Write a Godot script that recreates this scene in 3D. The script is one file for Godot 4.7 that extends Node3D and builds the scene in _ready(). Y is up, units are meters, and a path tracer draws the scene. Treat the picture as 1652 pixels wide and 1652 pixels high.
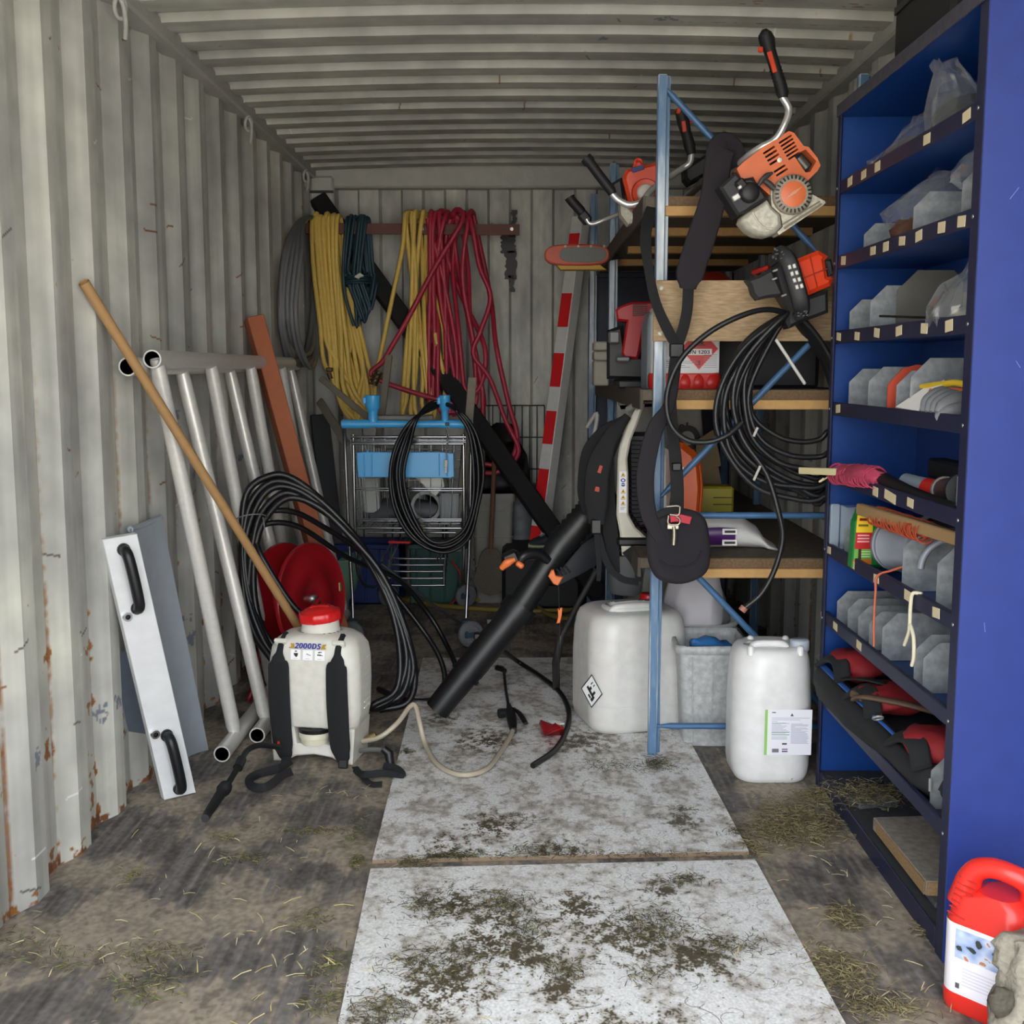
extends Node3D
# A shipping container used as a tool store, seen through its open doors. Metres, y up; the back wall is at z = -6.4, the doors at z = -0.5.

var rng := RandomNumberGenerator.new()
var M := {}
var T := {}


class B:
	# collects vertices for one mesh
	var v := PackedVector3Array()
	var n := PackedVector3Array()
	var u := PackedVector2Array()
	var ix := PackedInt32Array()

	func vert(p: Vector3, q: Vector3, w := Vector2.ZERO) -> int:
		v.append(p); n.append(q); u.append(w)
		return v.size() - 1

	func tri(a: int, b: int, c: int) -> void:
		if (v[b] - v[a]).cross(v[c] - v[a]).dot(n[a] + n[b] + n[c]) > 0.0:
			ix.append(a); ix.append(c); ix.append(b)
		else:
			ix.append(a); ix.append(b); ix.append(c)

	func flat(ps: Array, uvs: Array = []) -> void:
		# a flat convex polygon of its own
		var q := Vector3.ZERO
		for i in range(1, ps.size() - 1):
			q += (ps[i] - ps[0]).cross(ps[i + 1] - ps[0])
		flat_n(ps, q.normalized(), uvs)

	func flat_n(ps: Array, q: Vector3, uvs: Array = []) -> void:
		var k := v.size()
		for i in ps.size():
			vert(ps[i], q, uvs[i] if uvs.size() > i else Vector2(ps[i].x + ps[i].z, ps[i].y))
		for i in range(1, ps.size() - 1):
			tri(k, k + i, k + i + 1)

	func box(c: Vector3, s: Vector3, bv := 0.0, bs := Basis.IDENTITY) -> void:
		# a box with chamfered edges
		var h := s * 0.5
		var b: float = min(bv, min(h.x, min(h.y, h.z)) * 0.9)
		for ax in 3:
			for sg in [-1.0, 1.0]:
				var e := [Vector3.ZERO, Vector3.ZERO, Vector3.ZERO]
				e[0][ax] = sg
				e[1][(ax + 1) % 3] = 1.0
				e[2][(ax + 2) % 3] = 1.0
				var p1: float = h[(ax + 1) % 3] - b
				var p2: float = h[(ax + 2) % 3] - b
				var ps := []
				var us := []
				for k in [[-1, -1], [1, -1], [1, 1], [-1, 1]]:
					ps.append(c + bs * (e[0] * h[ax] + e[1] * p1 * k[0] + e[2] * p2 * k[1]))
					us.append(Vector2(k[0] * 0.5 + 0.5, 0.5 - k[1] * 0.5))
				flat_n(ps, bs * e[0], us)
		if b <= 0.0:
			return
		for ax in 3:
			var a1 := (ax + 1) % 3
			var a2 := (ax + 2) % 3
			for s1 in [-1.0, 1.0]:
				for s2 in [-1.0, 1.0]:
					var ps := []
					for k in [[0, -1], [0, 1], [1, 1], [1, -1]]:
						var p := Vector3.ZERO
						p[ax] = (h[ax] - b) * k[1]
						p[a1] = s1 * (h[a1] - (b if k[0] == 1 else 0.0))
						p[a2] = s2 * (h[a2] - (b if k[0] == 0 else 0.0))
						ps.append(c + bs * p)
					var q := Vector3.ZERO
					q[a1] = s1
					q[a2] = s2
					flat_n(ps, bs * q.normalized())
		for sx in [-1.0, 1.0]:
			for sy in [-1.0, 1.0]:
				for sz in [-1.0, 1.0]:
					var g := Vector3(sx, sy, sz)
					flat_n([c + bs * (g * (h - Vector3(0, b, b))), c + bs * (g * (h - Vector3(b, 0, b))), c + bs * (g * (h - Vector3(b, b, 0)))], bs * g.normalized())

	func bar(a: Vector3, b: Vector3, w: float, d: float, bv := 0.0, up := Vector3.UP) -> void:
		# a straight bar of w x d from a to b
		var z := (b - a).normalized()
		if abs(z.dot(up)) > 0.98:
			up = Vector3.BACK
		var x := up.cross(z).normalized()
		box((a + b) * 0.5, Vector3(w, d, a.distance_to(b)), bv, Basis(x, z.cross(x), z))

	func rings(rs: Array, closed := true, caps := true, cap_uv := false) -> void:
		# rs: rings with the same number of points; smooth skin between them
		var m: int = rs[0].size()
		var k := v.size()
		var rows := rs.size()
		var lens := [0.0]
		for i in range(1, rows):
			lens.append(lens[i - 1] + rs[i][0].distance_to(rs[i - 1][0]))
		for i in rows:
			var mid := Vector3.ZERO
			for p in rs[i]:
				mid += p
			mid /= m
			var i0: int = max(i - 1, 0)
			var i1: int = min(i + 1, rows - 1)
			for j in m + (1 if closed else 0):
				var jj: int = j % m
				var jn: int = (jj + 1) % m if closed else min(jj + 1, m - 1)
				var jp: int = (jj - 1 + m) % m if closed else max(jj - 1, 0)
				var q: Vector3 = (rs[i][jn] - rs[i][jp]).cross(rs[i1][jj] - rs[i0][jj])
				q = q.normalized()
				if closed and q.dot(rs[i][jj] - mid) < 0.0 and abs(q.dot((rs[i][jj] - mid).normalized())) > 0.05:
					q = -q
				vert(rs[i][jj], q, Vector2(float(j) / m, lens[i]))
		var w := m + (1 if closed else 0)
		for i in rows - 1:
			for j in w - 1:
				var a := k + i * w + j
				tri(a, a + 1, a + w)
				tri(a + 1, a + w + 1, a + w)
		if caps:
			for e in [0, rows - 1]:
				var mid := Vector3.ZERO
				for p in rs[e]:
					mid += p
				mid /= m
				var other: Vector3 = rs[1][0] if e == 0 else rs[rows - 2][0]
				var q := Vector3.ZERO
				for j in m:
					q += (rs[e][j] - mid).cross(rs[e][(j + 1) % m] - mid)
				q = q.normalized()
				if q.dot(rs[e][0] - other) < 0.0 and abs(q.dot((rs[e][0] - other).normalized())) > 0.02:
					q = -q
				var c := vert(mid, q)
				for j in m:
					vert(rs[e][j], q)
				for j in m:
					tri(c, c + 1 + j, c + 1 + (j + 1) % m)

	func tube(ps: Array, r, sides := 8, caps := true, loop := false) -> void:
		# a round tube along points; r is a number or one radius for each point
		var k := ps.size()
		var t0: Vector3 = (ps[1] - ps[0]).normalized()
		var x := t0.cross(Vector3.UP if abs(t0.y) < 0.9 else Vector3.RIGHT).normalized()
		var rs := []
		for i in k:
			var t: Vector3 = (ps[min(i + 1, k - 1)] - ps[max(i - 1, 0)])
			if t.length_squared() < 1e-12:
				t = t0
			t = t.normalized()
			x = (x - t * x.dot(t)).normalized()
			var y := t.cross(x)
			var rad: float = r[i] if r is Array else r
			var ring := []
			for j in sides:
				var a := TAU * j / sides
				ring.append(ps[i] + (x * cos(a) + y * sin(a)) * rad)
			rs.append(ring)
		skin(rs, ps, caps)

	func skin(rs: Array, ps: Array, caps := true) -> void:
		# like rings, normals away from the path points
		var m: int = rs[0].size()
		var k := v.size()
		var l := 0.0
		for i in rs.size():
			if i:
				l += ps[i].distance_to(ps[i - 1])
			for j in m + 1:
				vert(rs[i][j % m], (rs[i][j % m] - ps[i]).normalized(), Vector2(float(j) / m, l))
		for i in rs.size() - 1:
			for j in m:
				var a := k + i * (m + 1) + j
				tri(a, a + 1, a + m + 1)
				tri(a + 1, a + m + 2, a + m + 1)
		if caps:
			for e in [0, rs.size() - 1]:
				var q: Vector3 = (ps[0] - ps[1]).normalized() if e == 0 else (ps[e] - ps[e - 1]).normalized()
				flat_n(rs[e], q)

	func pipe(a: Vector3, b: Vector3, r: float, inner := 0.0, sides := 16) -> void:
		# a straight hollow pipe (inner > 0) or rod
		var t := (b - a).normalized()
		var x := t.cross(Vector3.UP if abs(t.y) < 0.9 else Vector3.RIGHT).normalized()
		var y := t.cross(x)
		if inner <= 0.0:
			tube([a, b], r, sides)
			return
		tube([a, b], r, sides, false)
		var k := v.size()
		tube([a, b], inner, sides, false)
		for i in range(k, v.size()):
			n[i] = -n[i]
		for e in [0, 1]:
			var c: Vector3 = a if e == 0 else b
			for j in sides:
				var p := x * cos(TAU * j / sides) + y * sin(TAU * j / sides)
				var p2 := x * cos(TAU * (j + 1) / sides) + y * sin(TAU * (j + 1) / sides)
				flat_n([c + p * r, c + p2 * r, c + p2 * inner, c + p * inner], -t if e == 0 else t)

	func lathe(prof: Array, o := Vector3.ZERO, bs := Basis.IDENTITY, seg := 24, squash := 1.0) -> void:
		# prof: Vector2(radius, height) up the axis; sharp corners stay sharp
		for i in prof.size() - 1:
			var a: Vector2 = prof[i]
			var b: Vector2 = prof[i + 1]
			if a.distance_to(b) < 1e-6:
				continue
			var d := (b - a).normalized()
			var q := Vector2(d.y, -d.x)
			var qa := q
			var qb := q
			if i > 0:
				var e: Vector2 = (a - prof[i - 1]).normalized()
				if e.dot(d) > 0.6:
					qa = (q + Vector2(e.y, -e.x)).normalized()
			if i < prof.size() - 2:
				var e: Vector2 = (prof[i + 2] - b).normalized()
				if e.dot(d) > 0.6:
					qb = (q + Vector2(e.y, -e.x)).normalized()
			var k := v.size()
			for j in seg + 1:
				var c := cos(TAU * j / seg)
				var s := sin(TAU * j / seg) * squash
				vert(o + bs * Vector3(a.x * c, a.y, a.x * s), (bs * Vector3(qa.x * c, qa.y, qa.x * s)).normalized(), Vector2(float(j) / seg, a.y))
				vert(o + bs * Vector3(b.x * c, b.y, b.x * s), (bs * Vector3(qb.x * c, qb.y, qb.x * s)).normalized(), Vector2(float(j) / seg, b.y))
			for j in seg:
				tri(k + 2 * j, k + 2 * j + 2, k + 2 * j + 1)
				tri(k + 2 * j + 2, k + 2 * j + 3, k + 2 * j + 1)

	func prism(ps: Array, depth: Vector3, bv := 0.0, holes: Array = []) -> void:
		# a polygon (world points in one plane) pushed by depth, its edges chamfered by bv
		var q := Vector3.ZERO
		for i in range(1, ps.size() - 1):
			q += (ps[i] - ps[0]).cross(ps[i + 1] - ps[0])
		q = q.normalized()
		var x: Vector3 = (ps[1] - ps[0]).normalized()
		var y := q.cross(x)
		var o: Vector3 = ps[0]
		var p2 := PackedVector2Array()
		for p in ps:
			p2.append(Vector2((p - o).dot(x), (p - o).dot(y)))
		if Geometry2D.is_polygon_clockwise(p2):
			p2.reverse()
		var inner := PackedVector2Array()
		var m := p2.size()
		for i in m:
			var d1 := (p2[i] - p2[(i + m - 1) % m]).normalized()
			var d2 := (p2[(i + 1) % m] - p2[i]).normalized()
			var n1 := Vector2(-d1.y, d1.x)
			var n2 := Vector2(-d2.y, d2.x)
			var k := (n1 + n2).normalized()
			inner.append(p2[i] + k * min(bv / max(k.dot(n1), 0.3), bv * 2.5))
		if bv > 0.0 and Geometry2D.triangulate_polygon(inner).is_empty():
			inner = p2
			bv = 0.0
		var at := func(w: Vector2, t: float) -> Vector3: return o + x * w.x + y * w.y + depth * t
		var bt: float = bv / depth.length()
		var f := q if q.dot(depth) < 0.0 else -q
		var cap := inner
		for h in holes:
			var h2 := PackedVector2Array()
			for p in h:
				h2.append(Vector2((p - o).dot(x), (p - o).dot(y)))
			if not Geometry2D.is_polygon_clockwise(h2):
				h2.reverse()
			for i in h2.size():
				var a := h2[i]
				var b := h2[(i + 1) % h2.size()]
				var e := (b - a).normalized()
				var w := Vector2(-e.y, e.x)
				flat_n([at.call(a, 0.0), at.call(b, 0.0), at.call(b, 1.0), at.call(a, 1.0)], x * w.x + y * w.y)
			cap = joined(cap, h2)
		var tr := Geometry2D.triangulate_polygon(cap)
		for e in [0.0, 1.0]:
			var k := v.size()
			for w in cap:
				vert(at.call(w, e), f if e == 0.0 else -f, Vector2(w.x, w.y))
			for i in range(0, tr.size(), 3):
				tri(k + tr[i], k + tr[i + 1], k + tr[i + 2])
		for i in m:
			var j := (i + 1) % m
			var d := (p2[j] - p2[i]).normalized()
			var w := Vector2(d.y, -d.x)
			var side := x * w.x + y * w.y
			flat_n([at.call(p2[i], bt), at.call(p2[j], bt), at.call(p2[j], 1.0 - bt), at.call(p2[i], 1.0 - bt)], side)
			if bv > 0.0:
				flat_n([at.call(inner[i], 0.0), at.call(inner[j], 0.0), at.call(p2[j], bt), at.call(p2[i], bt)], (side + f).normalized())
				flat_n([at.call(inner[i], 1.0), at.call(inner[j], 1.0), at.call(p2[j], 1.0 - bt), at.call(p2[i], 1.0 - bt)], (side - f).normalized())

	static func joined(outer: PackedVector2Array, hole: PackedVector2Array) -> PackedVector2Array:
		# one polygon from an outline and a hole, by a bridge from the hole's rightmost point
		var hi := 0
		for i in hole.size():
			if hole[i].x > hole[hi].x:
				hi = i
		var best := -1
		var far := INF
		for i in outer.size():
			var d := outer[i].distance_to(hole[hi])
			if outer[i].x >= hole[hi].x and d < far:
				var ok := true
				for j in outer.size():
					var j2 := (j + 1) % outer.size()
					if j != i and j2 != i and Geometry2D.segment_intersects_segment(outer[i], hole[hi], outer[j], outer[j2]) != null:
						ok = false
						break
				if ok:
					far = d
					best = i
		if best < 0:
			return outer
		var r := PackedVector2Array()
		for i in best + 1:
			r.append(outer[i])
		for i in hole.size() + 1:
			r.append(hole[(hi + i) % hole.size()])
		for i in range(best, outer.size()):
			r.append(outer[i])
		return r

	func strap(ps: Array, w, t: float, nrm: Vector3, lens := 0.0) -> void:
		# a flat band along points, its broad side towards nrm; w is a number or one width for each point
		var rs := []
		var k := ps.size()
		for i in k:
			var d: Vector3 = (ps[min(i + 1, k - 1)] - ps[max(i - 1, 0)]).normalized()
			var x := d.cross(nrm).normalized()
			var y := x.cross(d).normalized()
			var h: float = (w[i] if w is Array else w) * 0.5
			var g: float = min(t * 0.5, h)
			rs.append([ps[i] + x * h, ps[i] + x * (h - g * 0.6) + y * g, ps[i] + y * (g + lens), ps[i] - x * (h - g * 0.6) + y * g, ps[i] - x * h, ps[i] - x * (h - g * 0.6) - y * g, ps[i] - y * g, ps[i] + x * (h - g * 0.6) - y * g])
		rings(rs)

	func sphere(c: Vector3, r: Vector3, seg := 16, bs := Basis.IDENTITY) -> void:
		var prof := []
		for i in 11:
			var a := -PI / 2 + PI * i / 10
			prof.append(Vector2(cos(a), sin(a)))
		lathe(prof, c, bs * Basis.from_scale(r), seg)

	func add(o: B, tf := Transform3D.IDENTITY) -> void:
		var k := v.size()
		for i in o.v.size():
			v.append(tf * o.v[i])
			n.append((tf.basis * o.n[i]).normalized())
			u.append(o.u[i])
		for i in o.ix:
			ix.append(i + k)

	func jitter(amount: float, freq: float, sd := 1) -> void:
		# dents: moves points by a smooth noise, the same for equal points
		var f := FastNoiseLite.new()
		f.seed = sd
		f.frequency = freq
		f.noise_type = FastNoiseLite.TYPE_SIMPLEX_SMOOTH
		for i in v.size():
			var p := v[i]
			v[i] = p + Vector3(f.get_noise_3dv(p), f.get_noise_3dv(p + Vector3(31, 7, 3)), f.get_noise_3dv(p + Vector3(5, 53, 17))) * amount
		smooth_up()

	func smooth_up() -> void:
		# normals anew, averaged over points that coincide
		var acc := {}
		for i in range(0, ix.size(), 3):
			var q := (v[ix[i + 2]] - v[ix[i]]).cross(v[ix[i + 1]] - v[ix[i]])
			for k in 3:
				var key := Vector3i((v[ix[i + k]] * 20000.0).round())
				acc[key] = acc.get(key, Vector3.ZERO) + q
		for i in v.size():
			var q: Vector3 = acc.get(Vector3i((v[i] * 20000.0).round()), n[i])
			if q.length_squared() > 0.0:
				n[i] = q.normalized()

	func facet() -> void:
		# every triangle flat and on its own: crumpled film
		var v2 := PackedVector3Array()
		var n2 := PackedVector3Array()
		var u2 := PackedVector2Array()
		for i in range(0, ix.size(), 3):
			var q := (v[ix[i + 2]] - v[ix[i]]).cross(v[ix[i + 1]] - v[ix[i]]).normalized()
			for k in 3:
				v2.append(v[ix[i + k]]); n2.append(q); u2.append(u[ix[i + k]])
				ix[i + k] = i + k
		v = v2
		n = n2
		u = u2

	func mesh() -> ArrayMesh:
		var a := []
		a.resize(Mesh.ARRAY_MAX)
		a[Mesh.ARRAY_VERTEX] = v
		a[Mesh.ARRAY_NORMAL] = n
		a[Mesh.ARRAY_TEX_UV] = u
		a[Mesh.ARRAY_INDEX] = ix
		var m := ArrayMesh.new()
		m.add_surface_from_arrays(Mesh.PRIMITIVE_TRIANGLES, a)
		return m


static func curve(ps: Array, per := 6, loop := false) -> Array:
	# a smooth curve through points (Catmull-Rom)
	var r := []
	var k := ps.size()
	for i in (k if loop else k - 1):
		var a: Vector3 = ps[(i - 1 + k) % k] if loop or i > 0 else ps[0] * 2.0 - ps[1]
		var b: Vector3 = ps[i]
		var c: Vector3 = ps[(i + 1) % k]
		var d: Vector3 = ps[(i + 2) % k] if loop or i < k - 2 else ps[k - 1] * 2.0 - ps[k - 2]
		for j in per:
			r.append(b.cubic_interpolate(c, a, d, float(j) / per))
	r.append(ps[0] if loop else ps[k - 1])
	return r


static func spread(ws: Array, per := 6) -> Array:
	# numbers between those of ws, to go with curve()
	var r := []
	for i in ws.size() - 1:
		for j in per:
			r.append(lerpf(ws[i], ws[i + 1], smoothstep(0.0, 1.0, float(j) / per)))
	r.append(ws[-1])
	return r


static func rrect(w: float, d: float, r: float, y: float, per := 5, c := Vector3.ZERO) -> Array:
	# a rounded rectangle in the xz plane
	var o := []
	r = min(r, min(w, d) * 0.499)
	for q in 4:
		var cx: float = (w * 0.5 - r) * [1, -1, -1, 1][q]
		var cz: float = (d * 0.5 - r) * [1, 1, -1, -1][q]
		for j in per + 1:
			var a := PI / 2 * (q + float(j) / per)
			o.append(c + Vector3(cx + r * cos(a), y, cz + r * sin(a)))
	return o


static func circle_of(c: Vector3, x: Vector3, y: Vector3, seg := 24, from := 0.0, to := TAU) -> Array:
	var o := []
	var full: bool = is_equal_approx(to - from, TAU)
	for i in seg + (0 if full else 1):
		var a := from + (to - from) * i / seg
		o.append(c + x * cos(a) + y * sin(a))
	return o


func in_scene(node: Node) -> Transform3D:
	var t := Transform3D.IDENTITY
	while node is Node3D and node != self:
		t = node.transform * t
		node = node.get_parent()
	return t


func named(called: String, parent: Node) -> String:
	if not parent.has_node(called):
		return called
	var k := 1
	while parent.has_node("%s_%03d" % [called, k]):
		k += 1
	return "%s_%03d" % [called, k]


func obj(called: String, b: B, material: Material, parent: Node = self, local := false) -> MeshInstance3D:
	# commits b as one mesh; its points are in the scene's axes, or with local in the parent's
	var o := MeshInstance3D.new()
	o.name = named(called, parent)
	if not local and parent != self:
		var t := in_scene(parent).affine_inverse()
		for i in b.v.size():
			b.v[i] = t * b.v[i]
			b.n[i] = (t.basis * b.n[i]).normalized()
	var lo := Vector3.ONE * INF
	var hi := -lo
	for p in b.v:
		lo = lo.min(p)
		hi = hi.max(p)
	var at := Vector3((lo.x + hi.x) * 0.5, lo.y, (lo.z + hi.z) * 0.5)
	for i in b.v.size():
		b.v[i] -= at
	o.mesh = b.mesh()
	o.material_override = material
	o.position = at
	o.cast_shadow = GeometryInstance3D.SHADOW_CASTING_SETTING_ON
	parent.add_child(o, true)
	return o


func thing(called: String, label: String, category: String, at := Vector3.ZERO, bs := Basis.IDENTITY, group := "") -> Node3D:
	var o := Node3D.new()
	o.name = named(called, self)
	add_child(o, true)
	o.transform = Transform3D(bs, at)
	return tag(o, label, category, group)


func tag(o: Node3D, label: String, category: String, group := "") -> Node3D:
	o.set_meta("label", label)
	o.set_meta("category", category)
	if group:
		o.set_meta("group", group)
	return o


func struct(called: String, b: B, material: Material, parent: Node = self) -> MeshInstance3D:
	var o := obj(called, b, material, parent)
	if parent == self:
		o.set_meta("kind", "structure")
	return o


func copy_of(o: Node3D, label := "") -> Node3D:
	var r: Node3D = o.duplicate()
	r.name = named(String(o.name).rstrip("0123456789").trim_suffix("_"), self)
	add_child(r, true)
	if label:
		r.set_meta("label", label)
	return r


func V(a: float, b: float, c: float) -> Vector3:
	return Vector3(a, b, c)


func rot(deg_x := 0.0, deg_y := 0.0, deg_z := 0.0) -> Basis:
	return Basis.from_euler(Vector3(deg_to_rad(deg_x), deg_to_rad(deg_y), deg_to_rad(deg_z)))


# ---------------------------------------------------------------- materials

func noise(sd: int, freq: float, oct := 4, kind := FastNoiseLite.TYPE_SIMPLEX_SMOOTH) -> FastNoiseLite:
	var f := FastNoiseLite.new()
	f.seed = sd
	f.frequency = freq
	f.noise_type = kind
	f.fractal_octaves = oct
	return f


func noise_tex(sd: int, freq: float, lo: float, hi: float, size := 256, oct := 4) -> ImageTexture:
	# grey between lo and hi
	var im := noise(sd, freq, oct).get_seamless_image(size, size)
	im.convert(Image.FORMAT_L8)
	var d := im.get_data()
	for i in d.size():
		d[i] = int(lerpf(lo, hi, d[i] / 255.0) * 255.0)
	return ImageTexture.create_from_image(Image.create_from_data(size, size, false, Image.FORMAT_L8, d))


func bump_tex(sd: int, freq: float, strength: float, size := 256, oct := 3) -> ImageTexture:
	var im := noise(sd, freq, oct).get_seamless_image(size, size)
	im.convert(Image.FORMAT_RGBA8)
	im.bump_map_to_normal_map(strength)
	return ImageTexture.create_from_image(im)


func mat(key: String, c: Color, rough := 0.6, metal := 0.0, tex := "", bump := "", scale := 3.0, bump_scale := 0.5) -> StandardMaterial3D:
	if M.has(key):
		return M[key]
	var m := StandardMaterial3D.new()
	m.resource_name = key
	m.albedo_color = c
	m.roughness = rough
	m.metallic = metal
	if tex:
		m.albedo_texture = T[tex]
	if bump:
		m.normal_enabled = true
		m.normal_texture = T[bump]
		m.normal_scale = bump_scale
	if tex or bump:
		m.uv1_triplanar = true
		m.uv1_scale = Vector3.ONE * scale
	M[key] = m
	return m


func clear_mat(key: String, c: Color, rough := 0.1) -> StandardMaterial3D:
	if M.has(key):
		return M[key]
	var m := StandardMaterial3D.new()
	m.albedo_color = c
	m.roughness = rough
	m.transparency = BaseMaterial3D.TRANSPARENCY_ALPHA
	m.cull_mode = BaseMaterial3D.CULL_DISABLED
	M[key] = m
	return m


func image_mat(key: String, im: Image, rough := 0.6) -> StandardMaterial3D:
	var m := StandardMaterial3D.new()
	m.albedo_texture = ImageTexture.create_from_image(im)
	m.roughness = rough
	M[key] = m
	return m


func C(hex: String) -> Color:
	return Color.html(hex)


func _ready() -> void:
	rng.seed = 1
	var cam := Camera3D.new()
	cam.name = "camera"
	cam.position = V(0, 1.26, 0)
	cam.fov = 48.5856
	cam.near = 0.05
	cam.far = 100.0
	add_child(cam)
	cam.look_at_from_position(cam.position, cam.position + V(-0.008, -0.125, -1))
	cam.current = true
	var env := Environment.new()
	var sky_m := ProceduralSkyMaterial.new()
	sky_m.sky_top_color = C("d5dbe4")
	sky_m.sky_horizon_color = C("e8e8e6")
	sky_m.ground_horizon_color = C("a8a69f")
	sky_m.ground_bottom_color = C("8e8b84")
	sky_m.sky_energy_multiplier = 1.0
	env.sky = Sky.new()
	env.sky.sky_material = sky_m
	env.background_mode = Environment.BG_SKY
	env.background_energy_multiplier = 1.0
	env.tonemap_mode = Environment.TONE_MAPPER_LINEAR
	env.tonemap_exposure = 8.6
	env.sdfgi_enabled = true
	env.ssao_enabled = true
	env.ssil_enabled = true
	var we := WorldEnvironment.new()
	we.name = "sky"
	we.environment = env
	add_child(we)
	# midday sun behind the container: it strikes the yard before the doors, not the inside
	var sun := DirectionalLight3D.new()
	sun.name = "sun"
	sun.light_color = C("fff6ea")
	sun.light_energy = 2.6
	sun.light_angular_distance = 0.5
	sun.shadow_enabled = true
	add_child(sun)
	sun.look_at_from_position(V(0, 0, 0), V(0.25, -1.0, 0.55))
	make_textures()
	build_setting()
	build_boards()
	build_clippings()
	build_left()
	build_floor_items()
	build_back()
	build_rack()
	build_cabinet()
	build_foreground()


func make_textures() -> void:
	T.smudge = noise_tex(3, 0.02, 0.93, 1.0)
	T.grime = noise_tex(9, 0.035, 0.76, 1.0)
	T.fine = bump_tex(5, 0.12, 3.0)
	T.cloth = bump_tex(15, 0.3, 6.0)
	T.lumpy = bump_tex(25, 0.03, 6.0)


func wall_image(sd: int, slot: float, dirt: float) -> Image:
	# painted steel sheet seen flat: u runs along the wall, v from the roof down; slot is the width of one corrugation in u
	var w := 1280
	var h := 512
	var big := noise(sd, 0.006).get_image(w, h).get_data()
	var mid := noise(sd + 1, 0.03).get_image(w, h).get_data()
	var fine := noise(sd + 2, 0.11, 3).get_image(w, h).get_data()
	var streak_im := noise(sd + 3, 0.05, 4).get_image(w, 24)
	streak_im.convert(Image.FORMAT_L8)
	streak_im.resize(w, h, Image.INTERPOLATE_CUBIC)
	var streak := streak_im.get_data()
	var d := PackedByteArray()
	d.resize(w * h * 3)
	for y in h:
		var low := float(y) / h
		for x in w:
			var i := y * w + x
			var f := fposmod(float(x) / w / slot - 0.3125, 1.0)
			var b := 0.93 + (big[i] - 128) * 0.0009 + (mid[i] - 128) * 0.0006 + (streak[i] - 128) * 0.0008 * dirt
			var r := 0.765 * b
			var g := 0.765 * b
			var bl := 0.742 * b
			var warm := clampf((big[i] - 120) / 120.0, 0.0, 1.0) * 0.035
			bl -= warm * 0.7
			# dust and rub marks in the hollows
			var hollow := clampf(1.0 - absf(f - 0.86) / 0.16, 0.0, 1.0)
			var crease := maxf(clampf(1.0 - absf(f - 0.745) / 0.035, 0.0, 1.0), clampf(1.0 - minf(f, 1.0 - f) / 0.035, 0.0, 1.0))
			var soil := clampf((streak[i] - 110) / 90.0, 0.0, 1.0) * hollow * (0.12 + 0.3 * low) * dirt
			r = lerpf(r, 0.52, soil)
			g = lerpf(g, 0.49, soil)
			bl = lerpf(bl, 0.43, soil)
			# rust, mostly low down and in the hollows
			var k := fine[i] / 255.0 * 0.45 + mid[i] / 255.0 * 0.55
			var thr := 0.83 - 0.15 * low * low * (0.4 + hollow) - 0.22 * smoothstep(0.97, 1.0, low) - 0.05 * hollow - crease * (0.05 + 0.17 * smoothstep(0.3, 0.95, low))
			var rust := smoothstep(thr, thr + 0.05, k) * dirt
			rust = maxf(rust, smoothstep(128.0, 185.0, streak[i] * 0.6 + mid[i] * 0.2 + fine[i] * 0.3 - 14.0) * minf(crease * 1.6, 1.0) * smoothstep(0.25, 0.8, low) * 0.75 * dirt)
			r = lerpf(r, 0.47 + (fine[i] - 128) * 0.0012, rust)
			g = lerpf(g, 0.29 + (fine[i] - 128) * 0.001, rust)
			bl = lerpf(bl, 0.18, rust)
			d[i * 3] = int(clampf(r, 0, 1) * 255)
			d[i * 3 + 1] = int(clampf(g, 0, 1) * 255)
			d[i * 3 + 2] = int(clampf(bl, 0, 1) * 255)
	var im := Image.create_from_data(w, h, false, Image.FORMAT_RGB8, d)
	# scratches
	rng.seed = sd
	for k in int(170 * dirt):
		var p := Vector2(rng.randf() * w, h * pow(rng.randf(), 0.6))
		var a := rng.randf_range(-0.7, 0.5)
		var l := rng.randf_range(3, 16)
		var col: Color = [Color(0.42, 0.24, 0.15), Color(0.35, 0.33, 0.31), Color(0.9, 0.9, 0.88), Color(0.5, 0.33, 0.2)][rng.randi() % 4]
		for s in int(l):
			im.set_pixel(clampi(int(p.x + s * cos(a)), 0, w - 1), clampi(int(p.y + s * sin(a)), 0, h - 1), col)
	# chips down to the grey primer
	for k in int(26 * dirt):
		var p := Vector2(rng.randf() * w, h * rng.randf_range(0.5, 0.97))
		for s in 22:
			p += Vector2(rng.randf_range(-3, 3), rng.randf_range(-3, 3))
			im.fill_rect(Rect2i(int(p.x), int(p.y), rng.randi_range(1, 3), rng.randi_range(1, 3)), Color(0.47, 0.49, 0.53))
	return im


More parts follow.
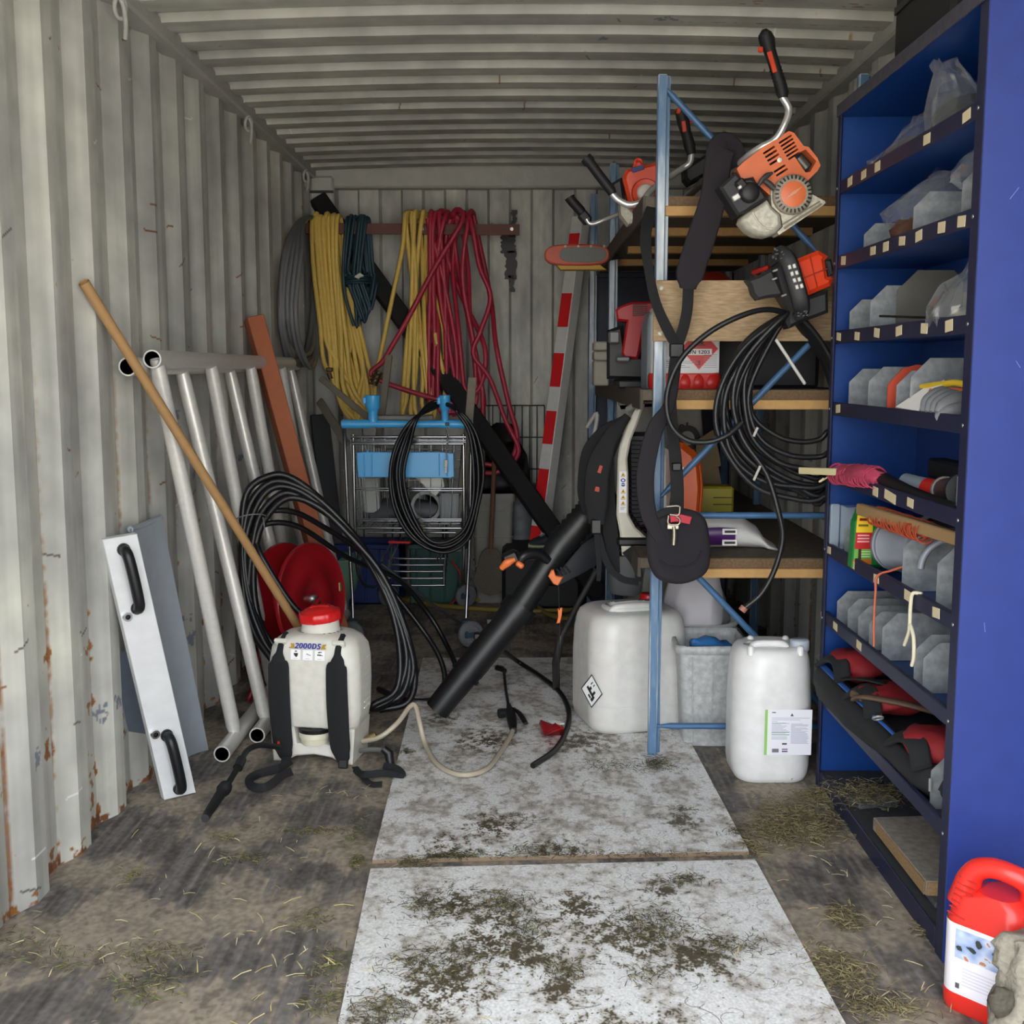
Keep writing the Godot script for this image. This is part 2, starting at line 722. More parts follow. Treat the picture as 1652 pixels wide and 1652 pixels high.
func floor_image() -> Image:
	# worn container floor; v runs from the doors (bottom) to the back
	var w := 640
	var h := 1280
	var grain_im := noise(41, 0.16, 4).get_image(w, 40)
	grain_im.resize(w, h, Image.INTERPOLATE_CUBIC)
	var grain := grain_im.get_data()
	var mid := noise(42, 0.012, 5).get_image(w, h).get_data()
	var fine := noise(43, 0.16, 3).get_image(w, h).get_data()
	var blot := noise(44, 0.03, 4).get_image(w, h).get_data()
	var d := PackedByteArray()
	d.resize(w * h * 3)
	for i in w * h:
		var wear := smoothstep(105.0, 165.0, mid[i] + (grain[i] - 128) * 0.35)
		var r := lerpf(0.59, 0.40, wear)
		var g := lerpf(0.545, 0.38, wear)
		var b := lerpf(0.485, 0.365, wear)
		var k := 1.0 + (fine[i] - 128) * 0.0016 + (grain[i] - 128) * 0.0026 * wear + (blot[i] - 128) * 0.0014
		var muck := smoothstep(160.0, 200.0, blot[i] * 0.7 + fine[i] * 0.3)
		k *= 1.0 - 0.35 * muck
		d[i * 3] = int(clampf(r * k, 0, 1) * 255)
		d[i * 3 + 1] = int(clampf(g * k, 0, 1) * 255)
		d[i * 3 + 2] = int(clampf(b * k, 0, 1) * 255)
	return Image.create_from_data(w, h, false, Image.FORMAT_RGB8, d)


func board_image(sd: int, blots: Array, smear: float, cover: float) -> Image:
	# a white laminated board, trodden dirty; blots: Vector3(u, v, size)
	var w := 768
	var h := 1280
	var big := noise(sd, 0.009, 5).get_image(w, h).get_data()
	var mid := noise(sd + 1, 0.035, 5).get_image(w, h).get_data()
	var fine := noise(sd + 2, 0.14, 3).get_image(w, h).get_data()
	var d := PackedByteArray()
	d.resize(w * h * 3)
	for y in h:
		for x in w:
			var i := y * w + x
			var near := 0.0
			for q in blots:
				var e: float = Vector2(float(x) / w - q.x, (float(y) / h - q.y) * 1.8).length() / q.z
				if e < 1.25:
					near = maxf(near, 1.0 - e / 1.25)
			var film := clampf((big[i] - 95) / 110.0, 0.0, 1.0) * smear
			var muck := smoothstep(cover, cover + 0.17, mid[i] / 255.0 * 0.42 + fine[i] / 255.0 * 0.42 + big[i] / 255.0 * 0.16 + near * 0.30)
			var tan := clampf((mid[i] - 128 + (big[i] - 128) * 0.8 + near * 50.0) / 85.0, 0.0, 1.0) * 0.5 * clampf(smear * 1.4, 0.0, 1.0)
			var r := lerpf(0.91, 0.77, film)
			var g := lerpf(0.91, 0.755, film)
			var b := lerpf(0.905, 0.735, film)
			r = lerpf(lerpf(r, 0.56, tan), 0.33, muck)
			g = lerpf(lerpf(g, 0.51, tan), 0.30, muck)
			b = lerpf(lerpf(b, 0.45, tan), 0.24, muck)
			var k := 1.0 + (fine[i] - 128) * 0.0009
			d[i * 3] = int(clampf(r * k, 0, 1) * 255)
			d[i * 3 + 1] = int(clampf(g * k, 0, 1) * 255)
			d[i * 3 + 2] = int(clampf(b * k, 0, 1) * 255)
	var im := Image.create_from_data(w, h, false, Image.FORMAT_RGB8, d)
	rng.seed = sd
	# curled drag marks
	for k in 700:
		var p := Vector2(rng.randf() * w, rng.randf() * h)
		var a := rng.randf_range(-0.6, 0.6) + (PI if rng.randf() < 0.5 else 0.0)
		var bend := rng.randf_range(-0.09, 0.09)
		var dark := rng.randf_range(0.25, 0.75)
		var thick := 2 if rng.randf() < 0.25 else 1
		for s in rng.randi_range(8, 60):
			p += Vector2(cos(a), sin(a) * 0.8)
			a += bend
			for t in thick:
				var q := Vector2i(clampi(int(p.x), 0, w - 1), clampi(int(p.y) + t, 0, h - 1))
				im.set_pixelv(q, im.get_pixelv(q).lerp(Color(0.33, 0.30, 0.26), dark * 0.8))
	for k in 900:
		var q := Vector2i(rng.randi() % (w - 3), rng.randi() % (h - 3))
		im.fill_rect(Rect2i(q, Vector2i(rng.randi_range(1, 3), rng.randi_range(1, 2))), Color(0.30, 0.28, 0.22))
	return im


func corrugated(len: float, top: float, pitch: float, depth: float, phase: float, back: float, at: Callable, uvw := 1.0, slope := 0.245) -> B:
	# a trapezoid sheet with a plain back; at(s, height, off) places it, off is how far the face stands back
	var b := B.new()
	var s := [0.0]
	var q := -pitch * 2.0 + phase
	var offs := []
	var keys := []
	while q < len + pitch:
		keys.append([q, depth]); keys.append([q + pitch * slope, 0.0]); keys.append([q + pitch * 0.5, 0.0]); keys.append([q + pitch * (0.5 + slope), depth])
		q += pitch
	var pts := []
	for i in keys.size() - 1:
		var a: Array = keys[i]
		var c: Array = keys[i + 1]
		if c[0] <= 0.0 or a[0] >= len:
			continue
		var s0: float = max(a[0], 0.0)
		var s1: float = min(c[0], len)
		var o0: float = lerpf(a[1], c[1], (s0 - a[0]) / (c[0] - a[0]))
		var o1: float = lerpf(a[1], c[1], (s1 - a[0]) / (c[0] - a[0]))
		pts.append([s0, o0, s1, o1])
	for p in pts:
		var u0: float = p[0] / len * uvw
		var u1: float = p[2] / len * uvw
		b.flat([at.call(p[0], 0.0, p[1]), at.call(p[2], 0.0, p[3]), at.call(p[2], top, p[3]), at.call(p[0], top, p[1])], [Vector2(u0, 1), Vector2(u1, 1), Vector2(u1, 0), Vector2(u0, 0)])
		for y in [0.0, top]:
			b.flat([at.call(p[0], y, p[1]), at.call(p[2], y, p[3]), at.call(p[2], y, back), at.call(p[0], y, back)], [Vector2(u0, 0.01), Vector2(u1, 0.01), Vector2(u1, 0), Vector2(u0, 0)])
	b.flat([at.call(0.0, 0.0, back), at.call(len, 0.0, back), at.call(len, top, back), at.call(0.0, top, back)], [Vector2(0, 1), Vector2(1, 1), Vector2(1, 0), Vector2(0, 0)])
	for e in [pts[0], pts[-1]]:
		var k: float = e[0] if e == pts[0] else e[2]
		var o: float = e[1] if e == pts[0] else e[3]
		b.flat([at.call(k, 0.0, o), at.call(k, top, o), at.call(k, top, back), at.call(k, 0.0, back)], [Vector2(0, 1), Vector2(0, 0), Vector2(0.01, 0), Vector2(0.01, 1)])
	return b


func build_setting() -> void:
	var paint := mat("container_paint", C("b9b9b4"), 0.55, 0.0, "smudge", "fine", 1.7, 0.15)
	var wall_m := image_mat("wall_paint", wall_image(11, 0.272 / 5.9, 1.0), 0.5)
	var back_m := image_mat("back_paint", wall_image(31, 0.238 / 2.4, 0.4), 0.55)
	var roof_m := image_mat("roof_paint", wall_image(51, 0.21 / 5.9, 0.6), 0.5)
	var b := B.new()
	b.flat([V(-1.2, 0, -0.5), V(1.22, 0, -0.5), V(1.22, 0, -6.44), V(-1.2, 0, -6.44)], [Vector2(0, 1), Vector2(1, 1), Vector2(1, 0), Vector2(0, 0)])
	b.flat([V(-1.2, -0.15, -0.5), V(1.22, -0.15, -0.5), V(1.22, -0.15, -6.44), V(-1.2, -0.15, -6.44)])
	b.flat([V(-1.2, 0, -0.5), V(1.22, 0, -0.5), V(1.22, -0.15, -0.5), V(-1.2, -0.15, -0.5)])
	b.flat([V(-1.2, 0, -6.44), V(1.22, 0, -6.44), V(1.22, -0.15, -6.44), V(-1.2, -0.15, -6.44)])
	b.flat([V(-1.2, 0, -0.5), V(-1.2, 0, -6.44), V(-1.2, -0.15, -6.44), V(-1.2, -0.15, -0.5)])
	b.flat([V(1.22, 0, -0.5), V(1.22, 0, -6.44), V(1.22, -0.15, -6.44), V(1.22, -0.15, -0.5)])
	struct("floor", b, image_mat("floor_wood", floor_image(), 0.8))
	b = corrugated(5.9, 2.37, 0.272, 0.034, 0.085, 0.06, func(s, y, o): return Vector3(-1.15 - o, y, -0.5 - s))
	struct("wall_left", b, wall_m)
	b = corrugated(5.9, 2.37, 0.272, 0.034, 0.085, 0.06, func(s, y, o): return Vector3(1.18 + o, y, -0.5 - s))
	struct("wall_right", b, wall_m)
	b = corrugated(2.4, 2.37, 0.238, 0.036, 0.06, 0.06, func(s, y, o): return Vector3(-1.2 + s, y, -6.38 - o), 1.0, 0.06)
	struct("wall_back", b, back_m)
	# the roof sheet bows up a little between the side rails
	var roof := B.new()
	var pitch := 0.209
	var zz := -0.5
	var prof := []
	while zz > -6.5:
		prof.append([zz, 0.0]); prof.append([zz - 0.016, 0.024]); prof.append([zz - 0.115, 0.024]); prof.append([zz - 0.15, 0.0])
		zz -= pitch
	prof.append([-6.5, 0.0])
	for i in prof.size() - 1:
		for j in 8:
			var c := []
			var us := []
			for k in [[0, 0], [1, 0], [1, 1], [0, 1]]:
				var p: Array = prof[i + k[0]]
				var x: float = lerpf(-1.21, 1.24, (j + k[1]) / 8.0)
				c.append(Vector3(x, 2.355 - p[1] + 0.028 * (1.0 - pow(x / 1.22, 2.0)) - 0.012, p[0]))
				us.append(Vector2(-(p[0] + 0.5) / 6.0, (x + 1.21) / 2.45))
			roof.flat(c, us)
	roof.box(V(0.015, 2.42, -3.5), V(2.45, 0.03, 6.0))
	roof.box(V(0.015, 2.385, -0.5), V(2.45, 0.09, 0.02))
	struct("ceiling", roof, roof_m)
	b = B.new()
	b.box(V(-1.148, 2.315, -3.45), V(0.075, 0.06, 5.9), 0.008)
	struct("trim_1", b, paint)
	b = B.new()
	b.box(V(1.178, 2.315, -3.45), V(0.075, 0.06, 5.9), 0.008)
	struct("trim_2", b, paint)
	b = B.new()
	b.box(V(0, 2.305, -6.35), V(2.36, 0.13, 0.09), 0.01)
	struct("trim_3", b, paint)
	for s in [-1.0, 1.0]:
		b = B.new()
		b.box(V(1.09 * s + 0.012, 1.15, -6.33), V(0.13, 2.3, 0.1), 0.012)
		var c := struct("trim_%d" % (4 if s < 0 else 5), b, paint)
		b = B.new()
		b.box(V(1.09 * s + 0.012, 2.215, -6.278), V(0.13, 0.014, 0.012), 0.003)
		obj("weld_seam", b, mat("dark_seam", C("4a4a46"), 0.8), c)
		# the door frame at the open end
		b = B.new()
		b.box(V(1.2 * s + 0.012, 1.15, -0.44), V(0.12, 2.6, 0.12), 0.01)
		struct("trim_%d" % (6 if s < 0 else 7), b, paint)
	b = B.new()
	b.box(V(0.012, 2.41, -0.44), V(2.28, 0.12, 0.12), 0.01)
	struct("trim_8", b, paint)
	# lashing rings hooked under the left side rail
	for p in [[-3.3, 0.0], [-4.8, 0.3], [-6.05, 0.1]]:
		var t := thing("lashing_ring", ["grey steel lashing ring under the roof rail, the one nearest the open doors", "grey steel lashing ring under the roof rail, halfway along the left wall", "grey steel lashing ring in the far left corner above the grey hose"][[-3.3, -4.8, -6.05].find(p[0])], "lashing ring", V(-1.12, 2.2, p[0]), Basis.IDENTITY, "lashing rings on the left wall")
		b = B.new()
		b.tube(curve(circle_of(V(-1.118, 2.262, p[0]), V(0.006, 0.026, 0.01), V(0.008, 0, -0.022), 10), 3, true), 0.0065, 8)
		obj("ring", b, paint, t)
		b = B.new()
		b.tube(curve([V(-1.118, 2.29, p[0] + 0.012), V(-1.108, 2.265, p[0]), V(-1.112, 2.225, p[0] - 0.025), V(-1.125, 2.195, p[0] - 0.055)]), 0.007, 8)
		obj("hook", b, paint, t)
	b = B.new()
	b.box(V(0, -0.28, 3.0), V(40, 0.1, 40))
	struct("ground", b, mat("yard", C("8d8a84"), 0.9, 0.0, "grime", "", 0.5))
	# black paint scrape on the back wall, built as thin raised patches
	var scrape := thing("paint_scrape", "black paint scrape on the back wall behind the hose rail", "scrape", V(-0.076, 1.696, -6.375))
	rng.seed = 8
	for part in [[345, 366, 822, 834], [380, 412, 806, 832], [408, 452, 812, 834], [446, 472, 818, 830]]:
		b = B.new()
		var ps := []
		for k in 12:
			var f: float = k / 11.0
			var p := scrape.position + V((part[2] - 818 + rng.randf() * 5.0) / 287.0, (470 - lerpf(part[0], part[1], f)) / 287.0, -0.005)
			ps.append(p)
		for k in 12:
			var f: float = 1.0 - k / 11.0
			ps.append(scrape.position + V((part[3] - 818 - rng.randf() * 4.0) / 287.0, (470 - lerpf(part[0], part[1], f)) / 287.0, -0.005))
		b.prism(ps, V(0, 0, 0.003))
		obj("scrape_patch", b, mat("scrape_black", C("17171a"), 0.5), scrape)


func build_boards() -> void:
	# two white boards laid end to end on the floor
	var n_blots := [Vector3(0.22, 0.10, 0.12), Vector3(0.30, 0.2, 0.12), Vector3(0.20, 0.28, 0.14), Vector3(0.33, 0.14, 0.1), Vector3(0.62, 0.19, 0.14), Vector3(0.73, 0.08, 0.07), Vector3(0.76, 0.24, 0.11), Vector3(0.45, 0.29, 0.07), Vector3(0.07, 0.38, 0.1), Vector3(0.52, 0.12, 0.1), Vector3(0.38, 0.22, 0.12), Vector3(0.55, 0.42, 0.2), Vector3(0.2, 0.5, 0.2)]
	var f_blots := [Vector3(0.62, 0.56, 0.14), Vector3(0.3, 0.55, 0.12), Vector3(0.32, 0.9, 0.1), Vector3(0.85, 0.9, 0.08), Vector3(0.2, 0.99, 0.12), Vector3(0.5, 0.99, 0.1), Vector3(0.85, 0.45, 0.1), Vector3(0.12, 0.42, 0.08)]
	var spec := [
		["near", [V(-0.379, 0.012, -2.727), V(0.603, 0.012, -2.789), Vector3(0.665, 0.012, -0.8), Vector3(-0.3, 0.012, -0.8)], board_image(61, n_blots, 0.5, 0.625), "white laminate board on the floor nearest the doors, trodden with mud and grass"],
		["far", [V(-0.428, 0.012, -4.841), Vector3(0.545, 0.012, -4.86), V(0.597, 0.012, -2.838), V(-0.381, 0.012, -2.778)], board_image(71, f_blots, 0.8, 0.65), "white laminate board on the floor under the blower tube, smeared grey"],
	]
	for s in spec:
		var q: Array = s[1]
		var b := B.new()
		b.flat_n(q, Vector3.UP, [Vector2(0, 0), Vector2(1, 0), Vector2(1, 1), Vector2(0, 1)])
		var t := thing("floor_board", s[3], "board", (q[0] + q[2]) * 0.5 * V(1, 0, 1), Basis.IDENTITY, "white boards on the floor")
		obj("white_face", b, image_mat("board_" + s[0], s[2], 0.45), t)
		b = B.new()
		for i in 4:
			var a: Vector3 = q[i]
			var c: Vector3 = q[(i + 1) % 4]
			b.flat([a, c, c * V(1, 0, 1) + V(0, 0.001, 0), a * V(1, 0, 1) + V(0, 0.001, 0)])
		b.flat_n([q[0] - V(0, 0.011, 0), q[1] - V(0, 0.011, 0), q[2] - V(0, 0.011, 0), q[3] - V(0, 0.011, 0)], Vector3.DOWN)
		obj("board_edge", b, mat("board_edge", C("8a7660"), 0.8), t)


func clippings(called: String, label: String, spots: Array, per: int, long: float, tint: Array, sd: int, y := 0.003) -> void:
	# dry grass: short bent blades strewn about the spots (position, reach x, reach z)
	var blade := B.new()
	for k in 2:
		var a := V(-0.5 + 0.5 * k, 0.06 * k, 0.0)
		var c := V(0.5 * k, 0.06 * (1 - k), 0.06 * k)
		var w := V(0, 0, 0.045)
		blade.flat([a - w, c - w * (1.0 - k * 0.8), c + w * (1.0 - k * 0.8), a + w])
		blade.flat([a - w, c - w * (1.0 - k * 0.8), c - V(0, 0.03, 0), a - V(0, 0.03, 0)])
	var mm := MultiMesh.new()
	mm.transform_format = MultiMesh.TRANSFORM_3D
	mm.use_colors = true
	mm.mesh = blade.mesh()
	var r := RandomNumberGenerator.new()
	r.seed = sd
	var tfs := []
	for s in spots:
		var dens: float = s[3] if s.size() > 3 else 1.0
		for i in int(per * dens):
			var g := Vector2(r.randfn(), r.randfn()) * 0.5
			var p: Vector3 = s[0] + V(g.x * s[1], y + absf(r.randfn()) * 0.006, g.y * s[2])
			var l := long * r.randf_range(0.35, 1.2)
			tfs.append([Transform3D(Basis.from_euler(V(r.randf_range(-0.5, 0.5), r.randf() * TAU, r.randf_range(-0.25, 0.25))) * Basis.from_scale(V(l, l, 0.016 + l * 0.2)), p), tint[r.randi() % tint.size()]])
	mm.instance_count = tfs.size()
	for i in tfs.size():
		mm.set_instance_transform(i, tfs[i][0])
		mm.set_instance_color(i, (tfs[i][1] as Color).srgb_to_linear())
	var o := MultiMeshInstance3D.new()
	o.name = named(called, self)
	o.multimesh = mm
	var m := mat("grass_blade", Color.WHITE, 0.9)
	m.vertex_color_use_as_albedo = true
	o.material_override = m
	o.set_meta("kind", "stuff")
	o.set_meta("label", label)
	o.set_meta("category", "grass")
	add_child(o, true)


func build_clippings() -> void:
	var hay := [C("8a7d5c"), C("9d9068"), C("6b6145"), C("5a5239"), C("aea27c"), C("776b50")]
	var moss := [C("4d4730"), C("5b5438"), C("3c382a"), C("6d6440"), C("938a60"), C("454030")]
	var green := [C("6f7d35"), C("86924a"), C("57632c"), C("7b7245")]
	var straw := [C("d8cc96"), C("c8b878"), C("e4dcae")]
	clippings("grass_clippings", "dark clumps of grass clippings strewn over the two white floor boards", [
		[V(-0.217, 0.012, -2.518), 0.08, 0.07, 0.7], [V(-0.036, 0.012, -2.535), 0.08, 0.06], [V(-0.163, 0.012, -2.267), 0.13, 0.09, 1.4], [V(0.012, 0.012, -2.402), 0.06, 0.06, 0.6], [V(0.301, 0.012, -2.418), 0.1, 0.1, 1.5], [V(0.407, 0.012, -2.656), 0.06, 0.035, 0.5], [V(0.46, 0.012, -2.337), 0.12, 0.05, 0.8], [V(0.092, 0.012, -2.236), 0.05, 0.04, 0.6], [V(-0.272, 0.012, -2.079), 0.07, 0.08], [V(0.257, 0.012, -2.209), 0.05, 0.04, 0.3],
		[V(0.05, 0.012, -2.838), 0.1, 0.03, 0.5], [V(-0.063, 0.006, -2.805), 0.3, 0.02, 0.7], [V(0.355, 0.006, -2.812), 0.25, 0.02, 0.6], [V(-0.267, 0.012, -2.753), 0.05, 0.03, 0.5], [V(-0.167, 0.012, -2.791), 0.06, 0.02, 0.5], [V(0.286, 0.012, -3.471), 0.12, 0.06, 0.6], [V(0.435, 0.012, -3.489), 0.06, 0.07, 0.9], [V(-0.376, 0.012, -3.595), 0.03, 0.02, 0.2], [V(0.001, 0.012, -3.035), 0.08, 0.04, 0.2], [V(0.469, 0.012, -3.106), 0.05, 0.02, 0.2], [V(0.59, 0.012, -2.954), 0.04, 0.03, 0.2]], 330, 0.02, moss, 5)
	clippings("dry_grass", "dry yellow grass heaped on the floor along the foot of the blue shelving", [
		[V(0.782, 0, -3.048), 0.12, 0.16, 2.2], [V(0.698, 0, -2.983), 0.08, 0.1, 0.8], [V(0.9, 0, -3.234), 0.08, 0.06, 1.0], [V(0.925, 0, -3.259), 0.05, 0.03, 0.5], [V(0.748, 0, -2.489), 0.04, 0.06, 0.5], [V(0.667, 0, -2.257), 0.08, 0.1, 0.9], [V(0.715, 0, -2.118), 0.1, 0.05, 0.5], [V(0.918, 0, -2.432), 0.03, 0.04, 0.2], [V(0.987, 0.06, -3.105), 0.12, 0.1, 0.9], [V(0.61, 0, -2.881), 0.03, 0.05, 0.3]], 800, 0.03, hay, 6)
	clippings("grass_scraps", "scraps of cut grass on the wooden floor left of the white boards", [
		[V(-0.586, 0, -2.974), 0.1, 0.03, 0.6], [V(-0.804, 0, -2.93), 0.04, 0.02, 0.2], [V(-0.713, 0, -2.794), 0.07, 0.04, 0.4], [V(-0.967, 0, -2.692), 0.03, 0.03, 0.2], [V(-0.767, 0, -2.198), 0.09, 0.1, 1.1], [V(-0.801, 0, -2.323), 0.1, 0.06, 0.6], [V(-0.408, 0, -2.274), 0.05, 0.09, 0.6], [V(-0.384, 0, -2.131), 0.06, 0.06, 0.6], [V(-0.483, 0, -2.465), 0.06, 0.06, 0.4], [V(-1.083, 0, -2.334), 0.1, 0.1, 0.5], [V(-0.447, 0, -2.954), 0.05, 0.12, 0.5], [V(-0.421, 0, -2.778), 0.02, 0.05, 0.4], [V(-0.963, 0, -2.27), 0.08, 0.06, 0.3]], 300, 0.022, moss + green + hay, 7)
	clippings("straw_bits", "single pale straws scattered over the wooden floor on the left", [
		[V(-0.804, 0, -2.585), 0.5, 0.6, 1.0], [V(-0.514, 0, -2.273), 0.4, 0.3, 0.8], [V(0.761, 0, -2.598), 0.2, 0.5, 0.6], [V(-0.517, 0, -3.248), 0.1, 0.05, 0.2]], 60, 0.04, straw, 8)


func build_left() -> void:
	# broom handle
	var t := thing("broom_handle", "long bare wooden handle leaning on the left wall behind the white sprayer", "pole", V(-0.749, 0.279, -3.82))
	var b := B.new()
	var top := V(-1.125, 1.414, -3.083)
	var foot := V(-0.77, 0.401, -3.8)
	foot = foot + (foot - top).normalized() * 0.45
	b.tube(curve([top + (top - foot).normalized() * 0.008, top, top + (foot - top).normalized() * 0.02, foot], 2), [0.008, 0.012, 0.0135, 0.0145, 0.0145, 0.0145, 0.0145], 14)
	obj("shaft", b, mat("ash_wood", C("b08a5c"), 0.55, 0.0, "smudge", "", 6.0), t)
	b = B.new()
	b.tube([top + (top - foot).normalized() * 0.009, top + (foot - top).normalized() * 0.015], 0.0128, 14)
	obj("tip", b, mat("dark_tip", C("5a4a38"), 0.7), t)

	# white panel with two black grips, and the grey ones behind it
	var q := [V(-1.148, 0.798, -3.07), V(-1.072, 0.806, -3.13), V(-0.972, 0.004, -3.259), V(-1.048, 0.004, -3.199)]
	var nrm: Vector3 = (q[1] - q[0]).cross(q[3] - q[0]).normalized()
	if nrm.z < 0.0:
		nrm = -nrm
	t = thing("grip_panel", "white metal panel with two black grips leaning on the left wall", "panel", (q[2] + q[3]) * 0.5)
	b = B.new()
	b.prism(q, -nrm * 0.03, 0.002)
	obj("panel", b, mat("white_sheet", C("e6e8ea"), 0.35, 0.1, "smudge"), t)
	var on := func(s: float, k: float, o: float) -> Vector3:
		return (q[0] as Vector3).lerp(q[1], s).lerp((q[3] as Vector3).lerp(q[2], s), k) + nrm * o
	for h in [[0.045, 0.26], [0.75, 0.965]]:
		b = B.new()
		b.tube(curve([on.call(0.5, h[0], 0.0), on.call(0.5, h[0] + 0.004, 0.02), on.call(0.5, h[0] + 0.03, 0.033), on.call(0.5, (h[0] + h[1]) / 2, 0.037), on.call(0.5, h[1] - 0.03, 0.033), on.call(0.5, h[1] - 0.004, 0.02), on.call(0.5, h[1], 0.0)], 6), 0.0155, 14)
		var g := obj("grip", b, mat("black_plastic", C("131417"), 0.45), t)
		for e in [h[0], h[1]]:
			b = B.new()
			b.tube([on.call(0.5, e, 0.001), on.call(0.5, e, 0.008)], 0.018, 16)
			obj("grip_foot", b, M.black_plastic, g)
	for k in [0.283, 0.735]:
		b = B.new()
		b.pipe(on.call(0.16, k, 0.0), on.call(0.16, k, 0.012), 0.013, 0.0075, 18)
		var c := obj("knob", b, mat("chrome", C("d8dadc"), 0.18, 1.0), t)
		b = B.new()
		b.tube([on.call(0.16, k, 0.001), on.call(0.16, k, 0.006)], 0.0076, 14)
		obj("socket", b, M.black_plastic, c)
	t = thing("grey_sheet", "plain grey metal sheet with a rolled top standing behind the white panel with grips", "panel", V(-1.063, 0, -3.624))
	b = B.new()
	var rs := []
	for k in 9:
		var f := k / 8.0
		var a := V(-1.129, 0.803, -3.24)
		var c := V(-1.111, 0.813, -3.47)
		var d := V(-1.04, 0.004, -3.644)
		var e := V(-1.096, 0.004, -3.552)
		var bow := V(0.4, 0.0, 0.9).normalized() * 0.012 * sin(PI * f) * -1.0
		var p0 := a.lerp(c, f) + bow * 1.6
		var p1 := e.lerp(d, f) + bow
		rs.append([p0, p1, p1 + V(-0.004, 0, -0.006), p0 + V(-0.004, 0, -0.006)])
	b.rings(rs)
	obj("sheet", b, mat("grey_sheet_paint", C("a3abb5"), 0.4, 0.2, "smudge"), t)
	b = B.new()
	b.tube(curve([V(-1.133, 0.802, -3.25), V(-1.133, 0.799, -3.36), V(-1.12, 0.807, -3.49)], 4), 0.009, 10)
	obj("rolled_edge", b, M.grey_sheet_paint, t)
	b = B.new()
	b.prism([V(-1.174, 0.437, -3.2), V(-1.128, 0.459, -3.26), V(-1.168, 0.004, -3.471), V(-1.171, 0.004, -3.35)], V(-0.01, 0, -0.02), 0.002)
	tag(obj("steel_offcut", b, mat("blue_steel", C("8f9db0"), 0.35, 0.5, "smudge")), "narrow bluish steel offcut on edge between the left wall and white panel", "sheet")

	# two guard-rail frames of galvanised pipe
	var galv := mat("galvanised_pipe", C("e8e6e0"), 0.38, 0.3, "smudge", "", 7.0)
	var frames := [
		["galvanised pipe guard frame leaning on the left wall, its open top pipe nearest the doors", V(-1.07, 1.292, -3.31), V(-1.07, 1.292, -5.3), V(-0.965, 0.03, -3.53), V(-0.965, 0.03, -5.55), [3.345, 3.925, 4.5, 5.08], 0.36],
		["galvanised pipe guard frame standing behind the other, its top pipe against the left wall", V(-1.121, 1.27, -3.25), V(-1.121, 1.285, -5.68), V(-0.895, 0.03, -3.72), V(-0.895, 0.03, -5.66), [3.76, 4.38, 4.96, 5.54], 0.1],
	]
	for f in frames:
		t = thing("guard_rail", f[0], "guard rail", (f[3] + f[4]) * 0.5, Basis.IDENTITY, "pipe frames on the left wall")
		b = B.new()
		b.pipe(f[1], f[2], 0.027, 0.0225, 20)
		obj("top_pipe", b, galv, t)
		b = B.new()
		b.pipe(f[3], f[4], 0.027, 0.0225, 20)
		obj("bottom_pipe", b, galv, t)
		for z in f[5]:
			b = B.new()
			var a := V(f[1].x, f[1].y, -z)
			var c := V(f[3].x, f[3].y, -z - f[6])
			b.tube([a, a.lerp(c, 0.012), a.lerp(c, 0.03), a.lerp(c, 0.06), a.lerp(c, 0.93), a.lerp(c, 0.965), a.lerp(c, 0.98), c], [0.018, 0.02, 0.0225, 0.0235, 0.0235, 0.024, 0.02, 0.018], 16, false)
			obj("upright", b, galv, t)

	# brick-red timber
	b = B.new()
	b.bar(V(-1.105, 1.475, -4.74), V(-0.72, 0.005, -4.64), 0.07, 0.085, 0.003, V(0.5, 0, 1))
	tag(obj("timber_beam", b, mat("red_timber", C("a8603f"), 0.75, 0.0, "smudge", "", 4.0)), "brick-red painted timber beam leaning on the left wall in front of the pipes", "beam")

	build_reel()
	build_black_coil()
	build_sprayer()


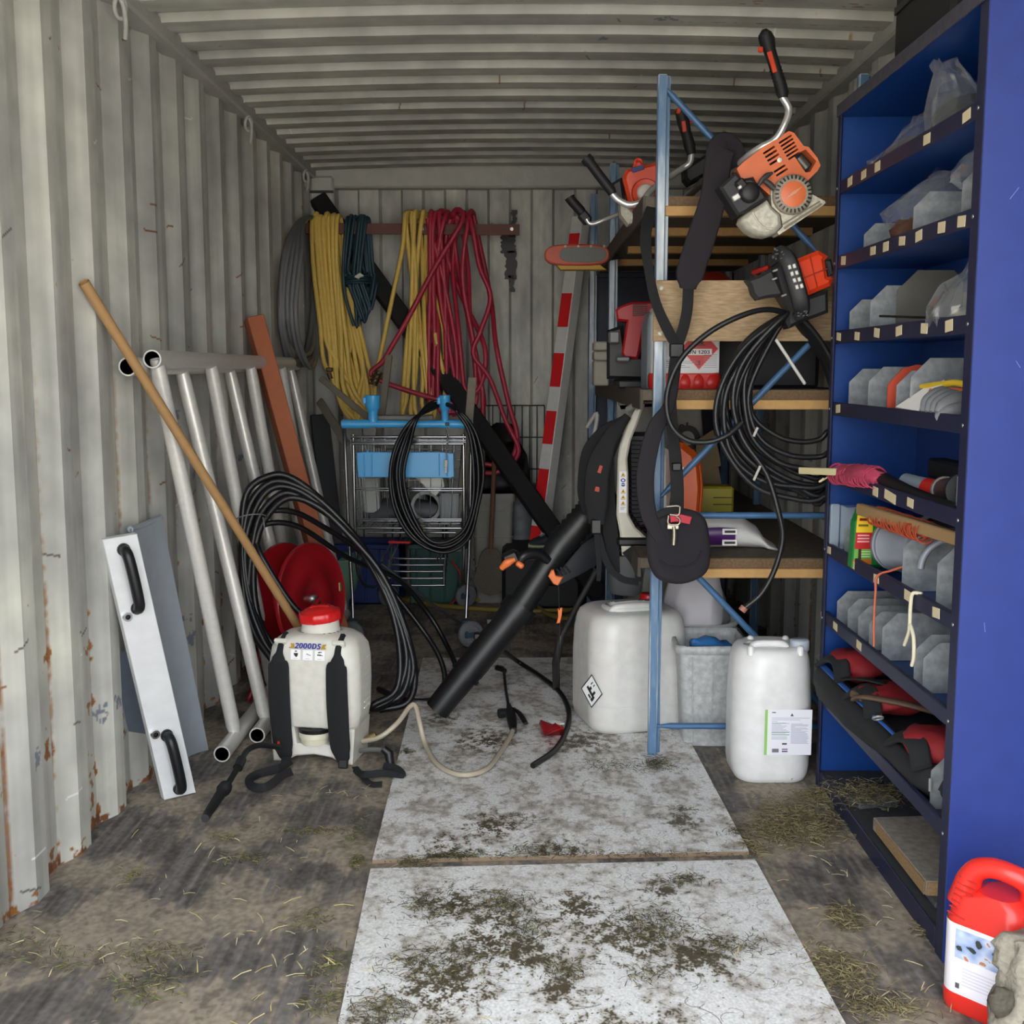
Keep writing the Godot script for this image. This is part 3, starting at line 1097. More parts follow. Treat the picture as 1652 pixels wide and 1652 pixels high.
func build_reel() -> void:
	var red := mat("reel_red", C("97141d"), 0.35, 0.0, "smudge")
	var ax := V(0.90, 0.08, 0.43).normalized()
	var up := (Vector3.UP - ax * ax.y).normalized()
	var bs := Basis(up.cross(ax), ax, up).orthonormalized()
	var o := V(-0.86, 0.385, -4.30)
	var t := thing("hose_reel", "red metal hose reel with two round flanges standing behind the white sprayer", "hose reel", V(-0.86, 0, -4.3))
	for s in [-1.0, 1.0]:
		var b := B.new()
		b.lathe([Vector2(0, 0.004), Vector2(0.05, 0.004), Vector2(0.06, 0.012), Vector2(0.125, 0.012), Vector2(0.135, 0.004), Vector2(0.205, 0.006), Vector2(0.213, 0.012), Vector2(0.218, 0.006), Vector2(0.216, -0.004), Vector2(0.2, -0.004), Vector2(0, -0.004)], o + ax * 0.06 * s, bs * Basis.from_scale(V(1, s, 1)), 48)
		obj("flange", b, red, t)
	var b := B.new()
	b.lathe([Vector2(0.085, -0.06), Vector2(0.08, -0.03), Vector2(0.08, 0.03), Vector2(0.085, 0.06)], o, bs, 32)
	obj("drum", b, red, t)
	b = B.new()
	b.lathe([Vector2(0, 0.085), Vector2(0.012, 0.083), Vector2(0.02, 0.07), Vector2(0.02, 0.06)], o, bs, 16)
	obj("hub_bolt", b, mat("bolt_steel", C("a9a9a6"), 0.35, 0.9), t)
	b = B.new()
	b.tube(curve([o + ax * 0.075 + up * -0.11, o + ax * 0.1 + up * -0.112, o + ax * 0.125 + up * -0.11], 3), 0.01, 12)
	obj("crank_knob", b, M.black_plastic, t)
	for s in [-1.0, 1.0]:
		b = B.new()
		var h: Vector3 = o + ax * 0.095 * s
		b.tube(curve([V(h.x - 0.10, 0.012, h.z + 0.12), V(h.x - 0.09, 0.03, h.z + 0.11), h, V(h.x + 0.1, 0.03, h.z - 0.12), V(h.x + 0.11, 0.012, h.z - 0.13)], 5), 0.011, 10)
		obj("leg", b, red, t)
	# tap on a length of grey pipe beside it
	t = thing("brass_tap", "small brass tap on a short grey pipe between the red reel and trolley", "tap", V(-0.723, 0.233, -4.5))
	b = B.new()
	b.tube(curve([V(-0.776, 0.308, -4.45), V(-0.742, 0.366, -4.45), V(-0.727, 0.396, -4.45)], 4), 0.012, 12)
	obj("pipe", b, M.bolt_steel, t)
	b = B.new()
	b.tube([V(-0.727, 0.388, -4.45), V(-0.727, 0.421, -4.45)], [0.017, 0.013], 12)
	b.bar(V(-0.776, 0.432, -4.42), V(-0.712, 0.408, -4.48), 0.012, 0.006, 0.002)
	obj("handle", b, mat("brass", C("a58a58"), 0.35, 0.8), t)
	b = B.new()
	b.tube([V(-0.776, 0.308, -4.45), V(-0.771, 0.168, -4.45), V(-0.765, 0.0, -4.45)], 0.016, 12)
	obj("standpipe", b, mat("plain_grey", C("6d6d69"), 0.6), t)


func build_black_coil() -> void:
	var blk := mat("black_hose", C("0d0e11"), 0.4)
	var t := thing("black_hose_coil", "thick black hose in a big loose coil over the red reel behind the sprayer", "hose", V(-0.75, 0, -4.1))
	rng.seed = 77
	var path := []
	var outer := [V(-0.515, 0.057, -3.98), V(-0.436, 0.096, -3.98), V(-0.41, 0.204, -3.98), V(-0.452, 0.375, -3.98), V(-0.538, 0.566, -3.98), V(-0.659, 0.722, -3.98), V(-0.776, 0.821, -3.98), V(-0.876, 0.843, -3.98), V(-0.948, 0.772, -3.98), V(-0.983, 0.632, -3.98), V(-0.979, 0.464, -3.98), V(-0.934, 0.328, -3.98), V(-0.869, 0.233, -3.98)]
	for k in 5:
		var ps := []
		var lift := (k - 2) * 0.022
		for i in outer.size():
			var f: float = float(i) / (outer.size() - 1)
			var side: Vector3 = V(-0.5, 0.7, 0).normalized() if i < 7 else V(-0.6, -0.1 if i > 8 else 0.75, 0)
			var p: Vector3 = outer[i] + side * lift * (0.35 + 1.1 * sin(PI * clampf(f * 1.1, 0, 1))) + V(rng.randf_range(-0.01, 0.01), rng.randf_range(-0.008, 0.008), 0.0)
			p.z += -0.06 * sin(PI * f) * (1.0 + 0.3 * k) + k * 0.012
			p.y = max(p.y, 0.014 + 0.02 * (k % 2))
			ps.append(p)
		if k % 2 == 1:
			ps.reverse()
		path.append_array(ps)
	var b := B.new()
	b.tube(curve(path, 5), 0.0125, 10)
	obj("hose", b, blk, t)
	# the two strands that run on under the blower tube
	b = B.new()
	b.tube(curve([V(-0.976, 0.678, -4.05), V(-0.938, 0.746, -4.05), V(-0.837, 0.749, -4.1), V(-0.742, 0.68, -4.2), V(-0.619, 0.57, -4.3), V(-0.519, 0.428, -4.35), V(-0.388, 0.255, -4.35), V(-0.317, 0.156, -4.3), V(-0.293, 0.072, -4.25), V(-0.33, 0.016, -4.205), V(-0.436, 0.014, -4.195), V(-0.561, 0.014, -4.346)], 6), 0.0105, 10)
	obj("hose", b, blk, t)
	b = B.new()
	b.tube(curve([V(-0.955, 0.636, -4.03), V(-0.931, 0.705, -4.05), V(-0.819, 0.691, -4.12), V(-0.667, 0.546, -4.3), V(-0.499, 0.425, -4.5), V(-0.384, 0.263, -4.6), V(-0.3, 0.131, -4.55), V(-0.251, 0.068, -4.4), V(-0.244, 0.016, -4.359)], 6), 0.0105, 10)
	obj("hose", b, blk, t)
	b = B.new()
	b.tube(curve([V(-0.95, 0.642, -4.02), V(-0.92, 0.584, -4), V(-0.824, 0.426, -4), V(-0.733, 0.351, -3.98), V(-0.651, 0.291, -3.95)], 6), 0.0105, 10)
	obj("hose", b, blk, t)
	b = B.new()
	var mid := V(-0.96, 0.735, -3.99)
	b.tube(curve(circle_of(mid, V(0.055, 0.016, 0.02), V(-0.01, 0.02, 0.07), 12), 3, true), 0.0022, 6)
	b.tube(curve([mid + V(0.05, 0.01, 0.03), mid + V(0.06, -0.03, 0.05), mid + V(0.062, -0.075, 0.04)], 4), 0.002, 6)
	obj("tie", b, mat("wire_tie", C("77787a"), 0.5), t)
	# black pole under the coil
	b = B.new()
	b.tube([V(-0.629, 0.393, -5.05), V(-0.397, 0.189, -5.1), V(-0.213, 0.008, -5.305)], [0.007, 0.007, 0.007], 8)
	tag(obj("thin_rod", b, mat("dark_rod", C("3a3a3c"), 0.45)), "thin dark rod slanting down from the trolley to the blue castor", "rod")


func build_sprayer() -> void:
	var white := mat("white_plastic", C("e9e7dd"), 0.38, 0.0, "smudge", "", 4.0)
	white.subsurf_scatter_enabled = true
	white.subsurf_scatter_strength = 0.15
	var web := mat("webbing", C("17181b"), 0.8, 0.0, "", "cloth", 14.0, 0.6)
	var t := thing("knapsack_sprayer", "white plastic knapsack sprayer with a red screw cap and black padded straps", "sprayer", V(-0.655, 0, -3.62), rot(0, -9, 0))
	var b := B.new()
	var rs := []
	for s in [[0.112, 0.20, 0.12, 0.05], [0.113, 0.255, 0.16, 0.05], [0.122, 0.285, 0.19, 0.05], [0.16, 0.300, 0.205, 0.055], [0.25, 0.306, 0.215, 0.055], [0.33, 0.304, 0.215, 0.055], [0.372, 0.294, 0.207, 0.06], [0.398, 0.268, 0.19, 0.07], [0.413, 0.225, 0.165, 0.07], [0.42, 0.16, 0.13, 0.06], [0.421, 0.1, 0.1, 0.05]]:
		var ring := rrect(s[1], s[2], s[3], s[0], 5)
		for i in ring.size():
			# the back pad hollow between the straps
			var p: Vector3 = ring[i]
			if p.z > 0.05 and s[0] > 0.12 and s[0] < 0.40:
				p.z -= 0.004
			ring[i] = p
		rs.append(ring)
	b.rings(rs)
	var tank := obj("tank", b, white, t, true)
	# level ribs moulded down the side
	for k in 9:
		b = B.new()
		b.box(V(0.1495, 0.17 + 0.02 * k, -0.012), V(0.008, 0.007, 0.07), 0.003)
		obj("moulded_rib", b, white, t, true)
	b = B.new()
	b.prism([V(-0.138, 0, 0.09), V(-0.146, 0.118, 0.09), V(-0.066, 0.118, 0.09), V(-0.058, 0.062, 0.09), V(0.058, 0.062, 0.09), V(0.066, 0.118, 0.09), V(0.138, 0.118, 0.09), V(0.128, 0.0, 0.09), V(0.10, 0.0, 0.09), V(0.06, 0.02, 0.09), V(0.0, 0.028, 0.09), V(-0.06, 0.02, 0.09), V(-0.10, 0, 0.09)], V(0, 0, -0.18), 0.006)
	obj("base", b, white, t, true)
	b = B.new()
	b.lathe([Vector2(0, 0.102), Vector2(0.046, 0.102), Vector2(0.05, 0.098), Vector2(0.05, 0.084), Vector2(0.046, 0.082), Vector2(0.044, 0.064), Vector2(0, 0.062)], V(-0.005, -0.002, 0.062), Basis.IDENTITY, 28)
	obj("pump_lid", b, mat("cream_plastic", C("dcd6bf"), 0.4), t, true)
	b = B.new()
	b.lathe([Vector2(0.04, 0.118), Vector2(0.052, 0.114), Vector2(0.05, 0.1), Vector2(0.03, 0.1)], V(-0.005, -0.002, 0.058), Basis.IDENTITY, 28)
	obj("seal_ring", b, M.black_plastic, t, true)
	b = B.new()
	b.lathe([Vector2(0.072, 0.415), Vector2(0.062, 0.424), Vector2(0.06, 0.455), Vector2(0.056, 0.458)], V(0, 0, -0.005), Basis.IDENTITY, 32)
	obj("neck", b, white, t, true)
	# fluted cap, seated a little askew
	b = B.new()
	rs = []
	for s in [[0.062, 0.0], [0.067, 0.001], [0.068, 0.016], [0.067, 0.028], [0.062, 0.031], [0.056, 0.032], [0.05, 0.038], [0.035, 0.044], [0.012, 0.047]]:
		var ring := []
		for j in 64:
			var a := TAU * j / 64.0
			var f: float = 1.0 + (0.055 if (j % 8) == 0 and s[1] > 0.0005 and s[1] < 0.029 else 0.0)
			ring.append(V(cos(a) * s[0] * f, s[1], sin(a) * s[0] * f))
		rs.append(ring)
	b.rings(rs)
	var tilt := B.new()
	tilt.add(b, Transform3D(rot(3, 0, 4), V(0, 0.452, -0.005)))
	var cap := obj("screw_cap", tilt, mat("cap_red", C("d21d1f"), 0.3), t, true)
	b = B.new()
	b.bar(V(-0.03, 0.494, -0.005), V(0.035, 0.498, -0.005), 0.03, 0.01, 0.004)
	obj("cap_ridge", b, M.cap_red, cap).transform = cap.transform.affine_inverse() * Transform3D(Basis.IDENTITY, V(0, 0.489, -0.005))
	# straps
	for s in [-1.0, 1.0]:
		var x: float = 0.1 * s if s < 0 else 0.092
		b = B.new()
		b.strap(curve([V(x, 0.415, 0.045), V(x, 0.395, 0.085), V(x, 0.37, 0.104), V(x + 0.002 * s, 0.345, 0.113), V(x, 0.32, 0.118), V(x + 0.002, 0.2, 0.122), V(x + 0.006, 0.08, 0.116), V(x + 0.012, 0.035, 0.112), V(x + 0.014, 0.008, 0.105)], 4), spread([0.02, 0.02, 0.022, 0.045, 0.07, 0.072, 0.068, 0.05, 0.022], 4), 0.014, V(0, 0.3, 1))
		var st := obj("shoulder_strap", b, web, t, true)
		b = B.new()
		b.box(V(x, 0.398, 0.09), V(0.042, 0.014, 0.022), 0.003, rot(-50, 0, 0))
		obj("strap_anchor", b, white, t, true)
		b = B.new()
		b.box(V(x + 0.016, 0.012, 0.115), V(0.03, 0.028, 0.014), 0.003, rot(-20, 0, 0))
		obj("buckle", b, M.black_plastic, t, true)
		if s < 0:
			b = B.new()
			b.box(V(x - 0.004, 0.072, 0.124), V(0.008, 0.014, 0.003), 0.001)
			obj("strap_tag", b, mat("tag_red", C("c2301f"), 0.6), t, true)
	b = B.new()
	b.strap(curve([V(-0.731, 0.03, -3.47), V(-0.752, 0.03, -3.402), V(-0.808, 0.018, -3.39), V(-0.83, 0.018, -3.337), V(-0.807, 0.016, -3.28), V(-0.762, 0.02, -3.269), V(-0.729, 0.03, -3.337), V(-0.708, 0.03, -3.375)], 6), 0.026, 0.003, V(0.2, 0.4, 1))
	obj("strap_tail", b, web, t)
	b = B.new()
	b.strap(curve([V(-0.535, -0.005, -3.5), V(-0.488, 0.02, -3.377), V(-0.422, 0.02, -3.388), V(-0.366, 0.02, -3.367), V(-0.385, 0.03, -3.399), V(-0.43, 0.03, -3.427)], 6), 0.022, 0.003, V(0.2, 0.5, 1))
	b.strap(curve([V(-0.531, -0.001, -3.5), V(-0.479, 0.012, -3.355), V(-0.452, 0.01, -3.319), V(-0.422, 0.01, -3.319)], 6), 0.022, 0.003, V(0.2, 1, 0.6))
	obj("strap_tail", b, web, t)
	# pump lever
	b = B.new()
	b.tube(curve([V(-0.763, 0.078, -3.46), V(-0.812, 0.104, -3.4), V(-0.841, 0.1, -3.36), V(-0.847, 0.082, -3.29), V(-0.866, 0.044, -3.2)], 6), 0.009, 12)
	var lever := obj("pump_lever", b, M.black_plastic, t)
	b = B.new()
	b.tube([V(-0.848, 0.087, -3.32), V(-0.85, 0.074, -3.28)], 0.015, 12)
	obj("lever_joint", b, M.black_plastic, lever)
	b = B.new()
	b.tube([V(-0.867, 0.048, -3.205), V(-0.868, 0.044, -3.195), V(-0.873, 0.038, -3.19), V(-0.876, 0.033, -3.18), V(-0.894, 0.003, -3.1), V(-0.886, 0.012, -3.046)], [0.019, 0.021, 0.021, 0.015, 0.013, 0.011], 14)
	obj("lever_grip", b, mat("grip_rubber", C("121316"), 0.6), lever)
	# outlet: steel elbow and a brass cock on the right side
	b = B.new()
	b.tube(curve([V(-0.517, 0.046, -3.52), V(-0.475, 0.057, -3.5), V(-0.429, 0.058, -3.48), V(-0.419, 0.034, -3.46), V(-0.431, 0.009, -3.43), V(-0.462, -0.001, -3.4)], 5), 0.008, 12)
	obj("outlet_pipe", b, mat("worn_alloy", C("8f938f"), 0.4, 0.7), t)
	b = B.new()
	b.tube([V(-0.437, 0.071, -3.47), V(-0.418, 0.055, -3.47), V(-0.41, 0.018, -3.45)], [0.012, 0.016, 0.013], 12)
	obj("outlet_cap", b, M.black_plastic, t)
	b = B.new()
	b.tube([V(-0.527, 0.041, -3.62), V(-0.478, 0.067, -3.62)], 0.009, 10)
	b.box(V(-0.503, 0.054, -3.62), V(0.03, 0.016, 0.02), 0.003, rot(0, 20, 25))
	obj("brass_cock", b, M.brass, t)
	# stickers
	var pic := Image.create(192, 64, false, Image.FORMAT_RGB8)
	pic.fill(Color(0.92, 0.92, 0.9))
	for k in 3:
		pic.fill_rect(Rect2i(k * 64 + 2, 2, 60, 60), Color.WHITE)
	for r in [[26, 8, 14, 6], [20, 22, 26, 10], [24, 32, 20, 8], [30, 40, 10, 6], [88, 24, 8, 4], [94, 27, 10, 3], [102, 31, 14, 3], [152, 10, 20, 5], [148, 14, 12, 4], [144, 26, 24, 7], [160, 30, 18, 4]]:
		pic.fill_rect(Rect2i(r[0], r[1], r[2], r[3]), Color(0.13, 0.13, 0.14))
	for k in 3:
		pic.fill_rect(Rect2i(k * 64 + 18, 54, 26, 2), Color(0.7, 0.7, 0.72))
	var pm := image_mat("pictograms", pic, 0.5)
	for k in 3:
		b = B.new()
		var x := -0.046 + 0.04 * k
		b.flat_n([V(x - 0.017, 0.345, 0.1085), V(x + 0.017, 0.345, 0.1085), V(x + 0.017, 0.378, 0.1045), V(x - 0.017, 0.378, 0.1045)], V(0, 0.1, 1), [Vector2(k / 3.0, 1), Vector2((k + 1) / 3.0, 1), Vector2((k + 1) / 3.0, 0), Vector2(k / 3.0, 0)])
		obj("pictogram_sticker", b, pm, t, true)
	lettering("2000DS", "label_lettering", t, Transform3D(rot(-38, 0, 0), V(-0.006, 0.39, 0.103)), 0.019, 0.085, mat("print_blue", C("3540a8"), 0.5), 0.0012)
	for s in [-1.0, 1.0]:
		b = B.new()
		b.prism([V(-0.006 + 0.044 * s, 0.383, 0.1085), V(-0.006 + 0.063 * s, 0.383, 0.1085), V(-0.006 + 0.055 * s, 0.389, 0.104), V(-0.006 + 0.06 * s, 0.396, 0.097), V(-0.006 + 0.048 * s, 0.395, 0.0975)], V(0, -0.0005, -0.001))
		obj("label_flash", b, mat("print_ochre", C("c39a3a"), 0.5), t, true)


func lettering(text: String, called: String, parent: Node, tf: Transform3D, high: float, wide: float, m: Material, depth := 0.001) -> MeshInstance3D:
	# raised letters, centred, with the given letter height and overall width
	var f := SystemFont.new()
	f.font_names = PackedStringArray(["Droid Sans"])
	f.font_weight = 700
	var tm := TextMesh.new()
	tm.font = f
	tm.font_size = 64
	tm.pixel_size = 0.01
	tm.depth = depth / 0.01
	tm.text = text
	var bx := tm.get_aabb()
	var o := MeshInstance3D.new()
	o.name = named(called, parent)
	o.mesh = tm
	o.material_override = m
	var k := V(wide / max(bx.size.x, 0.001), high / max(bx.size.y, 0.001), 0.01)
	o.transform = tf * Transform3D(Basis.from_scale(k), V(0, 0, 0)).translated_local(-bx.get_center())
	parent.add_child(o, true)
	return o


func build_floor_items() -> void:
	# clear spray hose and lance in front of the sprayer
	var t := thing("spray_hose", "clear hose curling over the white board from the sprayer to the spray gun", "hose", V(-0.191, 0.013, -3.387))
	var b := B.new()
	b.tube(curve([V(-0.522, 0.047, -3.61), V(-0.463, 0.065, -3.6), V(-0.408, 0.105, -3.62), V(-0.372, 0.143, -3.68), V(-0.352, 0.146, -3.68), V(-0.336, 0.105, -3.64), V(-0.313, 0.04, -3.6), V(-0.257, 0.024, -3.445), V(-0.18, 0.024, -3.363), V(-0.106, 0.024, -3.418), V(-0.064, 0.024, -3.587), V(-0.037, 0.026, -3.72), V(-0.027, 0.03, -3.788)], 7), 0.0085, 10)
	obj("hose", b, mat("clear_hose", C("b3a894"), 0.22), t)
	t = thing("spray_gun", "black spray gun with a short lance lying on the white board", "spray gun", V(-0.037, 0.012, -3.972))
	b = B.new()
	b.tube(curve([V(-0.025, 0.03, -3.775), V(-0.029, 0.034, -3.831), V(-0.034, 0.036, -3.91), V(-0.04, 0.034, -4.005), V(-0.045, 0.032, -4.073)], 3), [0.012, 0.013, 0.014, 0.016, 0.017, 0.018, 0.019, 0.018, 0.016, 0.014, 0.011, 0.009, 0.008], 14)
	obj("body", b, M.black_plastic, t)
	b = B.new()
	b.tube(curve([V(-0.045, 0.03, -4.064), V(-0.06, 0.024, -4.333), V(-0.069, 0.022, -4.58)], 4), 0.0055, 10)
	obj("lance", b, M.black_plastic, t)
	b = B.new()
	b.tube([V(-0.066, 0.022, -4.59), V(-0.079, 0.022, -4.619), V(-0.101, 0.022, -4.639)], [0.009, 0.0125, 0.012], 12)
	obj("nozzle", b, M.black_plastic, t)
	b = B.new()
	b.tube([V(-0.044, 0.034, -3.975), V(-0.062, 0.034, -3.967), V(-0.079, 0.034, -3.96)], [0.014, 0.017, 0.017], 14)
	obj("adjuster", b, M.black_plastic, t)
	b = B.new()
	b.strap(curve([V(-0.028, 0.04, -4.001), V(-0.004, 0.04, -3.941), V(0.018, 0.03, -3.858)], 4), [0.014, 0.015, 0.016, 0.018, 0.019, 0.02, 0.02, 0.02, 0.018], 0.01, V(0, 1, 0))
	obj("trigger_lever", b, M.black_plastic, t)
	# red wrapper
	b = B.new()
	b.rings([[V(0.067, 0.014, -3.923), V(0.117, 0.014, -3.894), V(0.155, 0.014, -3.853), V(0.14, 0.014, -3.784), V(0.082, 0.014, -3.771)], [V(0.07, 0.045, -3.853), V(0.095, 0.045, -3.784), V(0.127, 0.045, -3.854), V(0.147, 0.045, -3.757), V(0.076, 0.045, -3.69)], [V(0.082, 0.052, -3.81), V(0.105, 0.052, -3.762), V(0.116, 0.052, -3.796), V(0.134, 0.052, -3.742), V(0.084, 0.052, -3.688)]], true, true)
	b.jitter(0.006, 14.0, 4)
	t = thing("red_wrapper", "small crumpled red wrapper torn white at one edge on the far board", "wrapper", V(0.109, 0.012, -3.831))
	obj("wrapper", b, mat("wrapper_red", C("b81a22"), 0.4), t)
	b = B.new()
	b.prism([V(0.096, 0.05, -3.83), V(0.124, 0.05, -3.831), V(0.151, 0.045, -3.805), V(0.118, 0.048, -3.788)], V(0, -0.004, 0))
	obj("torn_edge", b, mat("paper_white", C("e8e6e2"), 0.7), t)
	# black hose end by the jerrycan
	b = B.new()
	b.tube(curve([V(-0.084, 0.179, -4.35), V(-0.012, 0.05, -4.634), V(0.081, 0.03, -4.475), V(0.152, 0.022, -4.272), V(0.175, 0.022, -4.016), V(0.155, 0.022, -3.787), V(0.109, 0.022, -3.594), V(0.038, 0.024, -3.447)], 7), 0.0095, 10)
	tag(obj("black_hose", b, M.black_hose), "thin black hose end curving over the far board past the white jerrycan", "hose")


func build_back() -> void:
	# hose rail held off the back wall
	var brown := mat("rail_brown", C("6b4038"), 0.6, 0.1, "smudge", "", 5.0)
	var rail := thing("hose_rail", "flat brown steel rail on the back wall, hung with coils of hose", "rail", V(-0.57, 1.96, -6.1))
	var b := B.new()
	b.bar(V(-1.135, 2.0, -6.1), V(-0.01, 1.992, -6.1), 0.010, 0.056, 0.002)
	obj("bar", b, brown, rail)
	for x in [-1.05, -0.52, -0.05]:
		b = B.new()
		b.bar(V(x, 1.995, -6.105), V(x, 1.995, -6.4), 0.035, 0.012, 0.002)
		obj("bracket", b, brown, rail)
		b = B.new()
		b.tube([V(x, 1.995, -6.095), V(x, 1.995, -6.088)], 0.009, 8)
		obj("bolt", b, M.bolt_steel, rail)
	build_hoses()
	build_trolley()
	build_trolley_load()
	build_back_corner()


func over_rail(strands: Array, lo: float, jit: float, sd: int) -> Array:
	# strands run down from the rail; joined end to end over the rail and below
	var r := RandomNumberGenerator.new()
	r.seed = sd
	var path := []
	for i in strands.size():
		var s: Array = strands[i].duplicate()
		for k in s.size():
			s[k] += V(r.randf_range(-jit, jit), r.randf_range(-jit, jit) * 0.5, r.randf_range(-jit, jit))
		if i % 2 == 0:
			s.reverse()
			path.append_array(s)
			if i < strands.size() - 1:
				var t: Vector3 = s[-1]
				var n: Vector3 = strands[i + 1][0]
				path.append(V((t.x + n.x) * 0.5, 2.052 + r.randf() * lo, -6.11))
		else:
			for k in 2:
				s[k].z = -6.14
			path.append_array(s)
	return path


func hank(top_l: float, top_r: float, bot_l: float, bot_r: float, low: float, low_var: float, n: int, sd: int, bulge := 0.0, lean := 0.0) -> Array:
	# n loops over the rail: the front strand comes down on one side, the back strand goes up on the other
	var r := RandomNumberGenerator.new()
	r.seed = sd
	var ss := []
	for i in n:
		var f := (i + 0.5) / n
		var xt := lerpf(top_l, top_r, f) + r.randf_range(-0.01, 0.01)
		var y := low + r.randf() * low_var
		var xl := lerpf(bot_l, bot_r, clampf(f * 0.55 + r.randf_range(-0.06, 0.06), 0, 1))
		var xr := lerpf(bot_l, bot_r, clampf(0.45 + f * 0.55 + r.randf_range(-0.06, 0.06), 0, 1))
		var zf := -6.075 + r.randf_range(-0.012, 0.014)
		ss.append([V(xt, 2.02, zf + 0.005), V(lerpf(xt, xl, 0.25) - bulge, 1.8, zf + 0.015), V(lerpf(xt, xl, 0.7) - bulge * 0.6, lerpf(y, 1.9, 0.45), zf + 0.02), V(xl, y + 0.12, zf + 0.02), V((xl + xr) * 0.5 + lean, y, zf)])
		ss.append([V(xt + 0.015, 2.02, -6.14), V(lerpf(xt, xr, 0.25) + bulge, 1.8, -6.14), V(lerpf(xt, xr, 0.7) + bulge * 0.6, lerpf(y, 1.9, 0.45), -6.13), V(xr, y + 0.12, -6.11), V((xl + xr) * 0.5 + lean + 0.01, y - 0.005, -6.09)])
	return ss


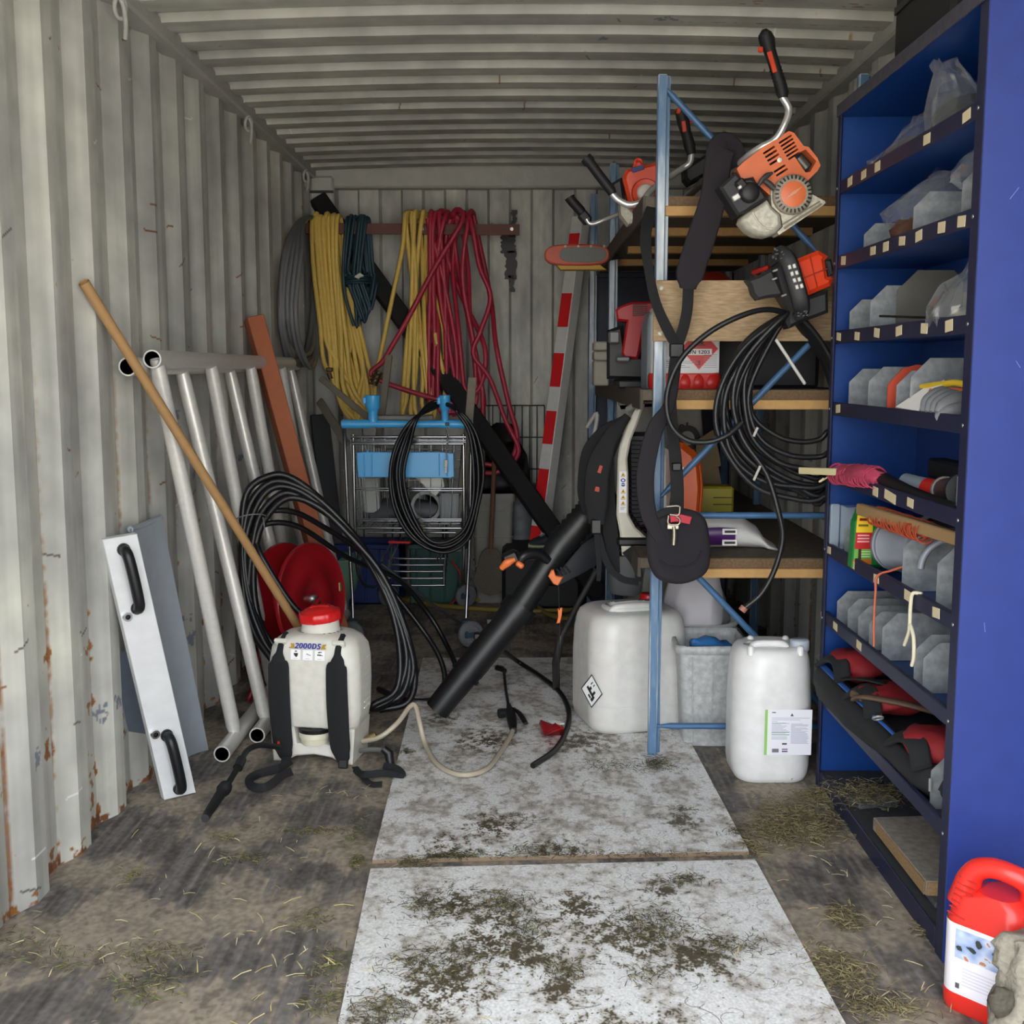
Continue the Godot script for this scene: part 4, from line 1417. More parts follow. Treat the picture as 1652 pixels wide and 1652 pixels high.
func build_hoses() -> void:
	var yel := mat("yellow_hose", C("e6c463"), 0.5, 0.0, "smudge", "", 5.0)
	var red := mat("red_hose", C("b12842"), 0.45, 0.0, "smudge", "", 5.0)
	var b := B.new()
	var t := thing("yellow_hose", "thick bundle of yellow hose on the rail between the grey and teal coils", "hose", V(-0.92, 0.9, -6.1), Basis.IDENTITY, "hoses on the rail")
	b.tube(curve(over_rail(hank(-1.105, -0.95, -1.05, -0.82, 0.95, 0.33, 7, 3, 0.005, 0.015), 0.025, 0.003, 3), 5), 0.0125, 8)
	b.tube(curve(over_rail(hank(-1.10, -0.96, -0.98, -0.78, 0.88, 0.3, 3, 13, 0.0, 0.03), 0.03, 0.003, 4), 5), 0.0125, 8)
	obj("hose", b, yel, t)
	b = B.new()
	b.box(V(-1.012, 1.263, -6.03), V(0.035, 0.022, 0.03), 0.004)
	b.tube([V(-1.016, 1.247, -6.03), V(-1.006, 1.215, -6.03)], 0.012, 8)
	obj("coupling", b, mat("old_brass", C("5f513a"), 0.5, 0.6), t)
	b = B.new()
	t = thing("teal_hose", "slim dark teal hose in a tight tied coil next to the yellow bundle", "hose", V(-0.84, 1.45, -6.1), Basis.IDENTITY, "hoses on the rail")
	b.tube(curve(over_rail(hank(-0.93, -0.80, -0.93, -0.76, 1.49, 0.16, 9, 23, 0.02), 0.02, 0.003, 5), 5), 0.0085, 8)
	obj("hose", b, mat("teal_hose", C("24404d"), 0.5), t)
	b = B.new()
	for k in 4:
		b.tube(curve(circle_of(V(-0.865, 1.745 - 0.012 * k, -6.09), V(0.07, 0.004, 0), V(0, 0.006, 0.065), 12), 2, true), 0.006, 6)
	obj("tie", b, M.teal_hose, t)
	b = B.new()
	b.prism([V(-0.871, 1.745, -6.015), V(-0.841, 1.764, -6.015), V(-0.819, 1.748, -6.015), V(-0.838, 1.741, -6.015), V(-0.851, 1.732, -6.015)], V(0, 0, -0.004))
	obj("tag", b, mat("tag_white", C("c9c6b8"), 0.7), t)
	b = B.new()
	t = thing("grey_hose", "grey hose in a loose coil at the left end of the hose rail", "hose", V(-1.05, 1.2, -5.8), Basis.IDENTITY, "hoses on the rail")
	var path := []
	rng.seed = 19
	var line := [V(-1.135, 2.056, -6.1), V(-1.155, 1.986, -5.8), V(-1.143, 1.807, -5.46), V(-1.144, 1.569, -5.34), V(-1.149, 1.399, -5.4), V(-1.131, 1.299, -5.6), V(-1.113, 1.349, -5.9), V(-1.114, 1.55, -6.14), V(-1.116, 1.815, -6.2), V(-1.126, 2.007, -6.17)]
	for k in 7:
		var o := (k - 1) * 0.016
		var d := rng.randf_range(-0.02, 0.02)
		for i in line.size():
			var p: Vector3 = line[i] + V(o * [0.4, 0.8, 1.3, 1.2, 1.3, 1.2, 0.7, 0.3, 0.3, 0.3][i], -d * [0, 0, 0, 1, 1, 2, 1, 0, 0, 0][i], 0)
			p.x = max(p.x, -1.121 + 0.004 * k)
			path.append(p)
	b.tube(curve(path, 5), 0.0115, 8)
	obj("hose", b, mat("grey_hose", C("6f7072"), 0.5), t)
	t = thing("yellow_hose", "few loose strands of yellow hose between the teal and red hoses", "hose", V(-0.6, 0.9, -6.1), Basis.IDENTITY, "hoses on the rail")
	b = B.new()
	var s := [
		[V(-0.609, 2.05, -6.06), V(-0.624, 1.898, -6.06), V(-0.68, 1.642, -6.06), V(-0.736, 1.384, -6.06), V(-0.771, 1.205, -6.06), V(-0.78, 1.057, -6.06)],
		[V(-0.584, 2.056, -6.06), V(-0.561, 1.738, -6.06), V(-0.525, 1.384, -6.06), V(-0.501, 1.188, -6.06), V(-0.489, 1.018, -6.06)],
		[V(-0.557, 2.061, -6.05), V(-0.573, 1.738, -6.05), V(-0.59, 1.384, -6.05), V(-0.609, 1.123, -6.05), V(-0.621, 1.018, -6.05)],
		[V(-0.537, 2.055, -6.05), V(-0.521, 1.738, -6.05), V(-0.508, 1.448, -6.05), V(-0.493, 1.221, -6.05), V(-0.462, 1.018, -6.05)],
		[V(-0.519, 2.056, -6.06), V(-0.551, 1.738, -6.06), V(-0.552, 1.384, -6.06), V(-0.567, 1.188, -6.06), V(-0.582, 1.018, -6.06)],
		[V(-0.499, 2.049, -6.05), V(-0.508, 1.738, -6.05), V(-0.452, 1.448, -6.05), V(-0.408, 1.221, -6.05), V(-0.415, 1.09, -6.05)],
		[V(-0.601, 2.051, -6.07), V(-0.575, 1.771, -6.07), V(-0.539, 1.449, -6.07), V(-0.524, 1.254, -6.07), V(-0.52, 1.057, -6.07)],
		[V(-0.513, 2.051, -6.07), V(-0.49, 1.771, -6.07), V(-0.42, 1.514, -6.07), V(-0.402, 1.319, -6.07), V(-0.41, 1.123, -6.07)],
		[V(-0.57, 2.055, -6.05), V(-0.554, 1.738, -6.05), V(-0.564, 1.384, -6.05), V(-0.555, 1.018, -6.05)],
		[V(-0.532, 2.05, -6.06), V(-0.564, 1.77, -6.06), V(-0.604, 1.384, -6.06), V(-0.635, 1.031, -6.06)]]
	b.tube(curve(over_rail(s, 0.035, 0.003, 6), 5), 0.0125, 8)
	obj("hose", b, yel, t)
	t = thing("red_hose", "dark red hose hanging in long loops at the right of the hose rail", "hose", V(-0.35, 0.8, -6.1), Basis.IDENTITY, "hoses on the rail")
	b = B.new()
	s = [
		[V(-0.473, 2.049, -6.05), V(-0.479, 1.706, -6.05), V(-0.485, 1.384, -6.05), V(-0.485, 1.09, -6.05)],
		[V(-0.453, 2.053, -6.04), V(-0.449, 1.737, -6.04), V(-0.439, 1.383, -6.04), V(-0.435, 1.058, -6.04)],
		[V(-0.402, 2.048, -6.05), V(-0.439, 1.833, -6.05), V(-0.418, 1.577, -6.05), V(-0.368, 1.319, -6.05), V(-0.343, 1.074, -6.05)],
		[V(-0.34, 2.053, -6.04), V(-0.361, 1.8, -6.04), V(-0.327, 1.448, -6.04), V(-0.302, 1.189, -6.04), V(-0.29, 1.074, -6.04)],
		[V(-0.307, 2.032, -6.02), V(-0.447, 1.799, -6.02), V(-0.602, 1.512, -6.02), V(-0.718, 1.318, -6.02), V(-0.766, 1.215, -6.02)],
		[V(-0.401, 1.895, -6.03), V(-0.309, 1.64, -6.03), V(-0.19, 1.383, -6.03), V(-0.21, 1.189, -6.03), V(-0.289, 1.074, -6.03)],
		[V(-0.272, 2.036, -6.03), V(-0.309, 1.736, -6.03), V(-0.245, 1.383, -6.03), V(-0.2, 1.124, -6.03), V(-0.224, 0.91, -6.03)],
		[V(-0.239, 2.019, -6.02), V(-0.163, 1.64, -6.02), V(-0.131, 1.383, -6.02), V(-0.066, 1.091, -6.02), V(-0.023, 0.928, -6.02), V(-0.04, 0.812, -6.02), V(-0.116, 0.756, -6.02), V(-0.191, 0.763, -6.02)],
		[V(-0.258, 2.012, -6.01), V(-0.214, 1.798, -6.01), V(-0.163, 1.639, -6.01), V(-0.215, 1.463, -6.01), V(-0.254, 1.344, -6.01), V(-0.164, 1.215, -6.01), V(-0.082, 0.994, -6.01), V(-0.013, 0.836, -6.01), V(-0.082, 0.74, -6.01), V(-0.191, 0.717, -6.01)],
		[V(-0.363, 2.048, -6.05), V(-0.397, 1.769, -6.05), V(-0.386, 1.448, -6.05), V(-0.346, 1.188, -6.05), V(-0.323, 1.057, -6.05)],
		[V(-0.428, 2.048, -6.05), V(-0.404, 1.738, -6.05), V(-0.4, 1.384, -6.05), V(-0.379, 1.057, -6.05)],
		[V(-0.375, 2.053, -6.04), V(-0.332, 1.769, -6.04), V(-0.262, 1.448, -6.04), V(-0.237, 1.221, -6.04), V(-0.257, 1.058, -6.04)],
		[V(-0.453, 2.048, -6.05), V(-0.463, 1.738, -6.05), V(-0.459, 1.384, -6.05), V(-0.452, 1.074, -6.05)],
		[V(-0.324, 2.047, -6.04), V(-0.286, 1.8, -6.04), V(-0.268, 1.512, -6.04), V(-0.223, 1.254, -6.04), V(-0.204, 1.058, -6.04)],
		[V(-0.486, 2.042, -6.05), V(-0.41, 1.738, -6.05), V(-0.344, 1.384, -6.05), V(-0.327, 1.074, -6.05)]]
	b.tube(curve(over_rail(s, 0.04, 0.003, 7), 5), 0.0135, 8)
	obj("hose", b, red, t)
	b = B.new()
	b.tube(curve([V(-0.743, 1.254, -6), V(-0.763, 1.215, -6), V(-0.777, 1.183, -6)], 2), 0.02, 10)
	for k in 3:
		b.tube(curve(circle_of(V(-0.763, 1.215, -6) + V(-0.006 * k, -0.02 * k + 0.02, 0.0), V(0.024, 0.004, 0), V(0, 0, 0.024), 10), 2, true), 0.004, 6)
	obj("coupling", b, M.old_brass, t)


func wires(b: B, a: Vector3, c: Vector3, d: Vector3, e: Vector3, nu: int, nv: int, r := 0.0022) -> void:
	# a wire grid on the quad a-c-d-e: nu wires from edge a-e to c-d direction, nv across
	for i in nu + 1:
		var f := float(i) / nu
		b.tube([a.lerp(c, f), e.lerp(d, f)], r, 6, false)
	for j in nv + 1:
		var f := float(j) / nv
		b.tube([a.lerp(e, f), c.lerp(d, f)], r * 1.25, 6, false)


func build_trolley() -> void:
	var chrome := mat("cart_chrome", C("9b9ea2"), 0.14, 0.95)
	var blue := mat("cart_blue", C("45a3dd"), 0.35)
	var t := thing("shopping_trolley", "wire shopping trolley with a blue handle, loaded with hoses and pipe pieces", "trolley", V(-0.512, 0, -5.5))
	var b := B.new()
	b.tube([V(-0.806, 1.02, -5.1), V(-0.80, 1.02, -5.1), V(-0.68, 1.02, -5.1), V(-0.676, 1.02, -5.1), V(-0.36, 1.02, -5.1), V(-0.356, 1.02, -5.1), V(-0.226, 1.02, -5.1), V(-0.218, 1.02, -5.1)], [0.017, 0.02, 0.02, 0.017, 0.017, 0.02, 0.02, 0.017], 16)
	var h := obj("handle", b, blue, t)
	for s in [[-0.665, 1.0], [-0.342, 0.72]]:
		b = B.new()
		b.lathe([Vector2(0.022, 0.0), Vector2(0.022, 0.045), Vector2(0.027, 0.055), Vector2(0.034, 0.065), Vector2(0.034, 0.118), Vector2(0.03, 0.12), Vector2(0.027, 0.118), Vector2(0.027, 0.07), Vector2(0, 0.068)], V(s[0], 1.03, -5.1), Basis.from_scale(V(s[1], 1, s[1])), 20)
		b.box(V(s[0] - 0.035 * s[1], 1.125, -5.1), V(0.02, 0.035, 0.03), 0.006)
		obj("holder_cup", b, blue, h)
	b = B.new()
	b.box(V(-0.33, 1.021, -5.083), V(0.02, 0.014, 0.014), 0.003)
	obj("coin_lock", b, M.black_plastic, h)
	# chassis: two bent uprights from the handle to the castors
	for s in [-1.0, 1.0]:
		var x0: float = -0.512 + s * 0.285
		b = B.new()
		b.tube(curve([V(x0, 1.01, -5.11), V(x0, 0.9, -5.13), V(x0 - s * 0.008, 0.5, -5.14), V(x0 - s * 0.02, 0.25, -5.13), V(x0 - s * 0.025, 0.13, -5.11)], 4), 0.0085, 10)
		b.tube(curve([V(x0 - s * 0.035, 0.97, -5.15), V(x0 - s * 0.035, 0.5, -5.16), V(x0 - s * 0.045, 0.3, -5.2), V(x0 - s * 0.075, 0.2, -5.5), V(x0 - s * 0.09, 0.17, -5.95), V(x0 - s * 0.09, 0.14, -6.0)], 4), 0.008, 10)
		obj("frame_side", b, chrome, t)
		for w in [[x0 - s * 0.025, -5.11], [x0 - s * 0.09, -6.0]]:
			var at := V(w[0], 0.0, w[1])
			b = B.new()
			b.lathe([Vector2(0, 0.016), Vector2(0.022, 0.016), Vector2(0.024, 0.011), Vector2(0.04, 0.009), Vector2(0.042, 0.014), Vector2(0.055, 0.013), Vector2(0.06, 0.009), Vector2(0.062, 0.0), Vector2(0.06, -0.009), Vector2(0.055, -0.013), Vector2(0, -0.014)], at + V(0.012 * s + 0.01, 0.062, 0.03), rot(90, 0, 0).rotated(Vector3.UP, 0.5 if s > 0 else -0.4), 28)
			var wh := obj("castor_wheel", b, mat("grey_tyre", C("6b6e72"), 0.6), t)
			b = B.new()
			b.lathe([Vector2(0, 0.125), Vector2(0.022, 0.122), Vector2(0.026, 0.112), Vector2(0.012, 0.11)], at, Basis.IDENTITY, 16)
			b.bar(at + V(0, 0.115, 0.005), at + V(0.012 * s + 0.01, 0.05, 0.05), 0.05, 0.026, 0.006)
			obj("castor_fork", b, mat("fork_blue", C("3e5567"), 0.45, 0.3), wh)
	# basket
	var nl := V(-0.775, 0.96, -5.14)
	var nr := V(-0.25, 0.96, -5.14)
	var bl := V(-0.752, 0.54, -5.16)
	var br := V(-0.275, 0.54, -5.16)
	var fl := V(-0.715, 0.90, -5.98)
	var fr := V(-0.31, 0.90, -5.98)
	var gl := V(-0.69, 0.58, -5.92)
	var gr := V(-0.335, 0.58, -5.92)
	for g in [["wire_front", nl, nr, br, bl, 9, 0], ["wire_side", nl, fl, gl, bl, 13, 5], ["wire_side", nr, fr, gr, br, 13, 5], ["wire_end", fl, fr, gr, gl, 8, 6], ["wire_floor", bl, br, gr, gl, 9, 7]]:
		b = B.new()
		if g[6]:
			wires(b, g[1], g[2], g[3], g[4], g[5], g[6])
		else:
			wires(b, g[1], g[2], g[3], g[4], 10, 1)
			for f in [0.035, 0.055, 0.56, 0.585, 0.9, 0.92]:
				b.tube([(g[1] as Vector3).lerp(g[4], f), (g[2] as Vector3).lerp(g[3], f)], 0.0035, 6)
		var o := obj(g[0], b, chrome, t)
		o.set_meta("kind", "stuff")
	for r in [[nl, nr], [bl, br], [nl + V(0.01, -0.03, 0.02), nr + V(-0.01, -0.03, 0.02)], [bl + V(0.03, -0.035, -0.1), br + V(-0.03, -0.035, -0.1)]]:
		b = B.new()
		b.tube([r[0], r[1]], 0.006, 8)
		obj("rim_bar", b, chrome, t)
	b = B.new()
	b.prism([V(-0.745, 0.89, -5.118), V(-0.72, 0.893, -5.118), V(-0.70, 0.893, -5.118), V(-0.698, 0.905, -5.118), V(-0.688, 0.905, -5.118), V(-0.688, 0.893, -5.118), V(-0.34, 0.893, -5.118), V(-0.335, 0.89, -5.118), V(-0.305, 0.888, -5.118), V(-0.303, 0.78, -5.118), V(-0.32, 0.775, -5.118), V(-0.74, 0.778, -5.118)], V(0, 0, -0.012), 0.003)
	var flap := obj("seat_flap", b, blue, t)
	for x in [-0.71, -0.675, -0.37, -0.335]:
		b = B.new()
		b.box(V(x, 0.835, -5.115), V(0.006, 0.1, 0.008), 0.002)
		obj("flap_rib", b, blue, flap)
	# under-rack
	b = B.new()
	for k in 5:
		var y := 0.30 - 0.012 * k
		b.tube(curve([V(-0.66 + 0.008 * k, y + 0.09, -5.75 + 0.12 * k), V(-0.66 + 0.008 * k, y + 0.01, -5.75 + 0.12 * k), V(-0.64 + 0.008 * k, y, -5.75 + 0.12 * k), V(-0.40 + 0.004 * k, y, -5.75 + 0.12 * k), V(-0.38 + 0.004 * k, y + 0.01, -5.75 + 0.12 * k), V(-0.38 + 0.004 * k, y + 0.09, -5.75 + 0.12 * k)], 3), 0.0055, 8)
	for x in [-0.66, -0.62, -0.40, -0.385]:
		b.tube([V(x, 0.40, -5.8), V(x, 0.36, -5.3)], 0.0045, 8)
		b.tube([V(x, 0.40, -5.75), V(x, 0.54, -5.8)], 0.0045, 8)
	var rack := obj("under_rack", b, chrome, t)
	rack.set_meta("kind", "stuff")
	# chain with its key
	b = B.new()
	for k in 9:
		var c := V(-0.327 - 0.001 * k, 1.0 - 0.0145 * k, -5.075)
		b.tube(curve(circle_of(c, V(0.0055, 0, 0.001) if k % 2 == 0 else V(0.001, 0, 0.0055), V(0, 0.0095, 0), 8), 2, true), 0.0017, 5)
	var ch := obj("chain", b, M.bolt_steel, t)
	b = B.new()
	b.box(V(-0.337, 0.845, -5.075), V(0.014, 0.035, 0.008), 0.002)
	b.box(V(-0.337, 0.815, -5.075), V(0.010, 0.025, 0.005), 0.001)
	obj("chain_key", b, M.tag_white, ch)


func build_trolley_load() -> void:
	# coil hung from the handle
	var t := thing("black_cable_coil", "coil of black cable hung over the blue handle of the trolley", "cable", V(-0.4, 0.5, -5.02))
	var path := []
	rng.seed = 29
	var ring := [V(-0.36, 1.103, -5), V(-0.469, 1.049, -5), V(-0.544, 0.943, -5), V(-0.582, 0.805, -5), V(-0.559, 0.639, -5), V(-0.475, 0.509, -5), V(-0.346, 0.45, -5), V(-0.237, 0.515, -5), V(-0.187, 0.668, -5), V(-0.165, 0.819, -5), V(-0.197, 0.984, -5), V(-0.273, 1.082, -5)]
	for k in 7:
		for i in ring.size():
			var o := k * 0.0088
			var e: Vector2 = Vector2([-0.5, 0.2, 1.0, 1.2, 1.3, 1.0, 0.0, -0.4, -0.5, -0.8, -0.6, -0.2][i], [0.3, 0.0, 0.0, 0.0, 0.3, 0.3, 0.9, 0.6, 0.0, 0.0, 0.0, 0.0][i]) * o
			path.append(ring[i] + V(e.x, e.y, -0.018 * (k % 3) - (0.12 if i == 0 else 0.0)) + V(rng.randf_range(-0.003, 0.003), rng.randf_range(-0.003, 0.003), 0))
	var b := B.new()
	b.tube(curve(path, 5), 0.0085, 8)
	obj("cable", b, M.black_hose, t)
	# stakes and offcuts standing in the basket
	var wood := mat("weathered_wood", C("857d70"), 0.8, 0.0, "smudge", "", 5.0)
	var st := [
		[V(-0.983, 1.221, -5.6), V(-0.723, 1.048, -5.3), 0.03, 0.018, "grey weathered stake leaning left out of the trolley"],
		[V(-0.658, 1.331, -5.7), V(-0.67, 0.991, -5.4), 0.034, 0.02, "grey weathered stake standing upright between the yellow hoses and trolley handle"],
		[V(-0.227, 1.226, -5.35), V(-0.289, 0.529, -5.3), 0.04, 0.018, "weathered wooden slat standing at the right side of the trolley basket"],
		[V(-1.045, 1.101, -5.9), V(-0.894, 0.95, -5.6), 0.04, 0.02, "short weathered stake low behind the left end of the trolley handle"]]
	for s in st:
		b = B.new()
		var end: Vector3 = s[1] + ((s[1] as Vector3) - (s[0] as Vector3)).normalized() * 0.12
		b.bar(s[0], end, s[2], s[3], 0.003, V(0, 0, 1))
		tag(obj("wooden_stake", b, wood), s[4], "stake", "wood standing in the trolley")
	b = B.new()
	b.box(V(-0.544, 1.042, -5.3), V(0.27, 0.02, 0.16), 0.004, rot(0, 4, 0))
	tag(obj("flat_lid", b, mat("grey_card", C("8d8b88"), 0.7)), "flat grey lid lying across the trolley basket behind the handle", "lid")
	# grey plastic pieces
	var pvc := mat("pvc_grey", C("8b8f90"), 0.4, 0.0, "smudge")
	t = thing("pipe_socket", "short piece of wide grey plastic pipe lying in the trolley basket", "pipe", V(-0.446, 0.551, -5.4))
	b = B.new()
	var ax := V(0.25, -0.2, 1).normalized()
	b.pipe(V(-0.527, 0.594, -5.7), V(-0.453, 0.618, -5.34), 0.065, 0.058, 28)
	obj("pipe", b, pvc, t)
	b = B.new()
	b.pipe(V(-0.471, 0.615, -5.42), V(-0.448, 0.621, -5.32), 0.074, 0.058, 28)
	obj("collar", b, pvc, t)
	t = thing("grey_canister", "narrow light grey plastic container at the left inside the trolley basket", "container", V(-0.714, 0.587, -5.4))
	b = B.new()
	var rs := []
	for s in [[0.0, 0.075, 0.09], [0.01, 0.085, 0.1], [0.15, 0.095, 0.115], [0.16, 0.1, 0.12], [0.165, 0.1, 0.12]]:
		rs.append(rrect(s[1], s[2], 0.015, s[0], 4))
	b.rings(rs)
	obj("body", b, mat("pale_grey_plastic", C("a9aca6"), 0.45), t, true)
	b = B.new()
	b.box(V(0, 0.172, 0), V(0.105, 0.012, 0.125), 0.004)
	obj("lid", b, M.pale_grey_plastic, t, true)
	t = thing("ribbed_tub", "ribbed grey plastic tub at the right inside the trolley basket", "tub", V(-0.33, 0.537, -5.35), rot(0, -8, 0))
	b = B.new()
	b.rings([rrect(0.09, 0.12, 0.01, 0.0, 3), rrect(0.1, 0.13, 0.01, 0.14, 3), rrect(0.108, 0.138, 0.01, 0.141, 3), rrect(0.108, 0.138, 0.01, 0.15, 3), rrect(0.098, 0.128, 0.01, 0.15, 3), rrect(0.09, 0.12, 0.01, 0.02, 3)])
	obj("body", b, pvc, t, true)
	for k in 5:
		b = B.new()
		b.bar(V(-0.036 + 0.018 * k, 0.005, 0.0615), V(-0.038 + 0.019 * k, 0.138, 0.0665), 0.005, 0.006, 0.001, V(0, 0, 1))
		obj("rib", b, pvc, t, true)
	b = B.new()
	b.prism([V(-0.507, 0.783, -5.25), V(-0.369, 0.783, -5.25), V(-0.358, 0.725, -5.25), V(-0.398, 0.678, -5.25), V(-0.421, 0.693, -5.25)], V(0.02, 0, -0.012), 0.002)
	tag(obj("white_plate", b, mat("white_paint_plate", C("d3d3cd"), 0.5)), "white metal plate wedged corner-down in the trolley below the blue flap", "plate")
	b = B.new()
	b.rings([[V(-0.787, 0.537, -5.6), V(-0.709, 0.58, -5.6), V(-0.555, 0.596, -5.6), V(-0.355, 0.556, -5.6), V(-0.324, 0.512, -5.6), V(-0.772, 0.512, -5.6)], [V(-0.745, 0.593, -5.45), V(-0.684, 0.641, -5.45), V(-0.555, 0.65, -5.45), V(-0.366, 0.623, -5.45), V(-0.33, 0.545, -5.45), V(-0.736, 0.544, -5.45)], [V(-0.72, 0.575, -5.35), V(-0.654, 0.617, -5.35), V(-0.56, 0.635, -5.35), V(-0.368, 0.611, -5.35), V(-0.33, 0.552, -5.35), V(-0.714, 0.551, -5.35)]])
	b.jitter(0.01, 9.0, 3)
	tag(obj("grey_sheeting", b, mat("dark_sheeting", C("5c5f63"), 0.6)), "heap of crumpled grey sheeting on the floor of the trolley basket", "sheeting")
	b = B.new()
	b.sphere(V(-0.36, 0.536, -5.4), V(0.022, 0.009, 0.014), 12, rot(0, 20, 15))
	tag(obj("yellow_float", b, mat("dull_yellow", C("b9b04a"), 0.5)), "small yellow plastic piece lying on the trolley basket wires", "plastic piece")
	b = B.new()
	b.bar(V(-0.651, 0.424, -5.5), V(-0.541, 0.421, -5.5), 0.02, 0.012, 0.003)
	tag(obj("red_bar", b, M.cap_red), "short red bar under the wire floor of the trolley", "bar")


func crate(called: String, label: String, at: Vector3, sz: Vector3, m: Material, turn: float, ribs: int) -> Node3D:
	# an open plastic crate with ribs and a rim
	var t := thing(called, label, "crate", at, rot(0, turn, 0))
	var b := B.new()
	var w := 0.012
	b.box(V(0, w / 2, 0), V(sz.x, w, sz.z), 0.003)
	for s in [-1.0, 1.0]:
		b.box(V(s * (sz.x - w) / 2, sz.y / 2, 0), V(w, sz.y, sz.z), 0.003)
		b.box(V(0, sz.y / 2, s * (sz.z - w) / 2), V(sz.x, sz.y, w), 0.003)
	obj("body", b, m, t, true)
	b = B.new()
	for s in [-1.0, 1.0]:
		b.box(V(s * sz.x / 2, sz.y - 0.014, 0), V(0.025, 0.028, sz.z + 0.025), 0.004)
		b.box(V(0, sz.y - 0.014, s * sz.z / 2), V(sz.x + 0.025, 0.028, 0.025), 0.004)
	obj("rim", b, m, t, true)
	for k in ribs:
		b = B.new()
		b.box(V(-sz.x / 2 + sz.x * (k + 0.5) / ribs, sz.y / 2, sz.z / 2 + 0.004), V(0.012, sz.y * 0.86, 0.012), 0.003)
		obj("rib", b, m, t, true)
	return t


func build_back_corner() -> void:
	crate("blue_crate", "dark blue plastic crate on the floor behind the trolley", V(-0.84, 0, -6.16), V(0.38, 0.33, 0.25), mat("crate_blue", C("122a6b"), 0.5), 0, 5)
	var g := crate("green_crate", "dark green plastic crate on the floor behind the right of the trolley", V(-0.46, 0, -6.17), V(0.30, 0.33, 0.24), mat("crate_green", C("0e4a42"), 0.5), 4, 4)
	var b := B.new()
	b.tube(curve([V(-0.506, -0.022, -5.98), V(-0.365, 0.025, -5.98), V(-0.325, 0.167, -5.98), V(-0.371, 0.251, -5.98)], 5), 0.006, 8)
	obj("red_cord", b, mat("cord_red", C("a8352a"), 0.6), g)
	var t := thing("mint_basin", "round mint green basin on the floor between the pipes and trolley", "basin", V(-0.99, 0, -5.9))
	b = B.new()
	b.lathe([Vector2(0.0, 0.03), Vector2(0.06, 0.03), Vector2(0.065, 0.0), Vector2(0.075, 0.0), Vector2(0.08, 0.05), Vector2(0.115, 0.11), Vector2(0.14, 0.19), Vector2(0.146, 0.27), Vector2(0.155, 0.275), Vector2(0.155, 0.285), Vector2(0.14, 0.285), Vector2(0.13, 0.19), Vector2(0.1, 0.11), Vector2(0.0, 0.07)], V(-0.99, 0, -5.9), Basis.IDENTITY, 36)
	obj("bowl", b, mat("mint", C("7fa58f"), 0.4), t)
	# long black downpipe across the corner
	t = thing("black_downpipe", "long square black pipe leaning from the far left corner behind the hoses", "pipe", V(0.25, 0, -5.78))
	b = B.new()
	var top := V(-1.098, 2.176, -6.27)
	var low := V(0.144, 0.457, -5.92)
	b.bar(top, low + (low - top).normalized() * 0.47, 0.095, 0.085, 0.006, V(0.2, 0.1, 1))
	obj("pipe", b, mat("black_pipe", C("08090b"), 0.75), t)
	# dark boards in the left corner
	b = B.new()
	b.bar(V(-1.1, 1.02, -6.2), V(-0.98, 0.0, -6.05), 0.1, 0.02, 0.003, V(0.3, 0, 1))
	tag(obj("dark_board", b, mat("dark_board", C("23262c"), 0.6)), "dark narrow board standing in the far left corner behind the pipe frames", "board")
	# striped pole
	t = thing("striped_pole", "square red and white striped pole leaning beside the back shelves", "pole", V(0.08, 0.34, -5.98))
	var pt := V(0.319, 2.067, -6.2)
	var pb := V(0.093, 0.332, -6)
	var dir := (pt - pb).normalized()
	var fn := V(-0.62, 0, 0.78)
	fn = (fn - dir * fn.dot(dir)).normalized()
	b = B.new()
	b.bar(pb, pt, 0.075, 0.075, 0.004, fn)
	obj("shaft", b, mat("pole_white", C("ecebe8"), 0.45, 0.0, "smudge"), t)
	var len := pb.distance_to(pt)
	for s in [[850, 880], [758, 812], [665, 718], [572, 626], [476, 530], [380, 432]]:
		b = B.new()
		var k0: float = (880.0 - s[1]) / 528.0 * len
		var k1: float = (880.0 - s[0]) / 528.0 * len
		b.bar(pb + dir * k0 + fn * 0.0378, pb + dir * k1 + fn * 0.0378, 0.068, 0.001, 0.0, fn)
		obj("red_stripe", b, mat("stripe_red", C("ee2a30"), 0.45), t)
	t = thing("black_case", "low black case on the floor under the striped pole and the shoe", "case", V(0.12, 0, -6.05))
	b = B.new()
	b.box(V(0.11, 0.165, -6.08), V(0.42, 0.33, 0.36), 0.02)
	obj("body", b, mat("case_black", C("17181b"), 0.6, 0.0, "smudge"), t)
	b = B.new()
	b.box(V(0.11, 0.27, -5.898), V(0.40, 0.012, 0.008), 0.003)
	obj("seam", b, M.black_plastic, t)
	# shoe
	t = thing("shoe", "dark low shoe with a pale sole beside the foot of the striped pole", "shoe", V(0.135, 0.33, -5.95))
	b = B.new()
	var rs := []
	for k in 9:
		var f := k / 8.0
		var w: float = [0.03, 0.06, 0.07, 0.068, 0.062, 0.06, 0.064, 0.058, 0.03][k]
		var h: float = [0.03, 0.045, 0.055, 0.07, 0.088, 0.09, 0.09, 0.088, 0.07][k]
		var c := V(0.045 + 0.21 * f, 0.335, -5.93)
		rs.append([c + V(0, 0.012, w / 2), c + V(0, h * 0.6, w * 0.48), c + V(0, h, w * 0.25), c + V(0, h, -w * 0.25), c + V(0, h * 0.6, -w * 0.48), c + V(0, 0.012, -w / 2)])
	b.rings(rs)
	obj("upper", b, mat("shoe_navy", C("2b3038"), 0.7), t)
	b = B.new()
	rs = []
	for k in 9:
		var f := k / 8.0
		var w: float = [0.036, 0.068, 0.078, 0.076, 0.068, 0.066, 0.07, 0.064, 0.036][k]
		var c := V(0.038 + 0.225 * f, 0.331, -5.93)
		rs.append([c + V(0, 0, w / 2), c + V(0, 0.018, w / 2), c + V(0, 0.018, -w / 2), c + V(0, 0, -w / 2)])
	b.rings(rs)
